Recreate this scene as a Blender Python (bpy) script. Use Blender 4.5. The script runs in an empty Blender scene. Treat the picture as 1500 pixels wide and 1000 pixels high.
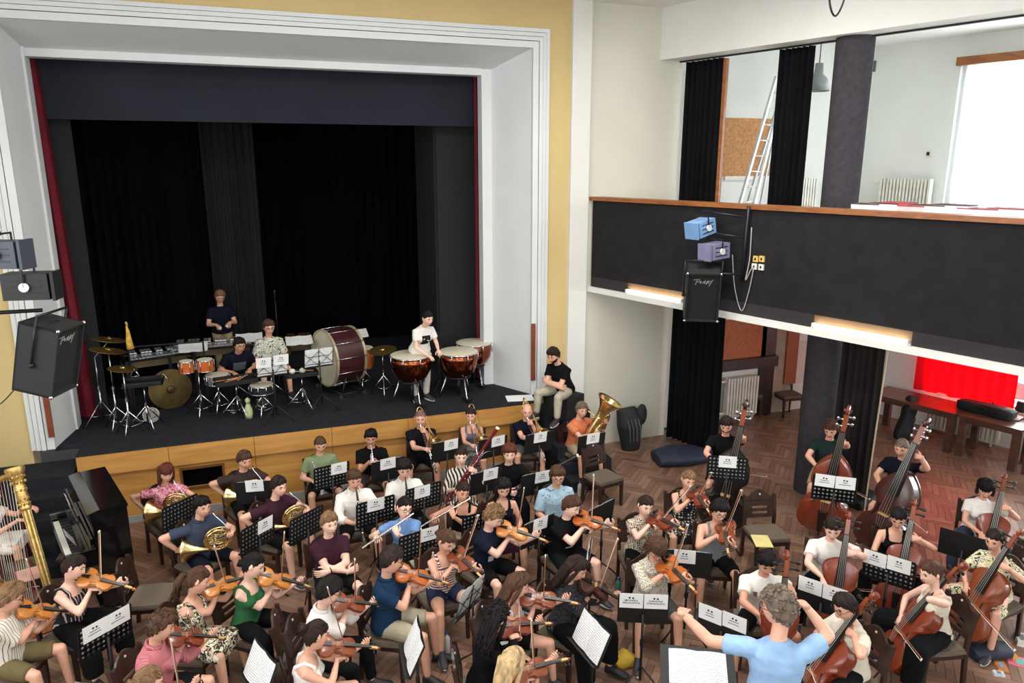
import bpy, math, random
import numpy as np
from mathutils import Vector, Matrix
from mathutils.bvhtree import BVHTree
random.seed(7); np.random.seed(7)
sc = bpy.context.scene
COL = sc.collection
R = math.radians
# ------------------------------------------------------------------ camera
FPX, HCAM, PITCH, YAW = 1086.0, 5.0, R(13.5), R(20.4)
cd = bpy.data.cameras.new('camera'); cam = bpy.data.objects.new('camera', cd); COL.objects.link(cam)
cd.sensor_width = 36.0; cd.lens = FPX / 1500.0 * 36.0; cd.clip_end = 200
cam.location = (0, 0, HCAM); cam.rotation_euler = (math.pi/2 - PITCH, 0, -YAW)
sc.camera = cam
# ------------------------------------------------------------------ view, world
sc.view_settings.view_transform = 'Standard'; sc.view_settings.look = 'None'
sc.view_settings.gamma = 1.0; sc.view_settings.use_curve_mapping = False
sc.view_settings.exposure = 0.25
wd = bpy.data.worlds.new('daylight'); sc.world = wd; wd.use_nodes = True
wd.node_tree.nodes['Background'].inputs[0].default_value = (0.86, 0.93, 1.0, 1)
wd.node_tree.nodes['Background'].inputs[1].default_value = 2.6
# splay of the hall: gallery direction (towards the camera) and its normal
SD = np.array([0.29, -0.957, 0.0]); SN = np.array([0.957, 0.29, 0.0])
def area(name, loc, direction, sx, sy, power, color=(1, 1, 1)):
    l = bpy.data.lights.new(name, 'AREA'); l.shape = 'RECTANGLE'; l.size = sx; l.size_y = sy
    l.energy = power; l.color = color
    o = bpy.data.objects.new(name, l); COL.objects.link(o); o.location = loc
    o.rotation_euler = Vector(direction).to_track_quat('-Z', 'Z').to_euler()
    return o
# daylight through the windows of the place
OUT0 = np.array([12.32, 10.08, 0.0])          # a point on the outer wall of the gallery side
for k, t in enumerate((1.0, 4.0, 7.0, 10.0)):  # gallery windows, upper row
    c = OUT0 + SD*t + SN*0.45; area("gallery_window_daylight", (c[0], c[1], 5.45), (-0.957, -0.2, -0.12), 2.3, 2.7, 165, (0.93, 0.97, 1.0))
for k, t in enumerate((0.7, 4.0, 7.0, 10.0)):   # gallery side, lower row
    c = OUT0 + SD*t + SN*0.45; area('lower_window_daylight', (c[0], c[1], 1.6), (-0.957, -0.2, -0.1), 2.0, 1.6, 250, (0.95, 0.98, 1.0))
for k, y in enumerate((6.9, 3.7, 0.5)):       # tall windows of the left wall
    area('left_window_daylight', (-5.15-0.29*(9.5-y)+1.02, y, 4.6), (0.9, 0.12, -0.42), 2.0, 4.2, 88, (0.96, 0.985, 1.0))
for k, x in enumerate((-2.2, 1.4, 5.0)):       # windows of the wall behind the gallery of the camera
    area('rear_window_daylight', (x, -3.7, 5.3), (0.05, 1.0, -0.28), 2.4, 3.4, 88, (0.97, 0.99, 1.0))

# ------------------------------------------------------------------ helpers
def ray(x, y):
    cp, sp, cy, sy = math.cos(PITCH), math.sin(PITCH), math.cos(YAW), math.sin(YAW)
    F = np.array([sy*cp, cy*cp, -sp]); U = np.array([sy*sp, cy*sp, cp]); Rr = np.array([cy, -sy, 0])
    return F + Rr*(x-750)/FPX + U*(500-y)/FPX
CAM = np.array([0, 0, HCAM])
def atz(x, y, z): d = ray(x, y); return CAM + d*((z-HCAM)/d[2])
def atY(x, y, Y): d = ray(x, y); return CAM + d*(Y/d[1])
def atP(x, y, pt, n): d = ray(x, y); n = np.array(n, float); return CAM + d*(np.dot(np.array(pt)-CAM, n)/np.dot(d, n))
def on_ray_at(x, y, A, L, far=True):
    """point on the pixel's ray at distance L from point A"""
    d = ray(x, y); d = d/np.linalg.norm(d); w = CAM - np.array(A); b = np.dot(w, d); c = np.dot(w, w) - L*L
    disc = b*b - c
    t = -b if disc < 0 else (-b + math.sqrt(disc) if far else -b - math.sqrt(disc))
    P = CAM + d*t; v = P - A; return np.array(A) + v*(L/np.linalg.norm(v))
def nrm(v): v = np.array(v, float); return v/max(1e-9, np.linalg.norm(v))
def rotz(a): c, s = math.cos(a), math.sin(a); return np.array([[c, -s, 0], [s, c, 0], [0, 0, 1.]])
def rotx(a): c, s = math.cos(a), math.sin(a); return np.array([[1, 0, 0], [0, c, -s], [0, s, c]])
def roty(a): c, s = math.cos(a), math.sin(a); return np.array([[c, 0, s], [0, 1, 0], [-s, 0, c]])
def frame(y, z):
    """rotation whose columns are x,y,z with y given and z near given"""
    y = nrm(y); x = nrm(np.cross(y, z)); z = np.cross(x, y); return np.stack([x, y, z], 1)
def mat4(Rm, loc, s=1.0):
    M = np.eye(4); M[:3, :3] = np.array(Rm)*s; M[:3, 3] = loc; return Matrix(M.tolist())

class MB:
    def __init__(s): s.V = []; s.F = []; s.I = []; s.n = 0
    def add(s, V, F, mi=0):
        V = np.asarray(V, float); s.V.append(V)
        for f in F: s.F.append(tuple(i+s.n for i in f))
        s.I += [mi]*len(F); s.n += len(V); return s
    def box(s, c, d, Rm=None, mi=0, taper=1.0):
        x, y, z = d[0]/2, d[1]/2, d[2]/2; t = taper
        V = np.array([[-x,-y,-z],[x,-y,-z],[x,y,-z],[-x,y,-z],[-x*t,-y*t,z],[x*t,-y*t,z],[x*t,y*t,z],[-x*t,y*t,z]])
        if Rm is not None: V = V @ np.array(Rm).T
        return s.add(V+np.array(c), [(3,2,1,0),(4,5,6,7),(0,1,5,4),(1,2,6,5),(2,3,7,6),(3,0,4,7)], mi)
    def loft(s, rings, caps=True, mi=0, closed=False):
        n = len(rings[0]); m = len(rings); V = np.concatenate([np.asarray(r, float) for r in rings]); F = []
        for i in range(m if closed else m-1):
            a, b = i*n, ((i+1) % m)*n
            for j in range(n): k = (j+1) % n; F.append((a+j, a+k, b+k, b+j))
        if caps and not closed: F.append(tuple(range(n-1, -1, -1))); F.append(tuple(range((m-1)*n, m*n)))
        return s.add(V, F, mi)
    def tube(s, P, r, n=8, caps=True, mi=0, closed=False, flat=None):
        P = np.asarray(P, float); m = len(P); r = np.full(m, r) if np.isscalar(r) else np.asarray(r, float)
        if closed: T = np.roll(P, -1, 0) - np.roll(P, 1, 0)
        else: T = np.gradient(P, axis=0) if m > 2 else np.repeat((P[1]-P[0])[None], 2, 0)
        up = np.array([0, 0, 1.]) if abs(nrm(T[0])[2]) < 0.9 else np.array([0, 1., 0])
        if flat is not None: up = np.array(flat[0], float)
        rings = []; u = None
        for i in range(m):
            t = nrm(T[i])
            if u is None: u = nrm(np.cross(up, t))
            else: u = nrm(u - t*np.dot(u, t))
            v = np.cross(t, u)
            a = np.arange(n)*2*math.pi/n
            k = 1.0 if flat is None else flat[1]
            rings.append(P[i] + r[i]*(np.cos(a)[:, None]*u + k*np.sin(a)[:, None]*v))
        return s.loft(rings, caps, mi, closed)
    def lathe(s, prof, n=20, O=(0, 0, 0), Rm=None, mi=0, caps=True):
        a = np.arange(n)*2*math.pi/n; c = np.stack([np.cos(a), np.sin(a)], 1); rings = []
        for r, z in prof:
            V = np.concatenate([c*max(r, 1e-4), np.full((n, 1), z)], 1)
            if Rm is not None: V = V @ np.array(Rm).T
            rings.append(V+np.array(O))
        return s.loft(rings, caps, mi)
    def ell(s, c, r, nu=12, nv=8, Rm=None, mi=0):
        r = np.array([r]*3 if np.isscalar(r) else r, float); rings = []
        a = np.arange(nu)*2*math.pi/nu
        for i in range(1, nv):
            t = math.pi*i/nv - math.pi/2
            V = np.stack([np.cos(a)*math.cos(t), np.sin(a)*math.cos(t), np.full(nu, math.sin(t))], 1)*r
            if Rm is not None: V = V @ np.array(Rm).T
            rings.append(V+np.array(c))
        return s.loft(rings, True, mi)
    def prism(s, poly, z0, z1, O=(0, 0, 0), Rm=None, mi=0):
        p = np.asarray(poly, float); n = len(p); rr = []
        for z in (z0, z1):
            V = np.concatenate([p, np.full((n, 1), z)], 1)
            if Rm is not None: V = V @ np.array(Rm).T
            rr.append(V+np.array(O))
        return s.loft(rr, True, mi)
    def mesh(s, name, mats, smooth=False, xf=None):
        me = bpy.data.meshes.new(name); V = np.concatenate(s.V)
        if xf is not None: V = xf(V)
        me.from_pydata(V.tolist(), [], s.F)
        for m in (mats if isinstance(mats, (list, tuple)) else [mats]): me.materials.append(m)
        if any(s.I): me.polygons.foreach_set('material_index', s.I)
        if smooth: smooth_mesh(me, smooth)
        me.update(); return me
    def build(s, name, mats, parent=None, smooth=False, xf=None):
        return obj(name, s.mesh(name, mats, smooth, xf), parent)
def smooth_mesh(me, ang=True):
    if ang is True: me.polygons.foreach_set('use_smooth', [True]*len(me.polygons))
    else:
        me.polygons.foreach_set('use_smooth', [True]*len(me.polygons))
        try: me.set_sharp_from_angle(angle=R(ang))
        except Exception: pass
def obj(name, me, parent=None):
    o = bpy.data.objects.new(name, me); COL.objects.link(o)
    if parent is not None: o.parent = parent
    return o
def emp(name, loc=(0, 0, 0), rz=0.0, M=None):
    o = bpy.data.objects.new(name, None); COL.objects.link(o); o.empty_display_size = 0.1
    if M is not None: o.matrix_world = M
    else: o.location = Vector([float(v) for v in loc]); o.rotation_euler = (0, 0, rz)
    return o
def tag(o, label=None, cat=None, group=None, kind=None):
    if label: o['label'] = label
    if cat: o['category'] = cat
    if group: o['group'] = group
    if kind: o['kind'] = kind
    return o
def struct(o): o['kind'] = 'structure'; return o
def clone(o, parent=None, M=None, label=None, group=None):
    c = o.copy(); COL.objects.link(c); c.parent = parent
    if M is not None: c.matrix_world = M
    if label: c['label'] = label
    if group: c['group'] = group
    for ch in o.children: clone(ch, c)
    return c
KIDS = {}
def move(o, loc, rz=0.0): o.location = Vector([float(v) for v in loc]); o.rotation_euler = (0, 0, rz); return o

# ------------------------------------------------------------------ materials
def s2l(c): return tuple(((v/255.0)/12.92 if v/255.0 <= 0.04045 else ((v/255.0+0.055)/1.055)**2.4) for v in c)
class NT:
    def __init__(s, name):
        s.m = bpy.data.materials.new(name); s.m.use_nodes = True; s.t = s.m.node_tree; s.b = s.t.nodes['Principled BSDF']
    def n(s, typ, **kw):
        x = s.t.nodes.new(typ)
        for k, v in kw.items():
            if k in x.inputs: x.inputs[k].default_value = v
            else: setattr(x, k, v)
        return x
    def l(s, a, b): s.t.links.new(a, b)
    def coord(s, scale=(1, 1, 1), rot=(0, 0, 0), kind='Object'):
        tc = s.n('ShaderNodeTexCoord'); mp = s.n('ShaderNodeMapping'); mp.inputs['Scale'].default_value = scale; mp.inputs['Rotation'].default_value = rot
        s.l(tc.outputs[kind], mp.inputs[0]); return mp.outputs[0]
    def ramp(s, fac, stops, const=False):
        r = s.n('ShaderNodeValToRGB'); e = r.color_ramp.elements
        if const: r.color_ramp.interpolation = 'CONSTANT'
        while len(e) < len(stops): e.new(0.5)
        for el, (p, c) in zip(e, stops): el.position = p; el.color = (*c, 1)
        s.l(fac, r.inputs[0]); return r.outputs[0]
    def bump(s, h, strength=0.3, dist=0.01):
        b = s.n('ShaderNodeBump'); b.inputs['Strength'].default_value = strength; b.inputs['Distance'].default_value = dist
        s.l(h, b.inputs['Height']); s.l(b.outputs[0], s.b.inputs['Normal'])
MC = {}
def mat(name, rgb, rough=0.6, metal=0.0, var=0.12, vs=6.0, bump=0.0, bs=40.0, coat=0.0, stretch=(1, 1, 1), spec=None):
    """procedural material: base colour broken up by noise, optional fine relief"""
    if name in MC: return MC[name]
    t = NT(name); c = s2l(rgb); co = t.coord(stretch)
    nz = t.n('ShaderNodeTexNoise'); nz.inputs['Scale'].default_value = vs; nz.inputs['Detail'].default_value = 4; t.l(co, nz.inputs['Vector'])
    col = t.ramp(nz.outputs[0], [(0.25, tuple(v*(1-var) for v in c)), (0.75, tuple(min(1, v*(1+var)) for v in c))])
    t.l(col, t.b.inputs['Base Color']); t.b.inputs['Roughness'].default_value = rough; t.b.inputs['Metallic'].default_value = metal
    if coat: t.b.inputs['Coat Weight'].default_value = coat; t.b.inputs['Coat Roughness'].default_value = 0.15
    if spec is not None: t.b.inputs['Specular IOR Level'].default_value = spec
    if bump:
        n2 = t.n('ShaderNodeTexNoise'); n2.inputs['Scale'].default_value = bs; t.l(co, n2.inputs['Vector']); t.bump(n2.outputs[0], bump, 0.01)
    MC[name] = t.m; return t.m
def emit(name, rgb, strength):
    if name in MC: return MC[name]
    t = NT(name); t.b.inputs['Emission Color'].default_value = (*s2l(rgb), 1); t.b.inputs['Emission Strength'].default_value = strength
    t.b.inputs['Base Color'].default_value = (*s2l(rgb), 1); MC[name] = t.m; return t.m
def cloth_stripe(name, c1, c2, scale, frac=0.5, rot=(0, 0, 0), axis='X'):
    if name in MC: return MC[name]
    t = NT(name); w = t.n('ShaderNodeTexWave', bands_direction=axis); w.inputs['Scale'].default_value = scale; w.inputs['Distortion'].default_value = 0.4
    t.l(t.coord(rot=rot), w.inputs['Vector']); t.l(t.ramp(w.outputs[1], [(0, s2l(c1)), (frac, s2l(c2))], True), t.b.inputs['Base Color']); t.b.inputs['Roughness'].default_value = 0.85
    MC[name] = t.m; return t.m
def cloth_dots(name, c1, c2, scale, th=0.3):
    if name in MC: return MC[name]
    t = NT(name); v = t.n('ShaderNodeTexVoronoi'); v.inputs['Scale'].default_value = scale; v.inputs['Randomness'].default_value = 0.35
    t.l(t.coord(), v.inputs['Vector']); t.l(t.ramp(v.outputs[0], [(0, s2l(c2)), (th, s2l(c1))], True), t.b.inputs['Base Color']); t.b.inputs['Roughness'].default_value = 0.85
    MC[name] = t.m; return t.m
def cloth_floral(name, stops, scale, dist=1.5):
    if name in MC: return MC[name]
    t = NT(name); v = t.n('ShaderNodeTexNoise'); v.inputs['Scale'].default_value = scale; v.inputs['Distortion'].default_value = dist; v.inputs['Detail'].default_value = 1.5
    t.l(t.coord(), v.inputs['Vector']); t.l(t.ramp(v.outputs[0], [(p, s2l(c)) for p, c in stops], True), t.b.inputs['Base Color']); t.b.inputs['Roughness'].default_value = 0.85
    MC[name] = t.m; return t.m
def cloth_zebra(name, c1, c2, scale):
    if name in MC: return MC[name]
    t = NT(name); w = t.n('ShaderNodeTexWave'); w.inputs['Scale'].default_value = scale; w.inputs['Distortion'].default_value = 14; w.inputs['Detail'].default_value = 0.5; w.inputs['Detail Scale'].default_value = 0.6
    t.l(t.coord(), w.inputs['Vector']); t.l(t.ramp(w.outputs[1], [(0, s2l(c1)), (0.5, s2l(c2))], True), t.b.inputs['Base Color']); t.b.inputs['Roughness'].default_value = 0.85
    MC[name] = t.m; return t.m
def wood(name, c1, c2, scale=3.0, axis='Y', rough=0.45, coat=0.0):
    if name in MC: return MC[name]
    t = NT(name); st = {'X': (0.6, 6, 6), 'Y': (6, 0.6, 6), 'Z': (6, 6, 0.6)}[axis]
    nz = t.n('ShaderNodeTexNoise'); nz.inputs['Scale'].default_value = scale; nz.inputs['Detail'].default_value = 6; nz.inputs['Distortion'].default_value = 0.6
    t.l(t.coord(st), nz.inputs['Vector']); t.l(t.ramp(nz.outputs[0], [(0.3, s2l(c1)), (0.7, s2l(c2))]), t.b.inputs['Base Color'])
    t.b.inputs['Roughness'].default_value = rough; t.bump(nz.outputs[0], 0.08, 0.004)
    if coat: t.b.inputs['Coat Weight'].default_value = coat; t.b.inputs['Coat Roughness'].default_value = 0.12
    MC[name] = t.m; return t.m
BLACK = mat('black_paint', (17, 17, 19), 0.5); METAL_D = mat('dark_metal', (44, 44, 48), 0.4, 0.6); CHROME = mat('chrome', (205, 205, 210), 0.18, 1.0, 0.05)
BRASS = mat('brass', (232, 206, 146), 0.26, 1.0, 0.10, 20); WHITE = mat('white_paint', (226, 224, 218), 0.6, 0, 0.04, 3)
PAPER = mat('paper', (240, 240, 238), 0.8, 0, 0.03); INK = mat('print_ink', (40, 40, 46), 0.8)
BLACKCLOTH = mat('black_velvet', (14, 14, 17), 0.95, 0, 0.3, 3, spec=0.15)
# ================================================================== room
YEL = mat('yellow_wall_paint', (204, 180, 126), 0.85, 0, 0.05, 1.2, 0.06, 30); CREAM = mat('cream_wall_paint', (208, 205, 190), 0.85, 0, 0.05, 1.0, 0.08, 25)
PWHITE = mat('proscenium_white_paint', (215, 217, 217), 0.6, 0, 0.035, 1.6); GWALL = mat('gallery_wall_paint', (226, 228, 222), 0.85, 0, 0.03, 1.5)
CEIL = mat('ceiling_paint', (232, 230, 224), 0.9, 0, 0.03); CARPET = mat('black_stage_carpet', (42, 43, 48), 0.97, 0, 0.25, 8, 0.3, 160, spec=0.1)
DCARPET = mat('charcoal_carpet_cover', (38, 37, 38), 0.97, 0, 0.18, 5, 0.35, 220, spec=0.1); COLM = mat('grey_carpet_column', (66, 63, 68), 0.97, 0, 0.2, 14, 0.5, 180, spec=0.1)
STWOOD = wood('orange_stage_wood', (176, 122, 58), (206, 152, 82), 1.6, 'X', 0.5); RAILW = wood('brown_rail_wood', (122, 72, 36), (158, 98, 52), 2.5, 'Y', 0.4)
DWOOD = wood('dark_brown_wood', (38, 25, 21), (62, 41, 33), 3.0, 'Z', 0.35); OSB = mat('chipboard', (188, 136, 88), 0.8, 0, 0.35, 30, 0.2, 60)
REDC = mat('red_velvet', (104, 10, 30), 0.9, 0, 0.25, 3); REDW = mat('red_window_curtain', (226, 10, 48), 0.8, 0, 0.12, 4); REDW.node_tree.nodes['Principled BSDF'].inputs['Transmission Weight'].default_value = 0.0
STAGEBLK = mat('stage_black_wall', (6, 6, 8), 0.98, 0, 0.2, 3, spec=0.05); GREYC = mat('grey_stage_curtain', (31, 34, 34), 0.97, 0, 0.15, 4, spec=0.1)
BORDC = mat('slate_border_cloth', (44, 46, 54), 0.95, 0, 0.1, 2, spec=0.1); NAVYC = mat('midnight_curtain', (6, 7, 13), 0.97, 0, 0.2, 3, spec=0.08)
def wbox(name, x0, x1, y0, y1, z0, z1, m, parent=None, st=True):
    o = MB().box(((x0+x1)/2, (y0+y1)/2, (z0+z1)/2), (abs(x1-x0), abs(y1-y0), abs(z1-z0))).build(name, m, parent)
    return struct(o) if st and parent is None else o
RS = np.stack([SD, SN, [0, 0, 1.]], 1)          # columns: along the gallery (towards camera), outward, up
def sp(o, t, n, z): return np.array(o)*[1, 1, 0] + SD*t + SN*n + np.array([0, 0, z])
def sbox(name, o, t0, t1, n0, n1, z0, z1, m, parent=None, st=True):
    b = MB().box(sp(o, (t0+t1)/2, (n0+n1)/2, (z0+z1)/2), (abs(t1-t0), abs(n1-n0), abs(z1-z0)), RS).build(name, m, parent)
    return struct(b) if st and parent is None else b
def drape(name, p0, p1, z0, z1, folds, amp, m, parent=None, st=True, th=0.012, zrows=5, gather=0.0, ph=0.0, flare=0.0):
    p0 = np.array([p0[0], p0[1], 0.]); p1 = np.array([p1[0], p1[1], 0.]); d = p1-p0; n = nrm(np.cross(d, [0, 0, 1.])); k = folds*8
    rings = []
    for i in range(zrows):
        u = i/(zrows-1); z = z0 + (z1-z0)*u; a = amp*(1.0-0.35*u); s = np.arange(k+1)/k
        g = 1 - gather*math.sin(u*math.pi)
        off = a*np.sin(s*folds*2*math.pi+ph) + 0.35*a*np.sin(s*folds*4.7+1.3*u+ph)
        base = p0 + d*(0.5+(s-0.5)*g)[:, None] + nrm(d)*(flare*(1-u)*s)[:, None]
        f = base + n*(off+th/2)[:, None]; b = base + n*(off-th/2)[:, None]
        r = np.concatenate([f, b[::-1]]); r[:, 2] = z; rings.append(r)
    o = MB().loft(rings, True).build(name, m, parent, smooth=50)
    return struct(o) if st and parent is None else o

# floor of herringbone blocks
PARQ = NT('parquet_blocks'); _g = PARQ.n('ShaderNodeNewGeometry'); _oi = PARQ.n('ShaderNodeObjectInfo'); _ad = PARQ.n('ShaderNodeMath', operation='ADD'); _fr = PARQ.n('ShaderNodeMath', operation='FRACT')
PARQ.l(_g.outputs['Random Per Island'], _ad.inputs[0]); PARQ.l(_oi.outputs['Random'], _ad.inputs[1]); PARQ.l(_ad.outputs[0], _fr.inputs[0])
_c = PARQ.ramp(_fr.outputs[0], [(0.0, s2l((118, 90, 74))), (0.5, s2l((138, 106, 88))), (1.0, s2l((158, 124, 104)))])
_n = PARQ.n('ShaderNodeTexNoise'); _n.inputs['Scale'].default_value = 2.2; _n.inputs['Detail'].default_value = 5; PARQ.l(PARQ.coord(kind='Generated'), _n.inputs['Vector'])
_tc = PARQ.n('ShaderNodeNewGeometry'); PARQ.l(_tc.outputs['Position'], _n.inputs['Vector'])
_mx = PARQ.n('ShaderNodeMixRGB', blend_type='MULTIPLY'); _mx.inputs[0].default_value = 0.55; PARQ.l(_c, _mx.inputs[1])
PARQ.l(PARQ.ramp(_n.outputs[0], [(0.3, (0.62, 0.58, 0.56)), (0.7, (1, 1, 1))]), _mx.inputs[2]); PARQ.l(_mx.outputs[0], PARQ.b.inputs['Base Color']); PARQ.b.inputs['Roughness'].default_value = 0.36
floor = struct(MB().box((4.0, 5.0, -0.06), (26, 22, 0.1)).build('floor', mat('floor_joint_dark', (84, 60, 52), 0.7)))
BL, BW = 0.42, 0.084
cells = []
q = math.sqrt(0.5)
for a in range(-60, 190):
    for b in range(-30, 31):
        # herringbone: rows of L-pairs
        for k in (0, 1):
            i0 = a*BW + b*BL; j0 = a*BW - b*BL
            cx, cy, rr = (i0+BL/2, j0+BW/2, 0) if k == 0 else (i0+BW/2, j0+BW+BL/2, 1)
            X = q*(cx-cy) + 1.0; Y = q*(cx+cy) + 3.0
            if -3.6 < X < 13.2 and 2.2 < Y < 11.75: cells.append((X, Y, rr))
blk = MB().box((0, 0, 0.0), (BL-0.004, BW-0.004, 0.02)).mesh('floor_block', PARQ.m)
vis = []
for X, Y, rr in cells:
    v = np.array([X, Y, 0])-CAM; dep = np.dot(v, ray(750, 500)); px = 750+FPX*np.dot(v, [math.cos(YAW), -math.sin(YAW), 0])/dep
    vis.append((not (860 < px < 1560), dep))
order = sorted(range(len(cells)), key=lambda i: vis[i])
stuff = MB()
for r_, i in enumerate(order):
    X, Y, rr = cells[i]; A = R(45 if rr == 0 else 135)
    if r_ < 300:
        o = obj('floor_block', blk, floor); o.location = (X, Y, random.uniform(-0.0008, 0.0)); o.rotation_euler = (0, 0, A)
    else: stuff.box((X, Y, random.uniform(-0.0008, 0)), (BL-0.004, BW-0.004, 0.02), rotz(A))
tag(stuff.build('floor_blocks', PARQ.m, floor), kind='stuff')
# ceiling and walls
wbox('ceiling', -9, 12.5, -4, 11.5, 7.48, 7.7, CEIL)
YP = 11.4; ZC = 7.48; FX0, FX1, FZ = -2.88, 4.86, 7.03
wbox('wall_stage_left_side', -6.5, FX0, YP, YP+0.35, 0, ZC, YEL); wbox('wall_stage_right_side', FX1, 5.24, YP, YP+0.35, 0, ZC, YEL)
wbox('wall_stage_top', FX0, FX1, YP, YP+0.35, FZ, ZC, YEL)
wbox('trim_1', 5.24, 5.57, YP-0.07, YP+0.35, 0, ZC, mat('pilaster_paint', (222, 220, 214), 0.8, 0, 0.04, 1.5))
wbox('wall_back_right', 5.57, 7.3, YP, YP+0.35, 0, ZC, CREAM)
wbox('wall_side_room_back', 7.3, 12.2, 11.75, 12.0, 0, ZC, GWALL)
# left wall with its tall windows, mirrored splay
LD = np.array([-0.29, -0.957, 0]); LN = np.array([-0.957, 0.29, 0]); RL = np.stack([LD, LN, [0, 0, 1.]], 1); LO = np.array([-4.2, 11.4, 0])
def lbox(name, t0, t1, n0, n1, z0, z1, m, parent=None):
    o = MB().box(LO + LD*(t0+t1)/2 + LN*(n0+n1)/2 + np.array([0, 0, (z0+z1)/2]), (abs(t1-t0), abs(n1-n0), z1-z0), RL).build(name, m, parent); return o if parent else struct(o)
wl = lbox('wall_left', 0, 16, 0, 0.3, 0, 2.2, CREAM); lbox('wall_left_upper', 0, 16, 0, 0.3, 6.9, ZC, CREAM)
for t0, t1 in ((0, 3.5), (5.7, 6.9), (9.1, 10.3), (12.5, 16)): lbox('wall_left_pier', t0, t1, 0, 0.3, 2.2, 6.9, CREAM)
# rear wall and camera gallery
for nm, x0, x1, z0, z1 in (('wall_rear', -9, 12, 0, 3.3), ('wall_rear_upper', -9, 12, 7.1, ZC), ('wall_rear_pier', -9, -3.5, 3.3, 7.1), ('wall_rear_pier', -0.9, 0.1, 3.3, 7.1), ('wall_rear_pier', 2.7, 3.7, 3.3, 7.1), ('wall_rear_pier', 6.3, 12, 3.3, 7.1)):
    wbox(nm, x0, x1, -4.1, -3.8, z0, z1, CREAM)
# outer wall of the gallery side with windows
o0 = OUT0; T0 = -2.05
GLASS = NT('window_glass'); _t = GLASS.n('ShaderNodeBsdfTransparent'); _gl = GLASS.n('ShaderNodeBsdfGlossy'); _gl.inputs['Roughness'].default_value = 0.05; _ms = GLASS.n('ShaderNodeMixShader'); _ms.inputs[0].default_value = 0.08
GLASS.l(_t.outputs[0], _ms.inputs[1]); GLASS.l(_gl.outputs[0], _ms.inputs[2]); GLASS.l(_ms.outputs[0], GLASS.t.nodes['Material Output'].inputs[0])
SHEER = NT('sheer_curtain'); _t = SHEER.n('ShaderNodeBsdfTransparent'); _gl = SHEER.n('ShaderNodeBsdfTranslucent'); _gl.inputs[0].default_value = (0.92, 0.95, 0.97, 1); _ms = SHEER.n('ShaderNodeMixShader'); _ms.inputs[0].default_value = 0.45
SHEER.l(_t.outputs[0], _ms.inputs[1]); SHEER.l(_gl.outputs[0], _ms.inputs[2]); SHEER.l(_ms.outputs[0], SHEER.t.nodes['Material Output'].inputs[0])
wins = [(0.0, 2.0), (3.0, 5.0), (6.0, 8.0), (9.0, 11.0)]
sbox('wall_outer', o0, T0, 13, 0, 0.3, 0, 0.8, GWALL); sbox('wall_outer_middle', o0, T0, 13, 0, 0.3, 2.4, 4.15, GWALL); sbox('wall_outer_upper', o0, T0, 13, 0, 0.3, 6.75, ZC, GWALL)
prev = T0
for t0, t1 in wins+[(13, 13)]:
    sbox('wall_outer_pier', o0, prev, t0, 0, 0.3, 0.8, 2.4, GWALL); sbox('wall_outer_pier', o0, prev, t0, 0, 0.3, 4.15, 6.75, GWALL); prev = t1
WFR = mat('window_frame_paint', (206, 220, 228), 0.5)
for wi, (t0, t1) in enumerate(wins):
    for z0, z1 in ((4.15, 6.75), (0.8, 2.4)):
        w = struct(emp('window_%d' % (wi+1 if z0 > 4 else wi+5), sp(o0, t0, 0.2, z0)))
        f = MB(); wd_ = t1-t0; h = z1-z0
        L = lambda a0, a1, b0, b1: f.box(SD*(a0+a1)/2+np.array([0, 0, (b0+b1)/2]), (a1-a0, 0.07, b1-b0), RS)
        L(0, 0.07, 0, h); L(wd_-0.07, wd_, 0, h); L(0, wd_, 0, 0.07); L(0, wd_, h-0.07, h); L(wd_/2-0.04, wd_/2+0.04, 0, h)
        if h > 2: L(0, wd_, h*0.66-0.08, h*0.66+0.08)
        f.build('window_frame', WFR, w)
        rows = [(0.07, h*0.66-0.08), (h*0.66+0.08, h-0.07)] if h > 2 else [(0.07, h-0.07)]
        for a0, a1 in ((0.07, wd_/2-0.04), (wd_/2+0.04, wd_-0.07)):
            for b0, b1 in rows: MB().box(SD*(a0+a1)/2+np.array([0, 0, (b0+b1)/2]), (a1-a0, 0.008, b1-b0), RS).build('pane', GLASS.m, w)
    if wi < 2:
        a, b = sp(o0, t0-0.12, -0.1, 0), sp(o0, t1+0.12, -0.1, 0)
        tag(drape('sheer_curtain', a, b, 3.7, 6.68, 16, 0.03, SHEER.m, st=False, th=0.002), 'white sheer curtain hanging over the gallery window' if wi == 0 else 'white sheer curtain over the second gallery window', 'curtain')
        pel = sbox('curtain_pelmet', o0, t0-0.16, t1+0.16, -0.22, 0, 6.66, 6.8, RAILW, st=False); tag(pel, 'brown wooden pelmet above the gallery window' if wi == 0 else 'brown wooden pelmet above the second gallery window', 'pelmet')
_r = NT('red_translucent_cloth'); _tl = _r.n('ShaderNodeBsdfTranslucent'); _tl.inputs[0].default_value = (*s2l((236, 14, 54)), 1); _ms = _r.n('ShaderNodeMixShader'); _ms.inputs[0].default_value = 0.42; _r.b.inputs['Base Color'].default_value = (*s2l((226, 10, 48)), 1); _r.b.inputs['Roughness'].default_value = 0.85
_r.l(_r.b.outputs[0], _ms.inputs[1]); _r.l(_tl.outputs[0], _ms.inputs[2]); _r.l(_ms.outputs[0], _r.t.nodes['Material Output'].inputs[0]); REDW = _r.m
tag(drape('red_curtain', sp(o0, -0.2, -0.12, 0), sp(o0, 1.52, -0.12, 0), 0.74, 2.6, 8, 0.025, REDW, st=False), 'bright red curtain covering the window behind the tables', 'curtain')
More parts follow.
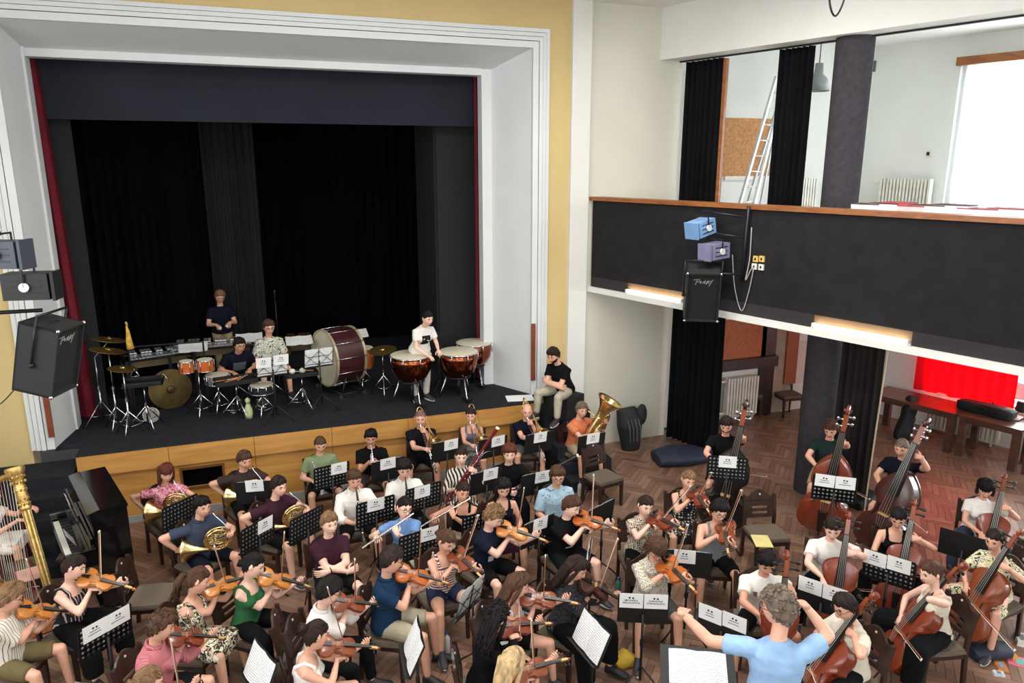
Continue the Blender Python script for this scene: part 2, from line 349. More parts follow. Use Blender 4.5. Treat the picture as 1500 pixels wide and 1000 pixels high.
# gallery: beam, ceiling, floor slab, parapet
B0 = atY(967, 88, YP); P0 = atY(862, 420, YP)
sbox('trim_2', B0, -0.15, 14, 0, 0.45, 6.67, ZC, mat('beam_paint', (222, 221, 216), 0.8, 0, 0.04, 1.5))
sbox('ceiling_gallery', B0, -0.6, 14, 0.45, 5.6, 7.18, 7.4, CEIL)
sbox('trim_3', B0, 0.0, 14, 0.36, 0.40, 6.645, 6.67, BLACK)
sbox('floor_gallery', P0, 0.0, 14, 0.12, 6.6, 2.86, 3.55, WHITE)
par = struct(emp('wall_balcony_parapet', P0*[1, 1, 0]))
sb = lambda nm, t0, t1, n0, n1, z0, z1, m: sbox(nm, (0, 0, 0), t0, t1, n0, n1, z0, z1, m, par)
sb('parapet_core', 0.02, 14, 0.03, 0.17, 2.9, 4.4, mat('parapet_end_paint', (190, 180, 160), 0.8)); sb('carpet_front', 0.06, 14, 0.0, 0.03, 3.12, 4.4, DCARPET); sb('wood_cap', 0.0, 14, -0.03, 0.22, 4.40, 4.46, RAILW); sb('bottom_edge', 0, 14, -0.05, 0.12, 2.86, 2.95, WHITE)
# lower carpet strip with the two lamp recesses
LT = [( (np.dot(atP(a, b, P0, SN)-P0, SD)), (np.dot(atP(c, d, P0, SN)-P0, SD)) ) for a, b, c, d in ((918, 428, 1003, 445), (1190, 478, 1335, 503))]
pr = 0.06
for a, b in LT+[(14, 14)]: sb('carpet_strip', pr, a, 0.0, 0.03, 2.95, 3.12, mat('carpet_strip_dark', (44, 40, 42), 0.95)); pr = b
for k, (a, b) in enumerate(LT):
    e = tag(emp('fluorescent_lamp', sp(P0, (a+b)/2, 0, 2.95)), 'lit fluorescent tube under the parapet beside the hanging loudspeaker' if k == 0 else 'lit fluorescent tube under the parapet above the grey column', 'lamp')
    ln = (b-a)
    MB().box(SN*0.027+np.array([0, 0, 0.085]), (ln, 0.006, 0.17), RS).build('reflector_board', mat('lamp_board', (128, 100, 72), 0.85), e)
    MB().box(-SN*0.012+np.array([0, 0, 0.012]), (ln, 0.05, 0.02), RS).build('lamp_housing', WHITE, e)
    MB().tube([SD*(-ln/2+0.05)-SN*0.03+np.array([0, 0, 0.05]), SD*(ln/2-0.05)-SN*0.03+np.array([0, 0, 0.05])], 0.019, 10).build('tube', emit('tube_glow', (255, 250, 235), 9), e)
    for s in (-1, 1): MB().box(SD*s*(ln/2-0.03)-SN*0.03+np.array([0, 0, 0.045]), (0.03, 0.05, 0.05), RS).build('end_cap', WHITE, e)
# column and curtains of the gallery line
cc = np.array([8.155, 8.48])
colm = struct(MB().lathe([(0.25, 0.0), (0.25, 6.67)], 40, (cc[0], cc[1], 0)).build('wall_column', COLM, smooth=40))
Q0 = np.array([7.27, 11.4, 0]); tq = lambda p: np.dot(np.array([p[0], p[1], 0])-Q0, SD)
def gcurt(p, q, z0, z1, folds, label, m=BLACKCLOTH): return tag(drape('stage_curtain', p, q, z0, z1, folds, 0.05, m, st=False), label, 'curtain')
gcurt((7.33, 11.3), (7.53, 10.56), 3.55, 6.64, 7, 'black velvet curtain gathered at the wall end of the gallery'); gcurt((7.83, 9.6), (7.99, 9.06), 3.55, 6.64, 6, 'narrow black velvet curtain between ladder and grey column in the gallery')
gcurt((7.32, 11.3), (7.63, 10.22), 0.02, 2.86, 9, 'black velvet curtain under the balcony beside the cream wall'); gcurt((8.23, 8.2), (8.42, 7.62), 0.02, 2.86, 6, 'black velvet curtain under the balcony beside the column foot', mat('faded_black_curtain', (34, 30, 28), 0.95, 0, 0.3, 4))
tag(sbox('curtain_pole', Q0, 0.9, 0.96, -0.03, 0.03, 3.55, 6.62, RAILW, st=False), 'thin brown wooden post beside the gathered gallery curtain', 'post')
tag(MB().tube([np.array([8.43, 7.58, 2.84]), np.array([8.36, 7.6, 0.01])], 0.012, 6).build('batten', mat('pale_wood', (200, 180, 150), 0.6)), 'thin pale wooden batten at the edge of the balcony curtain', 'batten')
# chip-board panel, ledge and door in the side room, back wall
def bpart(nm, x0, y0, x1, y1, m, d0, d1, label=None, cat=None, Yb=11.75):
    a = atY(x0, y0, Yb); b = atY(x1, y1, Yb); o = MB().box(((a[0]+b[0])/2, Yb-(d0+d1)/2, (a[2]+b[2])/2), (abs(b[0]-a[0]), d1-d0, abs(a[2]-b[2]))).build(nm, m)
    return tag(o, label, cat) if label else struct(o)
bpart('chipboard_panel', 1040, 172, 1155, 258, OSB, 0.0, 0.03, 'chipboard sheet fixed on the gallery wall behind the ladder', 'board')
bpart('chipboard_panel', 1050, 470, 1118, 527, mat('orange_chipboard', (176, 104, 68), 0.8, 0, 0.25, 25), 0.0, 0.05, 'orange chipboard hatch cover above the lower radiator', 'board')
bpart('trim_4', 1050, 527, 1132, 533, DWOOD, 0.0, 0.16); bpart('trim_5', 1116, 474, 1126, 608, DWOOD, 0, 0.05)
bpart('trim_6', 1153, 476, 1162, 560, mat('red_brown_door_frame', (150, 82, 48), 0.5), 0, 0.06); bpart('trim_7', 1060, 258, 1135, 263, WHITE, 0, 0.05)
bpart('wall_plaster_board', 1126, 470, 1153, 600, mat('taupe_panel', (158, 142, 124), 0.8), 0, 0.02)
bpart('notice_board', 1165, 500, 1176, 560, mat('notice_sheet', (214, 206, 196), 0.8, 0, 0.25, 60), 0.0, 0.015, 'tall narrow printed notice beside the door frame', 'notice')
bpart('wall_vent', 1280, 89, 1293, 106, mat('vent_grey', (96, 96, 94), 0.6), 0, 0.04, 'small square dark vent high on the gallery wall', 'vent')
sw = atP(1360, 225, OUT0, SN); e = tag(emp('wall_switch', sw), 'small black and white switch on the gallery wall', 'switch')
MB().box((0, 0, 0), (0.1, 0.02, 0.1), RS).build('switch_plate', WHITE, e); MB().box(-SN*0.014, (0.05, 0.02, 0.06), RS).build('switch_rocker', BLACK, e)
# ---------------------------------------------------------------- proscenium frame
prs = struct(emp('trim_proscenium', (1, YP, 0)))
def pp(name, polys, m=PWHITE):   # extrude nothing: quads with thickness given as list of 8-point hexahedra
    mb = MB()
    for P in polys: mb.add(np.array(P)-np.array([1, YP, 0]), [(3,2,1,0),(4,5,6,7),(0,1,5,4),(1,2,6,5),(2,3,7,6),(3,0,4,7)])
    return mb.build(name, m, prs)
def hexa(x0, x1, y0, y1, z0, z1): return [(x0,y0,z0),(x1,y0,z0),(x1,y1,z0),(x0,y1,z0),(x0,y0,z1),(x1,y0,z1),(x1,y1,z1),(x0,y1,z1)]
steps = [(0.0, 0.055, -0.035), (0.065, 0.12, -0.055), (0.13, 0.185, -0.075), (0.195, 0.29, -0.06)]
for a, b, d in steps:
    pp('moulding', [hexa(FX1-b, FX1-a, YP+d, YP+0.2, 1.12, FZ-a)]); pp('moulding', [hexa(FX0+a, FX0+b, YP+d, YP+0.2, 1.12, FZ-a)]); pp('moulding', [hexa(FX0+b, FX1-b, YP+d, YP+0.2, FZ-b, FZ-a)])
wbox('wall_frame_back', FX0-0.02, FX1+0.02, YP+0.2, YP+0.24, FZ-0.32, FZ+0.1, PWHITE)
ox0, ox1, oz = FX0+0.29, FX1-0.29, FZ-0.29; ix0, ix1, iz, iy = -2.44, 4.17, 6.50, 12.19
def slab(name, a, b, c, d, thick):
    a, b, c, d = map(lambda p: np.array(p, float), (a, b, c, d)); t = np.array(thick); pp(name, [[a, b, c, d, a+t, b+t, c+t, d+t]])
slab('reveal', (ox1, YP, 1.12), (ix1, iy, 1.12), (ix1, iy, iz), (ox1, YP, oz), (0.12, 0.1, 0)); slab('reveal', (ox0, YP, 1.12), (ix0-0.02, iy, 1.12), (ix0-0.02, iy, iz), (ox0, YP, oz), (-0.12, 0.1, 0))
slab('reveal', (ox0, YP, oz), (ix0-0.02, iy, iz), (ix1, iy, iz), (ox1, YP, oz), (0, 0.1, 0.12))
pp('jamb', [hexa(4.0, 4.2, iy, iy+0.22, 1.12, 6.55)]); pp('jamb', [hexa(-2.62, -2.44, iy-0.06, iy+0.22, 1.12, 6.55)]); pp('lintel', [hexa(-2.44, 4.0, iy-0.02, iy+0.22, 6.40, 6.55)])
# brown handrail strips on the frame
def strip(x0, y0, x1, y1, Yp, label):
    a, b = atY(x0, y0, Yp), atY(x1, y1, Yp); m = (a+b)/2
    tag(MB().box((m[0], Yp, m[2]), (0.07, 0.035, abs(a[2]-b[2]))).build('wooden_strip', mat('mahogany_strip', (124, 62, 34), 0.4, 0, 0.2, 8)), label, 'strip')
strip(781, 474, 781, 557, YP-0.1, 'upright mahogany strip on the frame beside the man on the box'); strip(66, 575, 76, 640, YP-0.1, 'upright mahogany strip on the frame below the loudspeaker')
# ---------------------------------------------------------------- stage house
wbox('floor_stage', -2.28, 4.56, 10.95, 12.6, 1.06, 1.12, CARPET); wbox('floor_stage_rear', -5.5, 7.0, 12.2, 17.6, 1.06, 1.121, CARPET); wbox('floor_stage_wing', -2.62, 4.7, YP+0.05, 12.3, 1.05, 1.119, CARPET)
wbox('wall_stagehouse_back', -5.5, 7, 17.5, 17.7, 1, 9, STAGEBLK); wbox('wall_stagehouse_left', -5.7, -5.5, 11.8, 17.7, 1, 9, STAGEBLK); wbox('wall_stagehouse_right', 7, 7.2, 12.05, 17.7, 1, 9, STAGEBLK); wbox('ceiling_stagehouse', -5.7, 7.2, 11.8, 17.7, 8.9, 9.1, STAGEBLK)
wbox('wall_stagehouse_front', FX0, FX1, iy+0.24, iy+0.3, 6.55, 9, STAGEBLK); wbox('wall_stagehouse_front_left', -5.6, -2.62, iy+0.2, iy+0.26, 1.1, 9, STAGEBLK); wbox('wall_stagehouse_front_right', 4.2, 7.1, iy+0.2, iy+0.26, 1.1, 9, STAGEBLK)
tag(wbox('stage_border', -2.7, 4.3, 12.75, 12.78, 5.62, 7.2, BORDC, st=False), 'slate grey border cloth across the top of the stage opening', 'curtain')
tag(drape('red_curtain', (-2.8, 12.62), (-2.42, 12.66), 1.14, 7.0, 3, 0.05, REDC, st=False, flare=0.17), 'dark red stage curtain gathered beside the cymbal stands', 'curtain')
tag(drape('red_curtain', (4.0, 12.62), (4.35, 12.66), 1.14, 7.0, 3, 0.05, REDC, st=False), 'dark red stage curtain gathered behind the timpani', 'curtain')
tag(wbox('stage_flat', 3.42, 3.46, 13.2, 14.6, 1.13, 6.1, mat('dark_flat_paint', (22, 22, 25), 0.9), st=False), 'tall dark wing flat standing behind the timpani', 'flat'); tag(wbox('stage_flat', 3.46, 4.3, 13.16, 13.2, 1.13, 6.1, mat('grey_flat_paint', (31, 32, 35), 0.9), st=False), 'dark grey wing flat facing the hall beside the red curtain', 'flat')
tag(wbox('stage_flat', -2.6, -2.15, 13.0, 13.04, 1.13, 6.1, mat('grey_flat_paint', (40, 42, 46), 0.9), st=False), 'narrow dark wing flat behind the cymbal stands', 'flat')
tag(drape('stage_curtain', (-2.4, 14.3), (-0.4, 14.9), 1.13, 7.5, 14, 0.06, NAVYC, st=False), 'midnight blue wing curtain left of the grey curtain', 'curtain'); tag(drape('stage_curtain', (-0.45, 14.6), (0.45, 14.75), 1.13, 6.2, 7, 0.04, GREYC, st=False), 'dark grey hanging curtain behind the standing percussionist', 'curtain')
tag(drape('stage_curtain', (0.4, 16.6), (5.2, 16.6), 1.13, 8, 26, 0.07, NAVYC, st=False), 'wide midnight black backdrop curtain at the rear of the stage', 'curtain')
# stage front
sf = struct(emp('wall_stage_front', (-2.28, 10.95, 0))); xs = [0, 1.15, 2.3, 3.42, 4.6, 5.75, 6.84]
for i in range(6):
    MB().box(((xs[i]+xs[i+1])/2, 0.0, 0.95), (xs[i+1]-xs[i]-0.006, 0.05, 0.29)).build('front_board', STWOOD, sf)
vents = {0: None}
for i in range(6):
    a, b = xs[i]+0.003, xs[i+1]-0.003
    if i == 1: # panel with the vent opening
        x0 = atY(268, 700, 11.02)[0]+2.28; x1 = atY(327, 700, 11.02)[0]+2.28; z0, z1 = 0.42, 0.70
        for p0, p1, q0, q1 in ((a, x0, 0.1, 0.8), (x1, b, 0.1, 0.8), (x0, x1, 0.1, z0), (x0, x1, z1, 0.8)): MB().box(((p0+p1)/2, 0.07, (q0+q1)/2), (p1-p0, 0.04, q1-q0)).build('front_panel', STWOOD, sf)
        MB().box(((x0+x1)/2, 0.2, 0.55), (x1-x0+0.05, 0.02, 0.4)).build('vent_recess', BLACK, sf)
        f = MB()
        for p0, p1, q0, q1 in ((x0-0.03, x0, z0, z1), (x1, x1+0.03, z0, z1), (x0-0.03, x1+0.03, z0-0.03, z0), (x0-0.03, x1+0.03, z1, z1+0.03)): f.box(((p0+p1)/2, 0.045, (q0+q1)/2), (p1-p0, 0.03, q1-q0))
        f.build('vent_frame', mat('vent_frame_wood', (112, 70, 34), 0.5), sf)
    else: MB().box(((a+b)/2, 0.07, 0.45), (b-a, 0.04, 0.7)).build('front_panel', STWOOD, sf)
MB().box((3.42, 0.05, 0.055), (6.84, 0.05, 0.11)).build('skirting', mat('grey_skirting', (150, 150, 148), 0.6), sf)
MB().box((3.42, 0.5, 0.5), (6.8, 0.7, 1.0)).build('stage_core', STAGEBLK, sf)
for nm, x0, x1 in (('stairs_left', -4.15, -2.31), ('stairs_right', 4.585, 5.42)):
    s = struct(emp('floor_'+nm, (x0, 11.38, 0)))
    for i in range(5):
        z = 0.93-0.186*i; y0 = 0.0 if i == 0 else -0.62-0.27*(i-1); y1 = -0.62-0.27*i
        MB().box(((x1-x0)/2, (y0+y1)/2, z/2), (x1-x0, y0-y1, z)).build('stair_step', CARPET, s)
# radiators
def radiator(name, c, dirv, nv, length, h, n, label):
    e = tag(emp(name, c), label, 'radiator'); d = nrm(dirv); Rm = np.stack([d, nrm(nv), [0, 0, 1.]], 1); pit = length/n
    rm = MB(); rm.box((0, 0, 0), (pit*0.62, 0.13, h), Rm); me = rm.mesh('radiator_rib', mat('radiator_enamel', (228, 226, 214), 0.35))
    for i in range(n): o = obj('rib', me, e); o.location = Vector((d*(i-(n-1)/2)*pit + np.array([0, 0, h/2])).tolist())
    fz_ = 3.55 if c[2] > 3 else 0.0
    for s in (-1, 1): MB().tube([d*s*length*0.4+[0, 0, 0.05], d*s*length*0.4+[0, 0, fz_-c[2]]], 0.02, 8).build('foot', MC['radiator_enamel'], e)
    for z in (0.06, h-0.06): MB().tube([d*(-length/2-0.12)+[0, 0, z], d*(length/2)+[0, 0, z]], 0.025, 8).build('pipe', MC['radiator_enamel'], e)
a = atP(1328, 262, OUT0-SN*0.15, SN); radiator('radiator', (a[0], a[1], 3.9), SD, SN, 0.95, 0.82, 15, 'cream ribbed radiator under the gallery wall switch')
radiator('radiator', (atY(1180, 280, 11.6)[0], 11.62, 3.9), (1, 0, 0), (0, 1, 0), 0.5, 0.82, 8, 'cream ribbed radiator half hidden between gallery curtain and column')
radiator('radiator', (atY(1086, 580, 11.6)[0], 11.62, 0.12), (1, 0, 0), (0, 1, 0), 0.75, 0.78, 11, 'cream ribbed radiator under the orange hatch cover'); a = sp(OUT0, 0.75, -0.15, 0.1); radiator('radiator', a, SD, SN, 1.3, 0.55, 18, 'cream ribbed radiator on the outer wall behind the tables')

# added fill lamps, unseen above the frame, to brighten the players
for k, (x, y) in enumerate(((0.5, 4.2), (4.0, 4.6), (1.6, 7.6), (5.4, 7.4))):
    e = tag(emp('added_fill_lamp', (x, y, 7.48)), ['added square fill lamp above the first violins', 'added square fill lamp above the conductor', 'added square fill lamp above the horns', 'added square fill lamp above the violas'][k], 'lamp')
    MB().box((0, 0, -0.02), (1.3, 1.3, 0.04)).build('lamp_housing', WHITE, e); MB().box((0, 0, -0.045), (1.2, 1.2, 0.01)).build('diffuser', emit('fill_lamp_diffuser', (255, 248, 236), 1.5), e)
    a_ = area('added_fill_light', (x, y, 7.42), (0, 0, -1), 1.15, 1.15, 112, (1.0, 0.975, 0.94))
# ================================================================== people
_bs = bpy.data.scenes.new('bake'); _bo = bpy.data.objects.new('bake_obj', bpy.data.meshes.new('bake')); _bs.collection.objects.link(_bo)
_rm = _bo.modifiers.new('r', 'REMESH'); _rm.mode = 'VOXEL'; _sm = _bo.modifiers.new('s', 'SMOOTH'); _sm.factor = 0.5
def bake(mb, vox, it=3):
    """union of overlapping closed pieces as one smooth surface"""
    me = bpy.data.meshes.new('b'); me.from_pydata(np.concatenate(mb.V).tolist(), [], mb.F); old = _bo.data; _bo.data = me; bpy.data.meshes.remove(old)
    _rm.voxel_size = vox; _sm.iterations = it; vl = _bs.view_layers[0]; vl.update(); ev = _bo.evaluated_get(vl.depsgraph); m = ev.data
    V = np.empty(len(m.vertices)*3); m.vertices.foreach_get('co', V); V = V.reshape(-1, 3)
    N = np.empty(len(m.vertices)*3); m.vertex_normals.foreach_get('vector', N); N = N.reshape(-1, 3)
    F = np.empty(len(m.loops), int); m.loops.foreach_get('vertex_index', F); st = np.empty(len(m.polygons), int); m.polygons.foreach_get('loop_start', st)
    F = [tuple(q) for q in F.reshape(-1, 4)] if len(F) == 4*len(st) else [tuple(F[a:b]) for a, b in zip(st, list(st[1:])+[len(F)])]
    return V, N, F
def sinnoise(V, f, seed):
    rs = np.random.RandomState(seed); o = np.zeros(len(V))
    for k in range(5):
        d = rs.normal(size=3); d /= np.linalg.norm(d); o += np.sin(V @ d*f*(0.7+0.5*rs.rand()) + rs.rand()*6.28)
    return o/5
# ---- head
HU, HV = 40, 26
_u = np.linspace(-1, 1, HU+1)[:-1]; HAZ = np.sign(_u)*np.abs(_u)**1.35*math.pi; HEL = np.linspace(-math.pi/2, math.pi/2, HV+1)
def headgrid(fem):
    rows = []
    for el in HEL:
        x = 0.076*np.cos(el)*np.sin(HAZ); y = 0.098*np.cos(el)*np.cos(HAZ); z = np.full(HU, 0.118*math.sin(el)); dn = np.clip(-z/0.118, 0, 1)
        x = x*(1-(0.30 if fem else 0.20)*dn**1.5)*(1.05 if not fem else 1.0); fr = np.clip(y/0.06, 0, 1)
        y = np.where(y < 0, y*(1-0.35*dn), y*(1-0.04*dn)+0.012*dn*fr)
        g = lambda c, s: np.exp(-((z-c)/s)**2)
        nose = np.clip((0.03-z)/0.06, 0, 1)*np.clip((z+0.042)/0.008, 0, 1)
        y = y + fr*(0.024*np.exp(-(x/0.0115)**2)*nose - 0.011*np.exp(-((np.abs(x)-0.031)/0.017)**2)*g(0.012, 0.014) + 0.006*np.exp(-(x/0.05)**2)*g(0.034, 0.01)
                    + 0.006*np.exp(-(x/0.022)**2)*g(-0.06, 0.009) - 0.004*np.exp(-(x/0.02)**2)*g(-0.078, 0.008) + 0.010*np.exp(-(x/0.028)**2)*g(-0.1, 0.016) + 0.004*np.exp(-((np.abs(x)-0.042)/0.02)**2)*g(-0.015, 0.02))
        rows.append(np.stack([x, y, z], 1))
    return np.stack(rows)
HG = {0: headgrid(False), 1: headgrid(True)}
def grid_mb(G, mb=None):
    mb = mb or MB(); return mb.loft([G[i] for i in range(1, HV)], True)
HEADV = {}
for f_ in (0, 1):
    m_ = grid_mb(HG[f_])
    for s_ in (-1, 1): m_.ell((0.078*s_, -0.008, 0.0), (0.012, 0.02, 0.032), 8, 6, rotz(-0.35*s_))
    HEADV[f_] = (np.concatenate(m_.V), m_.F)
def sstep(x): x = np.clip(x, 0, 1); return x*x*(3-2*x)
def hair_mb(style, fem, seed):
    rs = np.random.RandomState(seed*13+1); G = HG[fem].copy(); az = np.abs(HAZ)[None, :]; z = G[:, :, 2]
    hl = [0.062, 0.054, 0.036, -0.014, -0.052, -0.078, -0.086]
    t = {'short': 0.017, 'crop': 0.009, 'shaved': 0.0025, 'curly': 0.022, 'messy': 0.024, 'bald': 0.003, 'long': 0.017, 'longcurly': 0.026, 'bob': 0.022, 'bun': 0.011, 'pony': 0.012, 'tied': 0.011, 'bangs': 0.018}[style]
    if style in ('bob', 'bangs'): hl[0:2] = [0.034, 0.034]
    if style == 'bald': hl[0:4] = [0.13, 0.13, 0.06, 0.0]
    zb = np.interp(az, [0, 0.7, 1.1, 1.5, 1.9, 2.4, 3.15], hl) + 0.006*np.sin(HAZ*9+seed)[None, :] + 0.004*np.sin(HAZ*21+seed*2)[None, :]; m = sstep((z-zb)/0.014+0.5)
    if style == 'bald': m = m*sstep((0.07-z)/0.02)
    n = G/np.linalg.norm(G, axis=2, keepdims=True); P = G.reshape(-1, 3)
    nz = {'curly': 0.008, 'longcurly': 0.010, 'messy': 0.006}.get(style, 0.002); ns = sinnoise(P, 130 if nz > 0.007 else 70, seed).reshape(z.shape)
    top = np.clip((z-0.02)/0.09, 0, 1); swp = 1+0.28*np.sin(HAZ+rs.uniform(0, 6))[None, :]
    off = -0.012*(1-m) + m*(t*(0.75+0.55*top)*swp + nz*ns*1.6)
    S_ = G + n*off[:, :, None]; mb = grid_mb(S_)
    def at(a, e, h):      # point on the hair surface at azimuth a, elevation e, lifted by h
        j = int(np.argmin(np.abs(HAZ-((a+math.pi) % (2*math.pi)-math.pi)))); i = int(np.clip(round((e+math.pi/2)/math.pi*HV), 1, HV-1)); return S_[i, j]+n[i, j]*h
    def el(zz): return math.asin(max(-1, min(1, zz/0.118)))
    if style in ('curly', 'longcurly'):
        for k in range(190):
            a = rs.uniform(-math.pi, math.pi); zlo = np.interp(abs(a), [0, 0.7, 1.1, 1.5, 1.9, 2.4, 3.15], hl); e = rs.uniform(el(zlo+0.004), 1.45); r = rs.uniform(0.008, 0.016); mb.ell(at(a, e, rs.uniform(-0.004, 0.008)), (r*1.2, r, r*rs.uniform(0.6, 1.0)), 6, 4, rotz(a) @ rotx(rs.uniform(-1, 1)))
    if style in ('short', 'messy', 'bob', 'bangs', 'long', 'crop'):
        part = rs.uniform(-0.9, 0.9); K = {'short': 40, 'messy': 54, 'crop': 0}.get(style, 44); rad = {'short': 0.0075, 'messy': 0.0105}.get(style, 0.009)
        for k in range(K):
            a = -math.pi+2*math.pi*(k+rs.rand())/max(K, 1); zlo = np.interp(abs(a), [0, 0.7, 1.1, 1.5, 1.9, 2.4, 3.15], hl); d = rs.normal(0, 0.25); ov = rs.uniform(-0.012, 0.010) if abs(a) > 0.9 else rs.uniform(-0.006, 0.012)
            a0 = part*0.6+a*0.55; pts = [at(a0+(a+d-a0)*u, 1.35+(el(zlo-ov)-1.35)*u, 0.004-0.004*u) for u in (0.0, 0.3, 0.6, 0.85, 1.0)]; mb.tube(pts, [rad*0.6, rad*1.2, rad*1.2, rad*0.9, rad*0.25], 5)
    if style in ('bun', 'tied', 'pony'):
        for k in range(30):
            a = -2.6+5.2*(k+0.5)/30; zlo = np.interp(abs(a), [0, 0.7, 1.1, 1.5, 1.9, 2.4, 3.15], hl); A2 = math.copysign(math.pi*0.98, a); e0 = el(zlo+0.008); pts = [at(a+(A2-a)*u, e0+(0.55*math.sin(u*math.pi)*(1-abs(a)/3.2))+(0.15-e0)*u, 0.001) for u in np.linspace(0, 1, 8)]; mb.tube(pts, [0.003]+[0.006]*6+[0.004], 5)
    if style in ('long', 'longcurly', 'bangs', 'bob'):
        zz = -0.12 if style == 'bob' else (-0.27 if style != 'bangs' else -0.3); w = 0.012 if style == 'longcurly' else 0.004
        rings = []; a = np.arange(18)*2*math.pi/18
        for k, u in enumerate(np.linspace(0, 1, 8)):
            c = np.array([0, -0.045-0.03*u, 0.06*(1-u)+zz*u]); hw = 0.086+0.006*math.sin(u*3)-0.014*u*(1 if style != 'longcurly' else -0.6); hd = 0.060-0.02*u
            r = np.stack([hw*np.cos(a), hd*np.sin(a), np.zeros(18)], 1) + c; r[:, :2] += (w*np.sin(a*5+k*1.7+seed))[:, None]*np.stack([np.cos(a), np.sin(a)], 1); rings.append(r)
        mb.loft(rings)
        for k in range(26):   # hanging strands over the mass
            t_ = math.pi*(1.02+0.0)+math.pi*(k/25.0)*0.98-0.02; ww = 0.02 if style == 'longcurly' else 0.006; pts = []
            for u in np.linspace(0, 1, 9): hw = 0.088-0.014*u*(1 if style != 'longcurly' else -0.6); hd = 0.062-0.02*u; pts.append(np.array([hw*math.cos(t_)+ww*math.sin(u*17+k)*u, -0.045-0.03*u+hd*math.sin(t_)+ww*math.cos(u*15+k*2)*u, 0.05*(1-u)+(zz-rs.uniform(0, 0.03))*u]))
            mb.tube(pts, [0.008]*7+[0.006, 0.002], 5)
        for s in (-1, 1): mb.tube([(0.066*s, 0.03, 0.06), (0.083*s, 0.02, -0.02), (0.08*s, 0.012, -0.10), (0.072*s, 0.0, max(zz, -0.2))], [0.016, 0.02, 0.02, 0.006], 8)
    if style == 'bun': mb.ell((0, -0.125, 0.045), (0.04, 0.034, 0.04), 10, 8); mb.tube([(0.03*math.cos(q), -0.145+0.006*math.sin(q*2), 0.045+0.03*math.sin(q)) for q in np.linspace(0, 6.28, 13)[:-1]], 0.013, 6, closed=True)
    if style == 'tied': mb.ell((0, -0.112, -0.02), (0.034, 0.03, 0.036), 10, 8); mb.tube([(0.024*math.cos(q), -0.13, -0.02+0.026*math.sin(q)) for q in np.linspace(0, 6.28, 13)[:-1]], 0.012, 6, closed=True)
    if style == 'pony':
        for k in range(9): q = 0.7*k; mb.tube([(0, -0.095, 0.03), (0.012*math.cos(q), -0.14+0.012*math.sin(q), 0.03), (0.01+0.026*math.cos(q), -0.16+0.026*math.sin(q), -0.05), (0.015+0.018*math.cos(q+1), -0.15+0.018*math.sin(q+1), -0.15-0.02*(k % 3))], [0.012, 0.014, 0.014, 0.004], 6)
    return mb
# shared facial meshes
EYEM = mat('eye_dark', (44, 32, 28), 0.3); LIPM = mat('lip', (166, 92, 84), 0.5)
eye_me = MB().ell((0, 0, 0), (0.0125, 0.005, 0.0055), 10, 6).mesh('eye', EYEM, True)
lip_me = MB().ell((0, 0, 0), (0.023, 0.006, 0.0065), 10, 6).mesh('mouth', LIPM, True)
BROW = {}
def brow_me(m):
    if m.name not in BROW: BROW[m.name] = MB().tube([(-0.017, 0, -0.002), (0, 0.002, 0.003), (0.016, -0.003, -0.001)], [0.003, 0.0042, 0.002], 6).mesh('eyebrow', m, True)
    return BROW[m.name]
GLS = {}
def glasses_me(m):
    if m.name not in GLS:
        g = MB()
        for s in (-1, 1):
            g.tube([(s*0.033+0.025*math.cos(a), 0.0, 0.019*math.sin(a)) for a in np.linspace(0, 2*math.pi, 15)[:-1]], 0.0026, 5, closed=True)
            g.tube([(s*0.058, 0, 0.005), (s*0.077, -0.03, 0.004), (s*0.08, -0.1, 0.0)], 0.002, 5)
        g.tube([(-0.008, 0.004, 0.003), (0.008, 0.004, 0.003)], 0.002, 5); GLS[m.name] = g.mesh('glasses', m, True)
    return GLS[m.name]
# ---- hands
def hand_arr(curl, mirror):
    m = MB(); a = np.arange(10)*2*math.pi/10; rings = []
    for y, w, h, z in ((-0.03, 0.026, 0.02, 0), (0.0, 0.028, 0.019, 0), (0.03, 0.038, 0.017, 0), (0.065, 0.042, 0.015, -0.002), (0.09, 0.04, 0.012, -0.004)):
        rings.append(np.stack([w*np.cos(a), np.full(10, y), z+h*np.sin(a)], 1))
    m.loft(rings)
    for k, (x, L, sp_) in enumerate(((-0.029, 0.074, -0.10), (-0.0095, 0.082, -0.02), (0.0105, 0.076, 0.06), (0.029, 0.06, 0.15))):
        p = np.array([x, 0.086, -0.004]); ang = 0.15*curl; pts = [p-[0, 0.012, 0], p]
        for j, fr in enumerate((0.45, 0.32, 0.23)):
            ang += curl*(0.75, 0.95, 0.6)[j]*(1+0.07*k); d = np.array([math.sin(sp_)*math.cos(ang), math.cos(sp_)*math.cos(ang), -math.sin(ang)]); p = p + d*L*fr; pts.append(p)
        m.tube(pts, [0.009, 0.0092, 0.0088, 0.0078, 0.0056], 6)
    th = [np.array([-0.022, 0.012, -0.008])]
    for d, L in (((-0.75, 0.55, -0.35), 0.04), ((-0.35, 0.85, -0.42), 0.034), ((-0.05, 0.9, -0.4), 0.026)): th.append(th[-1]+nrm(d)*L)
    m.tube(th, [0.013, 0.0125, 0.010, 0.006], 7)
    V = np.concatenate(m.V)
    if mirror: V = V*[-1, 1, 1]; F = [f[::-1] for f in m.F]
    else: F = m.F
    return V, F
HAND = {(c, mi): hand_arr({'open': 0.22, 'relax': 0.5, 'grip': 0.95}[c], mi) for c in ('open', 'relax', 'grip') for mi in (False, True)}
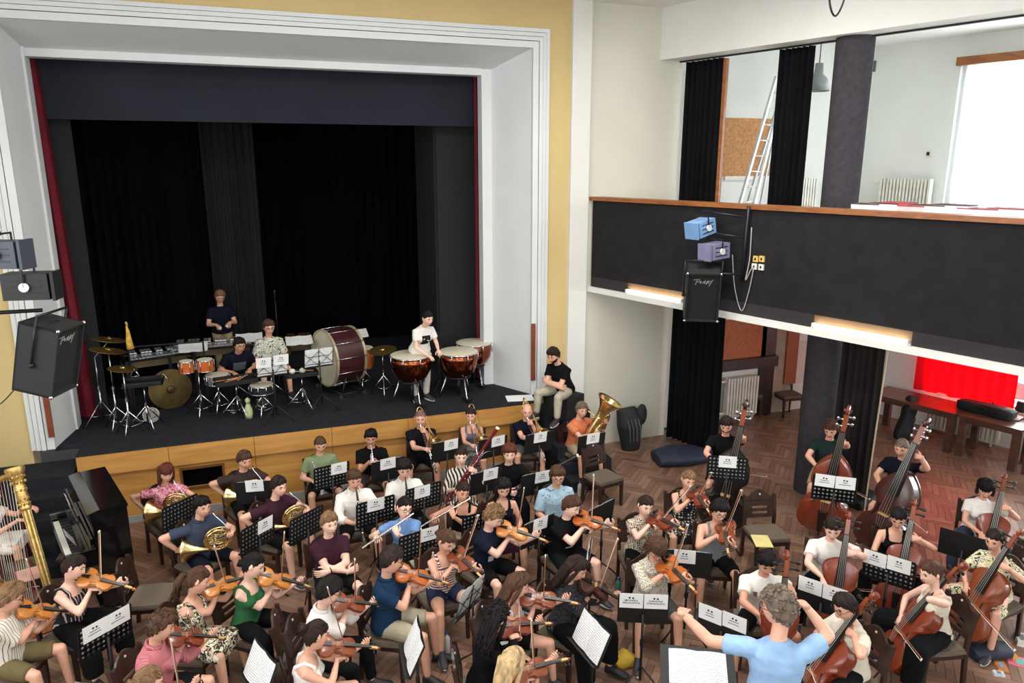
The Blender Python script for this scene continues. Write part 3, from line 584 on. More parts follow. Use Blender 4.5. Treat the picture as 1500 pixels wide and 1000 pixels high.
# ---- shoes
def shoe_me(m, sole):
    s = MB(); a = np.arange(12)*2*math.pi/12; rings = []
    for y, w, h, z in ((-0.085, 0.022, 0.03, 0.045), (-0.075, 0.036, 0.05, 0.055), (-0.02, 0.04, 0.055, 0.058), (0.05, 0.044, 0.038, 0.042), (0.12, 0.047, 0.026, 0.03), (0.165, 0.038, 0.018, 0.024), (0.18, 0.02, 0.01, 0.02)):
        r = np.stack([w*np.cos(a), np.full(12, y), z+h*np.sin(a)], 1); r[:, 2] = np.maximum(r[:, 2], 0.012); rings.append(r)
    s.loft(rings); o = [(0.047*math.sin(t)*(1 if math.cos(t) > 0 else 0.85), 0.045+0.14*math.cos(t)) for t in np.linspace(0, 2*math.pi, 17)[:-1]]
    s.prism(o, 0.0, 0.022, mi=1); return s.mesh('shoe', [m, sole], 40)
SHOES = {k: shoe_me(mat('shoe_'+k, c, 0.6), mat('sole_'+k, c2, 0.7)) for k, c, c2 in (('white', (215, 212, 208), (230, 230, 226)), ('black', (26, 25, 27), (36, 36, 38)), ('mixed', (44, 44, 50), (214, 212, 206)), ('tan', (140, 104, 74), (90, 66, 48)))}
SKIN = {k: mat('skin_'+k, c, 0.5, 0, 0.07, 14) for k, c in (('a', (232, 182, 158)), ('b', (222, 168, 142)), ('c', (204, 148, 120)), ('d', (238, 192, 170)))}
HAIRC = {k: mat('hair_'+k, c, 0.62, 0, 0.45, 30, 0.5, 140, stretch=(1.0, 1.0, 0.25), spec=0.2) for k, c in (('black', (24, 20, 20)), ('dark', (44, 32, 27)), ('brown', (78, 54, 40)), ('light', (122, 92, 66)), ('blond', (184, 156, 116)), ('auburn', (92, 48, 34)), ('grey', (112, 98, 86)), ('stubble', (120, 92, 80)))}
GBLK = mat('spectacle_frame', (24, 22, 24), 0.3)
def ik(S, W, l1, l2, pole):
    d = W-S; L = np.linalg.norm(d); mx = (l1+l2)*0.985
    if L > mx: W = S+d*(mx/L); d = W-S; L = mx
    u = d/L; a = (l1*l1-l2*l2+L*L)/(2*L); h = math.sqrt(max(0, l1*l1-a*a)); p = np.array(pole, float); p = nrm(p-u*np.dot(p, u)); return S+u*a+p*h, W
def ring(c, u, v, hw, hd, n=16):
    a = np.arange(n)*2*math.pi/n; ca, sa = np.cos(a), np.sin(a); e = 0.85
    return c + hw*(np.sign(ca)*np.abs(ca)**e)[:, None]*u + hd*(np.sign(sa)*np.abs(sa)**e)[:, None]*v
TORSO = {0: [(-0.17, .10, .09), (-0.1, .160, .118), (0, .172, .125), (.22, .158, .118), (.45, .152, .112), (.68, .172, .120), (.86, .168, .105), (.95, .132, .086), (1.02, .082, .068), (1.06, .06, .058)],
         1: [(-0.17, .10, .09), (-0.1, .165, .118), (0, .176, .125), (.22, .146, .105), (.45, .126, .095), (.68, .142, .108), (.86, .142, .092), (.95, .112, .075), (1.02, .070, .058), (1.06, .052, .05)]}
PEOPLE = []
def person(label, h, face=0.0, inst='rest', sex='m', skin='b', hair=('short', 'dark'), top=('tshirt', BLACK), bot=('shorts', BLACK), shoes='mixed', lean=0.12, head=(0, 18, 0), base=0.0, seat=0.46, glasses=False, beard=False, S=0.95, knees=0.20, twist=0.0,
           scroll=None, tip=None, bk=0.85, L=None, Rr=None, group=None, stand=False, side=0.0, feet=None, kneel=0.40, hipz=None, world=None, aim=None, curl=('relax', 'relax'), poleL=None, poleR=None, prints=(), watch=False):
    fem = 1 if sex == 'f' else 0; SL = 0.46*S; A = R(face+180)
    pz = seat+0.088*S if not stand else 0.93*S
    P = np.array([0, 0, pz]); Tu = nrm([math.tan(side), math.tan(lean), 1.0]); Tr = rotz(R(twist)) @ np.array([1., 0, 0]); Tr = nrm(Tr-Tu*np.dot(Tr, Tu)); Tf = np.cross(Tu, Tr)
    spn = lambda s: P + Tu*s*SL
    Sh = spn(1.0); Hc = Sh + nrm(Tu+np.array([0, 0.28, 0]))*0.232*S
    Rw = rotz(A); hw_ = atz(h[0], h[1], base+Hc[2]) if world is None else np.array([world[0], world[1], base+Hc[2]])
    root = emp('person', (hw_ - Rw @ Hc)*[1, 1, 0] + np.array([0, 0, base]), A); O = np.array(root.location)
    toL = lambda w: Rw.T @ (np.array(w)-O); toW = lambda l: Rw @ np.array(l) + O
    tag(root, label, 'person', group)
    Hr = rotz(R(head[0])) @ rotx(R(-head[1])) @ roty(R(head[2])); Mo = Hc + Hr @ np.array([0, 0.105, -0.062])*S*1.07
    shl = {s: spn(0.885) + Tr*s*(0.172 if not fem else 0.148)*S for s in (-1, 1)}
    l1, l2 = 0.285*S, 0.255*S
    W = {}; fd = {}; pal = {}; pole = {-1: (-0.5, -0.2, -1), 1: (0.5, -0.2, -1)}; cu = {-1: curl[0], 1: curl[1]}; extra = {}
    # ---- pose for the instrument (local frame: +y forward, +x player's right)
    if inst == 'violin' or inst == 'viola':
        k = 1.0 if inst == 'violin' else 1.14
        VB = Sh + np.array([-0.085, 0.075, 0.055])*S; sc_l = 0.56*k
        dflt = nrm([-0.62, 0.75, -0.10])
        if scroll is not None:
            c2 = [nrm(toL(on_ray_at(scroll[0], scroll[1], toW(VB), sc_l, f))-VB) for f in (True, False)]; ax = max(c2, key=lambda q: np.dot(q, dflt))
            if np.dot(ax, dflt) < 0.55: ax = nrm(ax*0.6+dflt*0.6)
        else: ax = dflt
        N = nrm(np.array([0.45, 0.25, 0.9])); Fm = frame(ax, N); N = Fm[:, 2]; X = Fm[:, 0]
        extra['inst'] = (inst, VB, Fm, k)
        W[-1] = VB + ax*0.475*k - N*0.035 - X*0.055 - ax*0.02; fd[-1] = nrm(N*0.8+X*0.5-ax*0.1); pal[-1] = -nrm(ax*0.35+X*0.7); cu[-1] = 'grip'; pole[-1] = (0.1, 0.3, -1)
        ct = VB + ax*0.225*k + N*0.052*k; bl = 0.73
        bd = nrm(-X*0.55+N*0.85-ax*0.1)
        bd = nrm(np.array([-0.35, 0.18, 0.9])) if tip is None else bd
        if tip is not None:
            cand = [nrm(toL(on_ray_at(tip[0], tip[1], toW(ct), bl*bk, f))-ct) for f in (True, False)]; ref = nrm(np.array([-0.5, 0.25, 0.8])); bd = max(cand, key=lambda q: np.dot(q, ref))
        frog = ct - bd*bl*(1-bk); extra['bow'] = (frog, bd, ax)
        W[1] = frog - bd*0.0 + np.array([0.035, -0.075, -0.015]); fd[1] = nrm(np.array([-0.5, 0.75, -0.1])); pal[1] = nrm([0.1, -0.1, -1]); cu[1] = 'grip'; pole[1] = (1.0, 0.22, -0.75)
    elif inst in ('cello', 'bass'):
        b = inst == 'bass'; EP = np.array([0.0, 0.62, 0.0]) if not b else np.array([0.05, 0.58, 0.0]); T = 1.40 if not b else 1.92
        dflt = nrm(np.array([-0.15, 0.16, 1.26])-EP) if not b else nrm(np.array([-0.24, 0.12, 1.8])-EP); ax = dflt
        if scroll is not None:
            c2 = [nrm(toL(on_ray_at(scroll[0], scroll[1], toW(EP), T, f))-EP) for f in (True, False)]; c_ = max(c2, key=lambda q: np.dot(q, dflt)); ax = nrm(c_*0.8+dflt*0.2) if np.dot(c_, dflt) > 0.9 else nrm(c_*0.4+dflt*0.6)
        Fm = frame(ax, (0.1, 1, 0.25)); N = Fm[:, 2]; X = Fm[:, 0]; extra['inst'] = (inst, EP, Fm, 1.0)
        hl = 1.10 if not b else 1.52; W[-1] = EP + ax*hl + N*0.07 + X*0.10; fd[-1] = nrm(-X*1.0+N*0.25-ax*0.15); pal[-1] = -nrm(N*0.9+X*0.2); cu[-1] = 'grip'; pole[-1] = (-1, 0.1, -0.35)
        br = 0.62 if not b else 0.80; ct = EP + ax*br + N*(0.13 if not b else 0.2)
        bd = nrm(X*1.0 - ax*0.22 + N*0.05)
        if tip is not None:
            c2 = [nrm(toL(on_ray_at(tip[0], tip[1], toW(ct), 0.7*bk, f))-ct) for f in (True, False)]; c_ = max(c2, key=lambda q: np.dot(q, bd)); bd = nrm(c_+bd*0.6)
        frog = ct - bd*0.72*(1-bk)
        dS = frog-shl[1]; mx = (l1+l2)*0.95+0.06
        if np.linalg.norm(dS) > mx: frog = shl[1]+nrm(dS)*mx
        extra['bow'] = (frog, bd, ax)
        W[1] = frog + np.array([0.03, -0.07, 0.05]); fd[1] = nrm(np.array([-0.2, 0.6, -0.7])); pal[1] = nrm([-0.3, -0.6, -0.7]); cu[1] = 'grip'; pole[1] = (1, -0.2, -0.3)
    elif inst == 'horn':
        C0 = Mo + np.array([-0.02, 0.13, -0.27]); extra['inst'] = ('horn', C0, rotz(R(-30)) @ rotx(R(-10)), 1.0); HRm = extra['inst'][2]; bdv = HRm @ nrm([0.86, -0.42, -0.10]); W[1] = C0 + HRm @ np.array([0.02, 0.0, -0.135]) + bdv*0.44; fd[1] = -bdv; pal[1] = nrm(np.cross(bdv, [0, 0, 1.])); pole[1] = (1, -0.8, -0.3); cu[1] = 'open'
        W[-1] = C0 + np.array([-0.16, 0.06, 0.045]); fd[-1] = nrm([0.75, 0.45, 0.2]); pal[-1] = nrm([0.3, 0.2, -0.9]); cu[-1] = 'grip'; pole[-1] = (-1, 0, -0.8)
    elif inst == 'trumpet':
        d = nrm([0.0, 0.86, -0.45] if aim is None else aim); extra['inst'] = ('trumpet', Mo, frame(d, (0, 0.4, 1)), 1.0); W[-1] = Mo + d*0.22 + np.array([-0.06, -0.06, -0.06]); W[1] = Mo + d*0.24 + np.array([0.06, -0.07, -0.03]); fd[-1] = nrm([0.4, 0.8, 0.3]); fd[1] = nrm([-0.45, 0.8, 0.25]); pal[-1] = nrm([0.9, 0, 0]); pal[1] = nrm([-0.9, 0, -0.3]); cu = {-1: 'grip', 1: 'grip'}
    elif inst in ('trombone', 'bass_trombone'):
        d = nrm([0.06, 0.80, -0.60] if aim is None else aim); Fm = frame(d, (0, 0.6, 1)); extra['inst'] = (inst, Mo, Fm, 1.0); W[-1] = Mo + d*0.10 - Fm[:, 0]*0.06 + np.array([0, -0.05, -0.05]); fd[-1] = nrm([0.3, 0.6, 0.5]); pal[-1] = nrm([0.8, 0.2, 0.2]); W[1] = Mo + d*0.40 + Fm[:, 0]*0.05 + np.array([0.02, -0.06, -0.03]); fd[1] = nrm([-0.5, 0.7, 0.2]); pal[1] = nrm([-0.4, 0.0, -0.8]); cu = {-1: 'grip', 1: 'grip'}
    elif inst == 'tuba':
        C0 = P + np.array([-0.08, 0.29, 0.32]); extra['inst'] = ('tuba', C0, rotz(R(10)) @ rotx(R(-22)) @ roty(R(-20)), 1.05); W[1] = C0 + np.array([0.06, 0.16, 0.0]); fd[1] = nrm([-0.7, 0.5, 0]); pal[1] = nrm([-0.4, -0.6, -0.5]); W[-1] = C0 + np.array([-0.24, 0.05, 0.12]); fd[-1] = nrm([0.2, 0.8, 0.4]); pal[-1] = nrm([1, 0, 0]); pole[-1] = (-1, -0.2, -0.4); cu = {-1: 'grip', 1: 'grip'}
    elif inst == 'clarinet':
        d = nrm([0.0, 0.52, -0.85] if aim is None else aim); Fm = frame(d, (0, 1, 0.5)); extra['inst'] = ('clarinet', Mo-d*0.01, Fm, 1.0); W[-1] = Mo + d*0.24 + np.array([-0.085, -0.045, -0.01]); W[1] = Mo + d*0.43 + np.array([0.085, -0.05, -0.01]); fd[-1] = nrm([0.8, 0.45, 0]); fd[1] = nrm([-0.8, 0.45, 0]); pal[-1] = nrm([0.3, -0.8, 0.3]); pal[1] = nrm([-0.3, -0.8, 0.3]); cu = {-1: 'grip', 1: 'grip'}; pole = {-1: (-1, -0.2, -0.8), 1: (1, -0.2, -0.8)}
    elif inst == 'flute':
        d = nrm([0.86, 0.30, -0.38] if aim is None else aim); Fm = frame(d, (0, 0.3, 1)); extra['inst'] = ('flute', Mo+np.array([-0.0, 0.012, -0.005])-d*0.09, Fm, 1.0); W[-1] = Mo + d*0.17 + np.array([-0.03, 0.06, -0.075]); fd[-1] = nrm([0.3, -0.4, 0.75]); pal[-1] = nrm([0.1, -0.9, -0.2]); W[1] = Mo + d*0.40 + np.array([0.0, -0.10, -0.035]); fd[1] = nrm([0.0, 0.9, 0.25]); pal[1] = nrm([0, 0.2, -1]); cu = {-1: 'grip', 1: 'relax'}; pole = {-1: (-0.3, 0.6, -1), 1: (1, -0.3, -0.6)}
    elif inst in ('bassoon', 'dark_bassoon'):
        d = nrm([-0.52, 0.14, 0.84] if aim is None else aim); B = P + np.array([0.20, 0.24, 0.02]); Fm = frame(d, (0.2, 1, 0)); extra['inst'] = (inst, B, Fm, 1.0); W[1] = B + d*0.28 + np.array([0.05, 0.02, -0.02]); W[-1] = B + d*0.62 + np.array([-0.05, 0.03, -0.03]); fd[-1] = nrm([0.5, 0.4, 0.5]); fd[1] = nrm([-0.6, 0.6, 0.1]); pal[-1] = nrm([0.8, -0.4, 0]); pal[1] = nrm([-0.6, -0.6, 0]); cu = {-1: 'grip', 1: 'grip'}
    elif inst == 'trumpet_rest':
        W[-1] = np.array([-0.16, 0.30, pz+0.12]); W[1] = np.array([0.15, 0.26, pz+0.16]); fd = {-1: nrm([0.4, 0.8, -0.1]), 1: nrm([-0.3, 0.8, 0.1])}
    elif inst == 'crossed':
        W[-1] = spn(0.40)+np.array([0.10, 0.24, 0.0]); W[1] = spn(0.30)+np.array([-0.12, 0.28, -0.0]); fd = {-1: nrm([0.9, 0.1, 0.05]), 1: nrm([-0.9, -0.05, 0.1])}; pal = {-1: nrm([0.1, -1, -0.2]), 1: nrm([0, -1, -0.3])}; pole = {-1: (-1, 0.2, -0.5), 1: (1, 0.2, -0.5)}
    else:
        W[-1] = np.array([-0.13, 0.30, pz+0.10]); W[1] = np.array([0.13, 0.30, pz+0.10]); fd = {-1: nrm([0.25, 0.9, -0.2]), 1: nrm([-0.25, 0.9, -0.2])}
    if L is not None: W[-1] = Sh + np.array(L)
    if Rr is not None: W[1] = Sh + np.array(Rr)
    if poleL is not None: pole[-1] = poleL
    if poleR is not None: pole[1] = poleR
    # ---- skeleton
    El = {}
    for s in (-1, 1):
        El[s], W[s] = ik(shl[s], W[s], l1, l2, pole[s])
        if s not in fd: fd[s] = nrm(W[s]-El[s])
        if s not in pal: pal[s] = np.array([0, 0, -1.])
    tl, sl = 0.42*S, 0.425*S; hip = {s: P + np.array([s*0.088*S, 0.01, -0.01]) for s in (-1, 1)}; kn, an, ft = {}, {}, {}
    for s in (-1, 1):
        if stand: kn[s] = hip[s]+np.array([s*0.02, 0.03, -0.43*S]); an[s] = np.array([s*0.11, -0.01, 0.075]); ft[s] = nrm([s*0.2, 1, 0])
        else:
            k_ = np.array([s*knees*S, tl*0.94, seat+0.065 if seat < 0.6 else seat-0.10])
            kn[s] = hip[s]+nrm(k_-hip[s])*tl; fo = 0.04 if feet is None else feet
            an[s] = np.array([kn[s][0]*1.05, kn[s][1]+fo, 0.08]); d_ = an[s]-kn[s]; an[s] = np.array([an[s][0], kn[s][1]+fo, max(0.08, kn[s][2]-sl)]); ft[s] = nrm([s*0.22, 1, 0])
    # ---- body surface
    def legs(mb, i0, i1, cut=1.0, loose=1.0):
        for s in (-1, 1):
            f_ = 1.05 if fem else 1.0
            if cut <= 1.0: e = hip[s]+(kn[s]-hip[s])*cut; mb.tube([hip[s], hip[s]*0.5+e*0.5, e], [(.088*f_+i0)*S, (.078*f_+i0)*S*loose, ((.078-.024*cut)*f_+i1)*S*loose], 12)
            else:
                e = kn[s]+(an[s]-kn[s])*(cut-1.0); m_ = kn[s]*0.72+an[s]*0.28
                mb.tube([hip[s], hip[s]*0.5+kn[s]*0.5, kn[s]*0.93+hip[s]*0.07+[0, 0, 0.0]], [(.088*f_+i0)*S, (.076*f_+i0)*S*loose, (.056+i1)*S*loose], 12)
                mb.ell(kn[s], (.056+i1)*S*loose, 10, 8)
                mb.tube([kn[s], m_ if cut > 1.35 else e, e], [(.053+i1)*S*loose, (.052+i1)*S*loose, ((.036 if cut > 1.8 else 0.046)+i1)*S*loose], 12)
    def torso(mb, inf, s0, s1, fl=0.0):
        rg = []; T_ = TORSO[fem]; ss = [t[0] for t in T_]
        pts = sorted(set([s0, s1]+[q for q in ss if s0 < q < s1]))
        for s in pts:
            hw = np.interp(s, ss, [t[1] for t in T_]); hd = np.interp(s, ss, [t[2] for t in T_]); k = np.clip(s, 0, 1); u = nrm(Tr*k+np.array([1., 0, 0])*(1-k)); v = np.cross(Tu, u)
            w_ = inf*(1.0 if s < 0.9 else 0.95); rg.append(ring(spn(s)+v*0.012*math.sin(3.1*np.clip(s, 0, 1)), u, v, (hw+w_+fl*max(0, 0.4-s))*S, (hd+w_+fl*max(0, 0.4-s))*S))
        mb.loft(rg)
        if fem and s1 > 0.7:
            for s in (-1, 1): mb.ell(spn(0.66)+Tr*s*0.064*S+Tf*0.085*S, (0.062+inf)*S, 10, 8)
    def arm(mb, s, inf, cut, loose=1.0):
        f_ = 0.84 if fem else 1.0; A0 = shl[s]-Tr*s*0.035*S; 
        if cut <= 1: e = shl[s]+(El[s]-shl[s])*cut; mb.tube([A0, shl[s], shl[s]*0.5+e*0.5, e], [(.052*f_+inf*.9)*S, (.055*f_+inf*.95)*S, ((.053-.006*cut)*f_+inf)*S*(1+(loose-1)*.5), ((.054-.012*cut)*f_+inf)*S*loose], 10)
        else:
            mb.tube([A0, shl[s], shl[s]*0.5+El[s]*0.5, El[s]], [(.052*f_+inf*.9)*S, (.055*f_+inf*.95)*S, (.05*f_+inf)*S, (.043*f_+inf)*S], 10); mb.ell(El[s], (.043*f_+inf)*S, 10, 8)
            e = El[s]+(W[s]-El[s])*(cut-1); m_ = El[s]*0.7+e*0.3
            mb.tube([El[s], m_, e], [(.042*f_+inf)*S, (.043*f_+inf)*S, ((.043-.016*(cut-1))*f_+inf)*S], 10)
    b = MB(); torso(b, 0, -0.17, 1.06); legs(b, 0, 0, 2.0)
    for s in (-1, 1): arm(b, s, 0, 2.0)
    nr = (.046 if fem else .055)*S; b.tube([spn(0.94), spn(1.06)+Tf*0.008, Hc-Hr @ np.array([0, 0.02, 0.04])*S], [nr*1.2, nr, nr], 12)
    V, N, F = bake(b, 0.0155, 3); mb = MB(); mb.V.append(V); mb.F = F; mb.I = [0]*len(F); mb.n = len(V)
    HS = S*1.07; hv, hf = HEADV[fem]; mb.add(Hc + (hv*HS) @ Hr.T, hf)
    for s in (-1, 1):
        hv, hf = HAND[(cu[s], s == -1)]; Fm = frame(fd[s], -pal[s]); mb.add(W[s] + (hv*S*(0.92 if fem else 1.0)) @ Fm.T, hf)
    mb.build('body', SKIN[skin], root, True)
    # ---- face
    def onhead(name, me, p, rz=0.0):
        o = obj(name, me, root); o.matrix_local = mat4(Hr @ rotz(rz), Hc + Hr @ np.array(p)*HS, HS); return o
    for s in (-1, 1): onhead('eye', eye_me, (0.031*s, 0.0815, 0.009), -0.35*s); onhead('eyebrow', brow_me(HAIRC[hair[1]]), (0.032*s, 0.0905, 0.033), -0.3*s)
    onhead('mouth', lip_me, (0, 0.099 if fem else 0.1, -0.0615))
    if glasses: onhead('glasses', glasses_me(GBLK), (0, 0.103, 0.01))
    o = hair_mb(hair[0], fem, len(PEOPLE)+3).build('hair', HAIRC[hair[1]], root, True, xf=lambda V: Hc + (V*HS) @ Hr.T)
    if beard:
        G = HG[fem].copy(); az = np.abs(HAZ)[None, :]; z = G[:, :, 2]; m = sstep((-0.05+0.028*az-z)/0.016+0.3)*sstep((1.6-az)/0.3); m = np.maximum(m, np.exp(-((z+0.044)/0.006)**2)*sstep((0.42-az)/0.15)); m = m*(1-np.exp(-(G[:, :, 0]/0.02)**2-((z+0.06)/0.008)**2)); n = G/np.linalg.norm(G, axis=2, keepdims=True)
        grid_mb(G+n*((-0.012+0.0165*m+0.002*m*sinnoise(G.reshape(-1, 3), 160, 5).reshape(z.shape))[:, :, None])).build('beard', HAIRC[hair[1]], root, True, xf=lambda V: Hc + (V*HS) @ Hr.T)
    # ---- clothes
    def clothe(name, mb, m, amp=0.005, vox=0.0135, it=2):
        V, N, F = bake(mb, vox, it); V = V + N*(amp*sinnoise(V, 38, len(PEOPLE)*7+3)+amp*0.6*sinnoise(V*[1, 1, 2.2], 75, len(PEOPLE)))[:, None]
        q = MB(); q.V.append(V); q.F = F; q.I = [0]*len(F); q.n = len(V); q.build(name, m, root, True); return V, F
    kind, tm = top[0], top[1]
    b = MB()
    if kind in ('tshirt', 'polo', 'shirt', 'dress', 'blouse', 'loose'):
        inf = 0.02 if kind in ('shirt', 'loose') else 0.015; torso(b, inf, -0.13, 1.035, 0.03)
        cut = {'tshirt': 0.62, 'polo': 0.66, 'shirt': 1.45, 'dress': 0.45, 'blouse': 0.55, 'loose': 0.85}[kind] if len(top) < 3 else top[2]
        for s in (-1, 1): arm(b, s, inf, cut, 1.18 if cut < 1 else 1.0)
        if not fem or kind != 'dress': b.tube([spn(0.98), spn(1.075)+Tf*0.004], [nr*1.75, nr*1.32], 12)
    elif kind == 'tank':
        torso(b, 0.010, -0.12, 0.80, 0.01)
        for s in (-1, 1): b.tube([spn(0.76)+Tr*s*0.085*S+Tf*0.09*S, spn(0.92)+Tr*s*0.088*S+Tf*0.088*S, spn(1.015)+Tr*s*0.092*S, spn(0.9)+Tr*s*0.088*S-Tf*0.085*S, spn(0.74)+Tr*s*0.085*S-Tf*0.09*S], 0.021*S, 8)
    cv, cf = clothe('shirt' if kind in ('shirt', 'polo') else ('dress' if kind == 'dress' else 'top'), b, tm, 0.006 if kind != 'tank' else 0.003)
    if kind in ('polo', 'shirt'):
        MB().tube([spn(1.05)+Tf*0.006+nr*1.35*(math.cos(t)*Tr+math.sin(t)*Tf)+Tu*0.012*(1-math.sin(t)) for t in np.linspace(math.pi*0.62, math.pi*2.38, 15)], [0.011]*15, 6, flat=(Tu, 2.0)).build('collar', tm, root, True)
    if prints:
        bv = BVHTree.FromPolygons(cv.tolist(), cf)
        for ps, pxx, pw, ph, pm in prints:   # flat print following the cloth: centre height on the spine, sideways, width, height
            nx_, nz_ = 7, 6; Vp = []
            for j in range(nz_):
                for i in range(nx_):
                    o_ = spn(ps)+Tu*ph*(j/(nz_-1)-0.5)+Tr*(pxx+pw*(i/(nx_-1)-0.5)); hit = bv.ray_cast(Vector((o_+Tf*0.5).tolist()), Vector((-Tf).tolist())); Vp.append(np.array(hit[0])+Tf*0.004 if hit[0] is not None else o_+Tf*0.14)
            q = MB(); q.add(Vp, [(j*nx_+i, j*nx_+i+1, (j+1)*nx_+i+1, (j+1)*nx_+i) for j in range(nz_-1) for i in range(nx_-1)]); q.build('print', pm, root, True)
    if watch:
        d_ = nrm(W[-1]-El[-1]); c_ = W[-1]-d_*0.035; a_ = nrm(np.cross(d_, [0, 0, 1.])); b_ = np.cross(d_, a_); MB().tube([c_+0.034*S*(math.cos(t)*a_+math.sin(t)*b_) for t in np.linspace(0, 2*math.pi, 15)[:-1]], 0.006, 6, closed=True).build('wristwatch', BLACK, root, True)
    bk_, bm = bot[0], bot[1]; b = MB()
    if bk_ == 'shorts': torso(b, 0.014, -0.17, 0.12); legs(b, 0.014, 0.018, 0.86 if len(bot) < 3 else bot[2], 1.08); clothe('shorts', b, bm, 0.006)
    elif bk_ == 'trousers': torso(b, 0.013, -0.17, 0.12); legs(b, 0.012, 0.014, 1.93, 1.05); clothe('trousers', b, bm, 0.006)
    elif bk_ == 'wide': torso(b, 0.013, -0.17, 0.12); legs(b, 0.02, 0.045, 1.85, 1.15); clothe('trousers', b, bm, 0.008)
    elif bk_ == 'skirt':
        torso(b, 0.013, -0.17, 0.3); kc = (kn[-1]+kn[1])/2; hw = abs(kn[1][0])+0.07*S; ux = np.array([1., 0, 0]); rg = []
        for u, w_, h_ in ((0.0, 0.19*S, 0.11*S), (0.35, 0.2*S, 0.105*S), (0.7, hw*0.95, 0.095*S), (bot[2] if len(bot) > 2 else 1.0, hw, 0.085*S)): c = P*(1-u)+kc*u; rg.append(ring(c+np.array([0, 0, -0.01]), ux, np.array([0, 0, 1.]), w_, h_))
        b.loft(rg); clothe('skirt', b, bm, 0.007)
    for s in (-1, 1):
        o = obj('shoe', SHOES[shoes], root); o.matrix_local = mat4(frame(ft[s], (0, 0, 1)), an[s]*[1, 1, 0]+np.array([0, 0, max(0, an[s][2]-0.08)])+ft[s]*0.035, S)
    rec = dict(root=root, A=A, toW=toW, Rw=Rw, extra=extra, P=P, seat=seat, inst=inst, Sh=Sh, Hc=Hc, Mo=Mo, stand=stand, label=label, W=W); PEOPLE.append(rec); return rec
# ================================================================== prototypes: instruments and furniture
class Proto:
    def __init__(s, name): s.name = name; s.parts = []
    def part(s, name, mb, m, smooth=40, parent=-1, M=None, kind=None):
        me = mb if isinstance(mb, bpy.types.Mesh) else mb.mesh(name, m, smooth); s.parts.append((name, me, parent, M, kind)); return len(s.parts)-1
    def make(s, label, cat, group=None, M=None, loc=None, rz=0.0, swap=None, name=None):
        e = emp(name or s.name, loc if loc is not None else (0, 0, 0), rz, M); tag(e, label, cat, group); os_ = []
        for name, me, par, Ml, kd in s.parts:
            o = obj(name, me, e if par < 0 else os_[par])
            if Ml is not None: o.matrix_local = Ml
            if kd: o['kind'] = kd
            if swap and name in swap: o.material_slots[0].link = 'OBJECT'; o.material_slots[0].material = swap[name]
            os_.append(o)
        return e
def spline(pts, n=6, closed=False):
    P = np.asarray(pts, float); m = len(P); out = []
    for i in range(m if closed else m-1):
        g = lambda k: P[k % m] if closed else P[min(max(k, 0), m-1)]
        a, b, c, d = g(i-1), g(i), g(i+1), g(i+2)
        for t in np.arange(n)/n: out.append(0.5*((2*b)+(c-a)*t+(2*a-5*b+4*c-d)*t*t+(3*b-a-3*c+d)*t**3))
    if not closed: out.append(P[-1])
    return np.array(out)
VARN = {k: mat('varnish_'+k, c, 0.32, 0, 0.22, 5, coat=0.35, stretch=(3, 0.8, 1)) for k, c in (('orange', (178, 92, 34)), ('amber', (196, 122, 52)), ('brown', (128, 62, 32)), ('red', (122, 50, 28)), ('dark', (66, 32, 24)), ('black', (26, 22, 22)))}
EBONY = mat('ebony', (22, 18, 18), 0.3); SPR = mat('pale_maple', (206, 164, 108), 0.5)
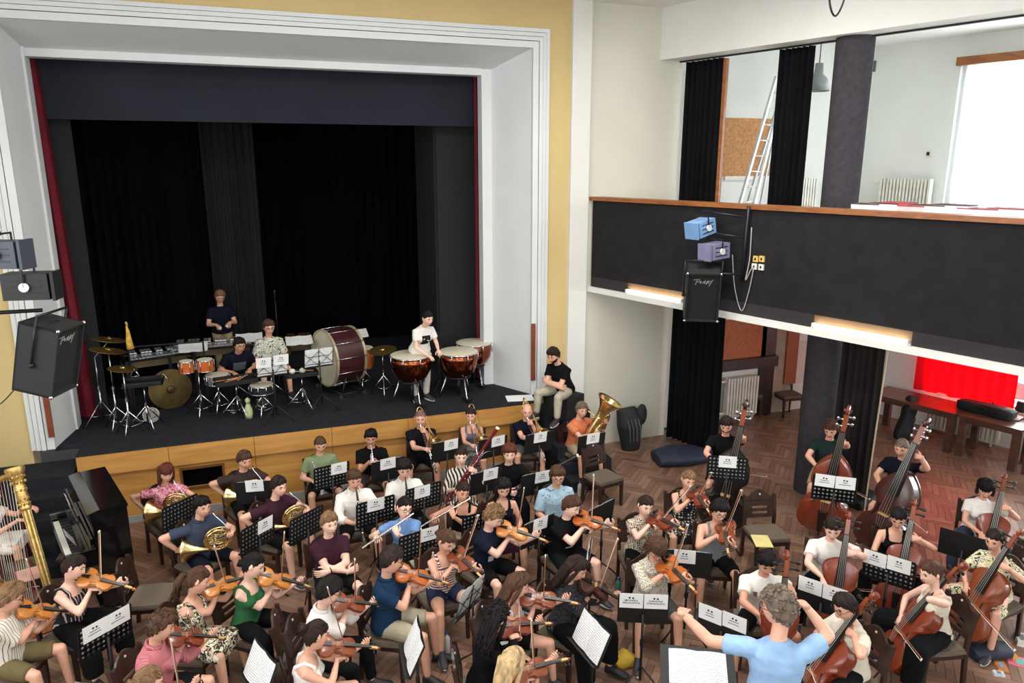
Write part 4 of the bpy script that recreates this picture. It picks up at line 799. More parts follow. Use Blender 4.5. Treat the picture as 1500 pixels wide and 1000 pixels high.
def fiddle(name, Lb, depth, kind='violin', neck=0.13, sloped=False, endpin=0.0):
    p = Proto(name)
    half = [(0.03, 0.0), (.15, .006), (.25, .05), (.293, .17), (.275, .28), (.245, .36), (.17, .42), (.156, .51), (.172, .59), (.215, .655), (.21, .72), (.232, .82), (.20, .925), (.10, .985), (.03, 1.0)]
    if sloped: half = half[:9] + [(.215, .63), (.225, .70), (.205, .79), (.14, .90), (.07, .97), (.035, 1.0)]
    h = spline(half, 3); h = h[np.concatenate([[True], np.linalg.norm(np.diff(h, axis=0), axis=1) > 1e-5])]
    out = np.concatenate([h, (h*[-1, 1])[::-1]])*Lb; c = np.array([0, 0.48*Lb]); arch = 0.045*Lb
    def rg(s, z): q = c+(out-c)*s; return np.concatenate([q, np.full((len(q), 1), z)], 1)
    b = MB(); d = depth/2
    b.loft([rg(.35, -d-arch), rg(.7, -d-arch*.8), rg(.93, -d-arch*.25), rg(1.0, -d), rg(1.0, -d+.012*Lb), rg(.965, -d+.014*Lb), rg(.965, d-.014*Lb), rg(1.0, d-.012*Lb), rg(1.0, d), rg(.93, d+arch*.25), rg(.7, d+arch*.8), rg(.35, d+arch)])
    bi = p.part('body', b, VARN['orange'], 50)
    for s in (-1, 1):
        f = MB(); zt = d+arch*0.85
        f.tube(spline(np.array([(s*.085, .56, .0), (s*.105, .545, .0), (s*.10, .50, .0), (s*.125, .42, 0), (s*.15, .385, -.004), (s*.15, .36, -.008)])*Lb+[0, 0, zt], 3), 0.008*Lb, 5); p.part('f_hole', f, EBONY, True, bi)
    n = MB(); z0 = d+arch*0.6; n0 = 0.97*Lb; n1 = Lb+neck
    n.tube([(0, n0, z0-.02*Lb), (0, n0+neck*.3, z0), (0, n1, z0-.01*Lb)], [.045*Lb, .032*Lb, .028*Lb], 8, flat=((0, 0, 1), 0.8))
    sc_ = MB(); pb = Lb*0.24; zz = z0-.02*Lb
    n.box((0, n1+pb*0.4, zz-.005*Lb), (.055*Lb, pb*0.9, .06*Lb), rotx(-0.12)); p.part('neck', n, SPR if kind == 'violin' else VARN['brown'], 40)
    a = np.linspace(0, 4.2*math.pi, 26); r = .055*Lb*(1-a/18.5); sy, sz = n1+pb*1.02, zz-.055*Lb
    sc_.tube(np.stack([np.zeros(26), sy+r*np.sin(a+0.4), sz-r*np.cos(a+0.4)], 1), .022*Lb, 6); sc_.tube([(-.045*Lb, sy, sz), (.045*Lb, sy, sz)], .018*Lb, 8); p.part('scroll', sc_, VARN['orange'], 40)
    for i, (s, y) in enumerate(((-1, .25), (1, .42), (-1, .6), (1, .78))):
        pg = MB(); pw_ = 0.6 if sloped else 1.0; pg.tube([(-s*.03*Lb, n1+pb*y, zz), (s*.11*pw_*Lb, n1+pb*y, zz)], [.012*Lb, .014*Lb], 6); pg.ell((s*.135*pw_*Lb, n1+pb*y, zz), (.03*pw_*Lb, .026*Lb, .01*Lb), 8, 6); p.part('peg', pg, EBONY if not sloped else CHROME, True)
    fb = MB(); ft = d+arch*1.75; y0, y1 = 0.66*Lb, n1+.01*Lb
    if sloped: y0 = 0.72*Lb
    fb.loft([[(-.062*Lb, y0, ft-.012*Lb), (.062*Lb, y0, ft-.012*Lb), (.05*Lb, y0, ft+.02*Lb), (-.05*Lb, y0, ft+.02*Lb)], [(-.036*Lb, y1, z0), (.036*Lb, y1, z0), (.03*Lb, y1, z0+.03*Lb), (-.03*Lb, y1, z0+.03*Lb)]]); p.part('fingerboard', fb, EBONY, False)
    br = MB(); bh = d+arch*2.6; br.loft([[(-.06*Lb, .455*Lb, d+arch*.7), (.06*Lb, .455*Lb, d+arch*.7), (.06*Lb, .47*Lb, d+arch*.7), (-.06*Lb, .47*Lb, d+arch*.7)], [(-.055*Lb, .46*Lb, bh), (.055*Lb, .46*Lb, bh), (.055*Lb, .466*Lb, bh), (-.055*Lb, .466*Lb, bh)]]); p.part('bridge', br, SPR, False)
    tp = MB(); tp.loft([[(-.025*Lb, .02*Lb, d+arch*.5), (.025*Lb, .02*Lb, d+arch*.5), (.025*Lb, .02*Lb, d+arch*.9), (-.025*Lb, .02*Lb, d+arch*.9)], [(-.055*Lb, .32*Lb, d+arch*1.5), (.055*Lb, .32*Lb, d+arch*1.5), (.055*Lb, .32*Lb, d+arch*1.9), (-.055*Lb, .32*Lb, d+arch*1.9)]]); p.part('tailpiece', tp, EBONY, False)
    for i in range(4):
        u = (i-1.5)/1.5; p.part('string', MB().tube([(u*.03*Lb, .31*Lb, d+arch*1.9), (u*.045*Lb, .463*Lb, bh), (u*.022*Lb, n1, z0+.036*Lb)], .0035*Lb, 4, False), mat('string_steel', (190, 186, 178), 0.35, 0.8), True)
    if kind == 'violin': p.part('chinrest', MB().ell((-.16*Lb, .09*Lb, d+arch*.9), (.095*Lb, .075*Lb, .03*Lb), 12, 6), EBONY, True)
    if endpin: p.part('endpin', MB().tube([(0, 0.01, 0), (0, -endpin, -0.0)], [0.012, 0.006], 8), METAL_D, True)
    return p
P_VIOLIN = fiddle('violin', 0.356, 0.032); P_VIOLA = fiddle('viola', 0.41, 0.04, neck=0.15); P_CELLO = fiddle('cello', 0.755, 0.115, 'cello', 0.28, endpin=0.24); P_BASS = fiddle('double_bass', 1.10, 0.20, 'bass', 0.40, True, 0.16)
P_BOW = Proto('bow'); _b = MB(); _b.tube([(0, -0.02, 0), (0, 0.25, -0.003), (0, 0.5, -0.004), (0, 0.72, 0)], [0.0052, 0.005, 0.0045, 0.0038], 6); _i = P_BOW.part('stick', _b, mat('bow_wood', (150, 92, 60), 0.35), True)
P_BOW.part('bow_hair', MB().box((0, 0.365, -0.021), (0.008, 0.67, 0.002)), mat('bow_hair', (236, 230, 216), 0.6), False); P_BOW.part('frog', MB().box((0, 0.02, -0.012), (0.012, 0.045, 0.022)), EBONY, False); P_BOW.part('tip_head', MB().box((0, 0.715, -0.01), (0.008, 0.016, 0.026)), mat('bow_tip', (226, 216, 200), 0.4), False)
def flare(r0, r1, L, n=12, p=2.6): return [(r0+(r1-r0)*(u**p), L*u) for u in np.linspace(0, 1, n)]
def bellmb(mb, O, d, r0, r1, L, p=2.6, n=28, th=0.004):
    d = nrm(d); ref = np.array([0, 0, 1.]) if abs(d[2]) < 0.9 else np.array([0, 1., 0]); x = nrm(np.cross(ref, d)); Rm = np.stack([x, np.cross(d, x), d], 1); f = flare(r0, r1, L, 14, p)
    return mb.lathe(f+[(f[-1][0]+th, L), (f[-1][0]+th, L-th)]+[(r+th*0.8, z-th) for r, z in f[::-1][1:]], n, O, Rm, caps=False)
def circ(r, n=30, a0=0, a1=2*math.pi, c=(0, 0, 0), e=1.0):
    a = np.linspace(a0, a1, n); return np.stack([r*np.cos(a), np.zeros(n), e*r*np.sin(a)], 1)+np.array(c)
# french horn: coil in the local xz plane, +x the player's right, mouthpiece up and back
P_HORN = Proto('french_horn'); _b = MB(); _b.tube(circ(0.150)[:-1], 0.0105, 8, closed=True); _b.tube(circ(0.128, c=(0.008, 0.022, 0))[:-1], 0.009, 8, closed=True); _b.tube(circ(0.138, c=(0.0, -0.02, 0.0), e=0.94)[:-1], 0.009, 8, closed=True); P_HORN.part('main_coil', _b, BRASS, True)
for _k, (_x, _z, _r) in enumerate(((-0.06, 0.085, 0.032), (0.02, 0.095, 0.03), (0.085, 0.05, 0.036), (-0.085, 0.01, 0.03), (0.07, -0.06, 0.034), (-0.03, -0.085, 0.03))): P_HORN.part('valve_slide', MB().tube(circ(_r, 18, c=(_x, 0.012*(_k % 3), _z), e=1.25)[:-1], 0.0075, 7, closed=True), BRASS, True)
_b = MB()
for _k in range(6): _z = -0.055+0.024*_k; _b.tube([(-0.125+0.01*_k, 0.01, _z-0.03), (0.0, 0.016, _z), (0.12, 0.008, _z+0.012)], 0.0065, 6)
P_HORN.part('tubing', _b, BRASS, True)
for _k in range(3): P_HORN.part('valve', MB().lathe([(0.0, -0.02), (0.019, -0.02), (0.019, 0.025), (0.0, 0.025)], 14, (-0.075+0.042*_k, 0.02, 0.03), rotx(R(90))), CHROME, 40)
P_HORN.part('bell', bellmb(MB(), (0.02, 0.0, -0.135), (0.86, -0.42, -0.10), 0.014, 0.152, 0.36, 2.9), BRASS, True); _b = MB(); _b.tube(spline([(-0.11, 0.03, -0.02), (-0.13, 0.03, 0.07), (-0.08, -0.02, 0.16), (0.0, -0.09, 0.245), (0.02, -0.128, 0.272)], 5), 0.0065, 7); _b.lathe([(0.004, 0), (0.006, 0.02), (0.013, 0.045)], 12, (0.012, -0.115, 0.263), frame((0, 0, 1), (0.1, -0.8, 0.5))); P_HORN.part('leadpipe', _b, CHROME, True)
# trumpet: along +y from the mouthpiece
P_TPT = Proto('trumpet'); _b = MB(); _b.tube(spline([(0, 0.02, 0), (0, 0.2, 0), (0, 0.33, 0), (0, 0.37, -0.025), (0, 0.36, -0.06), (0, 0.3, -0.065), (0, 0.12, -0.065), (0, 0.08, -0.035), (0.0, 0.11, 0.0), (0.025, 0.14, -0.005), (0.03, 0.2, 0), (0.03, 0.3, 0)], 4), 0.0062, 7); P_TPT.part('tubing', _b, CHROME, True); P_TPT.part('bell', bellmb(MB(), (0.03, 0.28, 0), (0, 1, 0), 0.007, 0.061, 0.2, 3.2), CHROME, True)
for _k in range(3):
    _b = MB(); _b.lathe([(0.0, -0.075), (0.0095, -0.075), (0.0095, 0.04), (0.004, 0.042), (0.004, 0.058), (0.008, 0.06), (0, 0.062)], 10, (0.014, 0.18+0.025*_k, -0.02)); P_TPT.part('valve', _b, CHROME, 40)
P_TPT.part('mouthpiece', MB().lathe([(0.005, 0.05), (0.006, 0.02), (0.013, 0.0), (0.013, -0.004)], 12, (0, 0, 0), frame((0, 0, -1), (0, 1, 0))), CHROME, True)
def trombone(name, br, bore, rotor):
    p = Proto(name); b = MB()
    for s in (0.0, 0.085): b.tube([(0, 0.06+0.0*s, -s), (0, 0.78, -s)], 0.0075, 7)
    b.tube(circ(0.0425, 10, -math.pi/2, math.pi/2)[:, [1, 0, 2]]+np.array([0, 0.78, -0.0425]), 0.0075, 7); b.tube([(0, 0.26, 0), (0, 0.26, -0.085)], 0.006, 6); b.tube([(0, 0.36, 0), (0, 0.36, -0.085)], 0.006, 6); p.part('slide', b, CHROME, True)
    b = MB(); x = -0.11; b.tube(spline([(0, 0.07, -0.085), (-0.03, -0.05, -0.08), (-0.03, -0.2, -0.06), (-0.03, -0.28, -0.05), (-0.07, -0.335, -0.02), (x, -0.28, 0.0), (x, -0.1, 0.0), (x, 0.0, 0.0)], 5), bore, 8); b.tube([(0, 0.09, -0.04), (x, 0.02, 0.0)], 0.007, 6); p.part('tuning_bow', b, BRASS, True)
    p.part('bell', bellmb(MB(), (x, -0.02, 0), (0, 1, 0), bore, br, 0.36, 3.4), BRASS, True); p.part('mouthpiece', MB().lathe([(0.006, 0.07), (0.008, 0.03), (0.019, 0.0), (0.019, -0.006)], 12, (0, 0, 0), frame((0, 0, -1), (0, 1, 0))), CHROME, True)
    if rotor:
        for k in range(2): p.part('rotor', MB().tube(circ(0.055, 20, c=(x+0.03, 0, 0.02+0.03*k))[:-1] @ rotz(R(90)).T+np.array([-0.05, -0.14-0.07*k, 0]), 0.009, 7, closed=True), BRASS, True)
    return p
P_TBN = trombone('trombone', 0.108, 0.009, False); P_BTBN = trombone('bass_trombone', 0.122, 0.011, True)
P_TUBA = Proto('tuba'); _b = MB(); _b.tube(spline([(0.0, 0.0, 0.28), (0.0, 0.0, -0.12), (-0.07, 0.0, -0.25), (-0.18, 0.0, -0.25), (-0.25, 0.0, -0.12), (-0.25, 0.0, 0.2), (-0.2, 0, 0.30), (-0.12, 0.01, 0.28), (-0.09, 0.02, 0.15), (-0.09, 0.02, -0.05)], 6), np.concatenate([np.linspace(0.062, 0.05, 12), np.linspace(0.05, 0.016, 43)]), 12); P_TUBA.part('main_bow', _b, BRASS, True); P_TUBA.part('bell', bellmb(MB(), (0.0, 0, 0.26), (0.0, 0.0, 1), 0.062, 0.205, 0.30, 2.2, 32), BRASS, True)
for _k in range(4):
    _b = MB(); _b.lathe([(0.0, -0.1), (0.018, -0.1), (0.018, 0.1), (0.006, 0.11), (0.006, 0.14), (0.012, 0.145), (0, 0.15)], 12, (-0.02-0.045*_k, 0.085, -0.02)); P_TUBA.part('valve', _b, CHROME, 40); P_TUBA.part('valve_slide', MB().tube(circ(0.035, 18, c=(-0.04-0.05*_k, 0.075+0.008*_k, 0.02-0.07*(_k % 2)), e=1.9)[:-1], 0.0105, 7, closed=True), BRASS, True)
_b = MB(); _b.tube(circ(0.115, 26, c=(-0.12, 0.06, 0.03), e=1.5)[:-1], 0.014, 8, closed=True); _b.tube(spline([(-0.06, 0.07, 0.12), (0.0, 0.04, 0.2), (0.10, -0.06, 0.24), (0.14, -0.15, 0.25)], 5), 0.01, 8); P_TUBA.part('leadpipe', _b, BRASS, True)
# clarinet and flute along +y from the mouthpiece
P_CLAR = Proto('clarinet'); _b = MB(); _ry = frame((0, 0, -1), (0, 1, 0)); _b.lathe([(0.004, 0.0), (0.010, 0.05), (0.013, 0.09), (0.0145, 0.16), (0.0135, 0.17), (0.0135, 0.54), (0.016, 0.55), (0.018, 0.60), (0.034, 0.66), (0.03, 0.66), (0.0, 0.62)], 14, (0, 0, 0), _ry); P_CLAR.part('tube_body', _b, EBONY, 40)
for _y in (0.17, 0.36, 0.55): P_CLAR.part('joint_ring', MB().lathe([(0.0155, 0), (0.0165, 0.002), (0.0165, 0.012), (0.0155, 0.014)], 14, (0, _y, 0), _ry), CHROME, 40)
_b = MB()
for _k in range(11): _b.ell((0.004*((_k % 3)-1), 0.2+0.031*_k, 0.0145), (0.0065, 0.0075, 0.004), 8, 5)
_b.tube([(0.011, 0.2, 0.011), (0.011, 0.52, 0.011)], 0.0022, 5); P_CLAR.part('keys', _b, CHROME, True)
SILV = mat('flute_silver', (226, 222, 214), 0.25, 0.85, 0.05); P_FLUTE = Proto('flute'); P_FLUTE.part('tube_body', MB().lathe([(0.0, 0), (0.0098, 0.0), (0.0098, 0.67), (0.0, 0.67)], 12, (0, 0, 0), _ry), SILV, 40); P_FLUTE.part('lip_plate', MB().ell((0, 0.09, 0.006), (0.013, 0.018, 0.006), 10, 6), SILV, True)
_b = MB()
for _k in range(14): _b.lathe([(0.0, 0.0), (0.0078, 0.0), (0.0078, 0.004), (0, 0.004)], 10, (0, 0.24+0.027*_k, 0.0095))
_b.tube([(-0.009, 0.24, 0.009), (-0.009, 0.62, 0.009)], 0.002, 5); P_FLUTE.part('keys', _b, SILV, 40)
P_BSN = Proto('bassoon'); _b = MB(); _b.tube([(0, 0, 0), (0, 0.35, 0)], [0.033, 0.031], 12, flat=((0, 0, 1), 0.75)); _i = P_BSN.part('boot_joint', _b, mat('bassoon_red', (108, 22, 30), 0.3, 0, 0.15, coat=0.4), 40); _b = MB(); _b.tube([(-0.014, 0.33, 0), (-0.014, 0.9, 0), (-0.014, 1.2, 0)], [0.023, 0.02, 0.021], 12); _b.lathe([(0.021, 1.2), (0.026, 1.22), (0.026, 1.3), (0.021, 1.305), (0.0, 1.30)], 14, (-0.014, 0, 0), _ry); P_BSN.part('bell_joint', _b, MC['bassoon_red'], 40)
P_BSN.part('wing_joint', MB().tube([(0.022, 0.33, 0), (0.022, 0.82, 0)], [0.02, 0.013], 12), MC['bassoon_red'], 40); P_BSN.part('bell_ring', MB().lathe([(0.024, 1.295), (0.028, 1.3), (0.026, 1.315), (0.02, 1.318)], 14, (-0.014, 0, 0), _ry), mat('ivory', (226, 214, 190), 0.4), 40); P_BSN.part('bocal', MB().tube(spline([(0.022, 0.82, 0), (0.03, 0.9, -0.02), (0.08, 0.93, -0.09), (0.13, 0.88, -0.2)], 6), [0.005]*19, 6), CHROME, True)
_b = MB()
for _k in range(12): _b.ell((0.01*((_k % 2)*2-1), 0.08+0.075*_k, 0.026), (0.009, 0.013, 0.004), 8, 5)
_b.tube([(0.0, 0.05, 0.026), (0.0, 0.95, 0.024)], 0.003, 5); P_BSN.part('keys', _b, CHROME, True)
# ------------------------------------------------------------------ chairs
SEATM = mat('chair_upholstery', (104, 92, 78), 0.9, 0, 0.12, 12, 0.3, 120)
def chair_proto():
    p = Proto('chair'); w = 0.22
    st = MB(); o = [(-w, -0.2), (w, -0.2), (w+0.012, 0.0), (w, 0.215), (-w, 0.215), (-w-0.012, 0.0)]; st.prism(o, 0.415, 0.445); st.prism([(x*0.97, y*0.97) for x, y in o], 0.445, 0.46); p.part('seat', st, SEATM, 30)
    for s in (-1, 1):
        p.part('leg', MB().loft([[(s*0.2-0.016, 0.18, 0), (s*0.2+0.016, 0.18, 0), (s*0.2+0.016, 0.212, 0), (s*0.2-0.016, 0.212, 0)], [(s*0.2-0.022, 0.17, 0.42), (s*0.2+0.022, 0.17, 0.42), (s*0.2+0.022, 0.214, 0.42), (s*0.2-0.022, 0.214, 0.42)]]), DWOOD, False)
        pts = [(-0.235, 0.0), (-0.205, 0.42), (-0.215, 0.6), (-0.265, 0.845)]; p.part('leg', MB().loft([[(s*0.2-0.018, y-0.02, z), (s*0.2+0.018, y-0.02, z), (s*0.2+0.018, y+0.02, z), (s*0.2-0.018, y+0.02, z)] for y, z in pts]), DWOOD, False)
        p.part('side_rail', MB().box((s*0.2, 0.0, 0.39), (0.028, 0.37, 0.06)), DWOOD, False)
    p.part('front_rail', MB().box((0, 0.195, 0.39), (0.37, 0.028, 0.06)), DWOOD, False); p.part('back_rail', MB().box((0, -0.205, 0.39), (0.37, 0.028, 0.06)), DWOOD, False)
    b = MB(); tl = rotx(R(11)); zz = lambda z: (-0.212-(z-0.6)*0.21)
    def pl(poly, th=0.022):
        P = np.array(poly); n = len(P); r0 = [(x, zz(z)-th/2, z) for x, z in P]; r1 = [(x, zz(z)+th/2, z) for x, z in P]; b.loft([r0, r1])
    pl([(-0.185, 0.56), (-0.185, 0.60), (0.185, 0.60), (0.185, 0.56)])
    for z0, z1 in ((0.60, 0.635), (0.665, 0.70), (0.70, 0.735)):
        pass
    for s in (-1, 1): pl([(s*0.185, 0.60), (s*0.185, 0.78), (s*0.105, 0.78), (s*0.105, 0.60)][::s])
    pl([(-0.105, 0.638), (-0.105, 0.668), (0.105, 0.668), (0.105, 0.638)]); pl([(-0.105, 0.706), (-0.105, 0.78), (0.105, 0.78), (0.105, 0.706)])
    arc = [(-0.185, 0.775), (-0.185, 0.815), (-0.16, 0.825), (-0.13, 0.835), (-0.1, 0.865), (-0.05, 0.895), (0, 0.905), (0.05, 0.895), (0.1, 0.865), (0.13, 0.835), (0.16, 0.825), (0.185, 0.815), (0.185, 0.775)]; pl(arc)
    p.part('backrest', b, DWOOD, False); p.part('number_disc', MB().lathe([(0.0, 0), (0.012, 0.0), (0.012, 0.03), (0, 0.03)], 12, (0, zz(0.855)+0.015, 0.855), rotx(R(90))), WHITE, False)
    return p
P_CHAIR = chair_proto()
P_STOOL = Proto('stool'); P_STOOL.part('seat', MB().lathe([(0.0, 0.66), (0.16, 0.66), (0.175, 0.675), (0.175, 0.70), (0.16, 0.715), (0, 0.72)], 24), BLACK, 40)
for _k in range(4): _a = R(45+90*_k); P_STOOL.part('leg', MB().tube([(0.12*math.cos(_a), 0.12*math.sin(_a), 0.665), (0.2*math.cos(_a), 0.2*math.sin(_a), 0.0)], 0.013, 8), METAL_D, True)
P_STOOL.part('foot_ring', MB().tube([(0.17*math.cos(a), 0.17*math.sin(a), 0.25) for a in np.linspace(0, 2*math.pi, 25)[:-1]], 0.008, 6, closed=True), METAL_D, True)
# ------------------------------------------------------------------ music stands (reading side +y, back -y); origin on the floor
DESKM = mat('stand_black', (14, 14, 15), 0.6)
def stand_proto(name, perf, dz=0.88, w=0.48, h=0.32, tilt=28, wire=False, flat=False):
    p = Proto(name); Rt = rotx(R(tilt)); c = np.array([0, 0.0, dz]); d = MB()
    T = lambda q: (np.array(q) @ Rt.T)+c
    def bx(cx, cz, sx, sz, th=0.004): d.box(T((cx, 0, cz)), (sx, th, sz), Rt)
    if wire:
        for s in (-1, 1):
            d.tube([T((s*0.235, 0, -0.10)), T((s*0.235, 0, 0.10))], 0.004, 5); d.tube([T((0, 0.0, -0.14)), T((s*0.235, 0, 0.10))], 0.004, 5); d.tube([T((0, 0.0, 0.12)), T((s*0.235, 0, -0.10))], 0.004, 5)
        d.tube([T((-0.24, 0, -0.10)), T((0.24, 0, -0.10))], 0.005, 5); d.tube([T((-0.16, 0, 0.03)), T((0.16, 0, 0.03))], 0.004, 5); d.tube([T((0, 0, -0.16)), T((0, 0, 0.16))], 0.006, 5)
    elif perf:
        nx, nz = 10, 6; pw, ph = w/nx, h/nz; hw = 0.44
        for i in range(nx+1): bx(-w/2+i*pw, 0, pw*(1-hw), h)
        for j in range(nz+1): bx(0, -h/2+j*ph, w, ph*(1-hw))
    else: bx(0, 0, w, h, 0.006)
    di = p.part('desk', d, DESKM, False); p.part('lip', MB().box(T((0, 0.03, -h/2)), (w, 0.06, 0.006), Rt), DESKM, False, di)
    p.part('post', MB().tube([(0, -0.02, 0.12), (0, -0.02, dz-0.04)], 0.0125, 8), DESKM, True); p.part('post_collar', MB().lathe([(0.0, 0), (0.02, 0), (0.02, 0.06), (0, 0.06)], 10, (0, -0.02, 0.5)), METAL_D, 40)
    for k in range(3): a = R(90+120*k); p.part('leg', MB().tube([(0, -0.02, 0.28), (0.14*math.cos(a), -0.02+0.14*math.sin(a), 0.16), (0.27*math.cos(a), -0.02+0.27*math.sin(a), 0.012)], 0.009, 6), DESKM, True)
    p.T = T; p.dz = dz; p.Rt = Rt; p.h = h; p.w = w; return p
P_STAND = {'perf': stand_proto('music_stand', True, tilt=7), 'lean': stand_proto('music_stand', False, tilt=24), 'tall': stand_proto('music_stand', True, 1.16, tilt=7), 'solid': stand_proto('music_stand', False, tilt=7), 'wire': stand_proto('music_stand', False, wire=True, tilt=12), 'score': stand_proto('music_stand', False, 0.98, 0.60, 0.40, 70)}
# printed name card: sheet > logo, two lines of lettering
def card_mesh():
    m = MB(); m.box((0, 0, 0), (0.222, 0.0012, 0.168)); return m.mesh('name_card', PAPER)
CARD = card_mesh(); _b = MB()
for _s in (-1, 1): _b.prism([(_s*0.016+0.011*math.cos(t)*(1.0 if math.sin(t) > 0 else 0.8), 0.032+0.011*math.sin(t)-_s*0.0015) for t in np.linspace(0, 2*math.pi, 13)[:-1]][::1], 0, 0.001, (0, -0.0007, 0), rotx(R(90)))
LOGO = _b.mesh('card_logo', INK)
def text_mesh(s, size, m, ext=0.0004):
    cu = bpy.data.curves.new('t', 'FONT'); cu.body = s; cu.size = size; cu.align_x = 'CENTER'; cu.align_y = 'CENTER'; cu.extrude = ext; cu.resolution_u = 2; cu.offset = size*0.018
    o = bpy.data.objects.new('t', cu); _bs.collection.objects.link(o); vl = _bs.view_layers[0]; vl.update(); me = bpy.data.meshes.new_from_object(o.evaluated_get(vl.depsgraph)); bpy.data.objects.remove(o); me.materials.clear(); me.materials.append(m); return me
def blur_line(seed, n):   # a short line of small print too fine to read
    r = random.Random(seed); b = MB(); ws = [r.uniform(0.008, 0.013) for _ in range(n)]; x = -sum(ws)/2-0.0015*n
    for w in ws: b.box((x+w/2, -0.001, 0), (w-0.002, 0.0008, r.uniform(0.0075, 0.011))); x += w+0.002
    return b.mesh('print_line', INK)
LINES = [(blur_line(k, 5+k % 4), blur_line(k+50, 6+k % 5)) for k in range(8)]
TXT = {t: text_mesh(t, 0.026, INK) for t in ('MICHAELA', 'SEDLACKOVA', 'KAROLINA', 'STRNADLOVA')}
NCARD = [0]
def name_card(M, label, text=None):
    o = obj('name_card', CARD); o.matrix_world = M; tag(o, label, 'card', 'name cards on the music stands'); obj('card_logo', LOGO, o); k = NCARD[0]; NCARD[0] += 1
    for j in (0, 1):
        if text: l = obj('print_line', TXT[text[j]], o); l.matrix_local = Matrix.Translation((0, -0.001, 0.003-0.028*j)) @ Matrix.Rotation(R(90), 4, 'X')
        else: l = obj('print_line', LINES[k % 8][j], o); l.location = (0, 0, 0.003-0.028*j)
    return o
SCOREM = NT('printed_score'); _w = SCOREM.n('ShaderNodeTexWave', bands_direction='Z'); _w.inputs['Scale'].default_value = 16; _w.inputs['Distortion'].default_value = 0.0; SCOREM.l(SCOREM.coord(), _w.inputs['Vector']); _n = SCOREM.n('ShaderNodeTexNoise'); _n.inputs['Scale'].default_value = 90; SCOREM.l(SCOREM.coord(), _n.inputs['Vector']); _mm = SCOREM.n('ShaderNodeMath', operation='MULTIPLY'); SCOREM.l(_w.outputs[1], _mm.inputs[0]); SCOREM.l(_n.outputs[0], _mm.inputs[1])
SCOREM.l(SCOREM.ramp(_mm.outputs[0], [(0.0, s2l((238, 238, 236))), (0.36, s2l((236, 236, 234))), (0.44, s2l((168, 168, 172)))]), SCOREM.b.inputs['Base Color']); SCOREM.b.inputs['Roughness'].default_value = 0.8
def sheet_mesh(w=0.44, h=0.30):
    b = MB(); r0, r1 = [], []
    for x in np.linspace(-w/2, w/2, 9): y = 0.012*abs(math.sin(x/w*2*math.pi)); r0.append((x, y, -h/2)); r1.append((x, y, h/2))
    r0 += [(x, y-0.003, z) for x, y, z in r0[::-1]]; r1 += [(x, y-0.003, z) for x, y, z in r1[::-1]]; return b.loft([r0, r1]).mesh('sheet_music', SCOREM.m)
SHEET = sheet_mesh()
def stand_at(px, py, theta, cards=(), kind='perf', sheet=True, who='', z=0.88, roll=0.0, base=0.0, texts=None):
    """theta: heading of the player who reads from it; cards: sideways offsets on the back"""
    p = P_STAND[kind]; c = atz(px, py, base+p.dz); A = R(theta+180)+math.pi; loc = (c[0], c[1], base)
    s = p.make('black music stand '+who, 'music stand', 'music stands of the orchestra', loc=loc, rz=A); M = Matrix.Translation(Vector([float(v) for v in loc])) @ Matrix.Rotation(A, 4, 'Z')
    RtM = Matrix(p.Rt.tolist()).to_4x4(); C_ = Matrix.Translation((0, 0, p.dz))
    for i, u in enumerate(cards):
        m = M @ C_ @ RtM @ Matrix.Translation((u, -0.008, p.h/2-0.065+random.uniform(-0.01, 0.01))) @ Matrix.Rotation(roll+random.uniform(-0.03, 0.03), 4, 'Y'); name_card(m, 'white name card on the black music stand '+who, texts[i] if texts else None)
    if sheet:
        o = obj('sheet_music', SHEET); o.matrix_world = M @ C_ @ RtM @ Matrix.Translation((0, 0.012, 0.005)); tag(o, 'open sheet music on the black music stand '+who, 'sheet music', 'sheet music on the stands')
    return s
# ================================================================== the orchestra
COND = np.array([3.75, 3.9])
def toward(px, py, z=1.15, off=0.0):
    c = atz(px, py, z); return math.degrees(math.atan2(COND[0]-c[0], c[1]-COND[1]))+off
C = lambda n, rgb, **k: mat('cloth_'+n, rgb, 0.92, 0, k.pop('var', 0.10), 9, 0.12, 60, spec=0.15, **k)
NAVY = C('navy', (22, 27, 44)); BLK = C('black', (14, 14, 16)); BLK2 = C('soft_black', (20, 20, 23)); WHT = C('white', (228, 224, 218), var=0.05); CRM = C('cream', (216, 206, 188)); OLV = C('olive', (104, 92, 62)); KHK = C('khaki', (166, 150, 122)); GRY = C('grey', (84, 86, 86)); BRN = C('brown', (58, 46, 42)); PLUM = C('plum', (58, 30, 42)); GRN = C('sage', (124, 140, 104)); TEAL = C('petrol', (24, 50, 76)); ORG = C('orange', (206, 122, 84)); LBL = C('light_blue', (148, 180, 216)); BLU = C('soft_blue', (110, 146, 196)); DGN = C('dark_green', (30, 46, 44)); EMR = C('green', (48, 100, 62)); DEN = C('denim', (44, 52, 76)); BEI = C('beige', (168, 158, 136)); LGR = C('light_grey', (128, 132, 132)); SLT = C('slate', (58, 64, 82)); LIL = C('lilac_grey', (108, 106, 130)); DKNV = C('dark_navy', (16, 19, 32)); PNT = C('tee_dark_teal', (28, 44, 48))
PINKF = cloth_floral('cloth_pink_floral', [(0, (150, 60, 84)), (0.44, (206, 120, 138)), (0.56, (226, 176, 184))], 30); ZEB = cloth_zebra('cloth_zebra', (222, 216, 202), (30, 28, 30), 7); FLOR = cloth_floral('cloth_floral_dress', [(0, (28, 28, 26)), (0.47, (150, 138, 108)), (0.55, (222, 214, 190))], 26); WF = cloth_floral('cloth_yellow_floral', [(0, (38, 62, 36)), (0.42, (226, 222, 204)), (0.52, (222, 198, 70)), (0.58, (228, 226, 212)), (0.66, (30, 36, 40))], 16, 2.0)
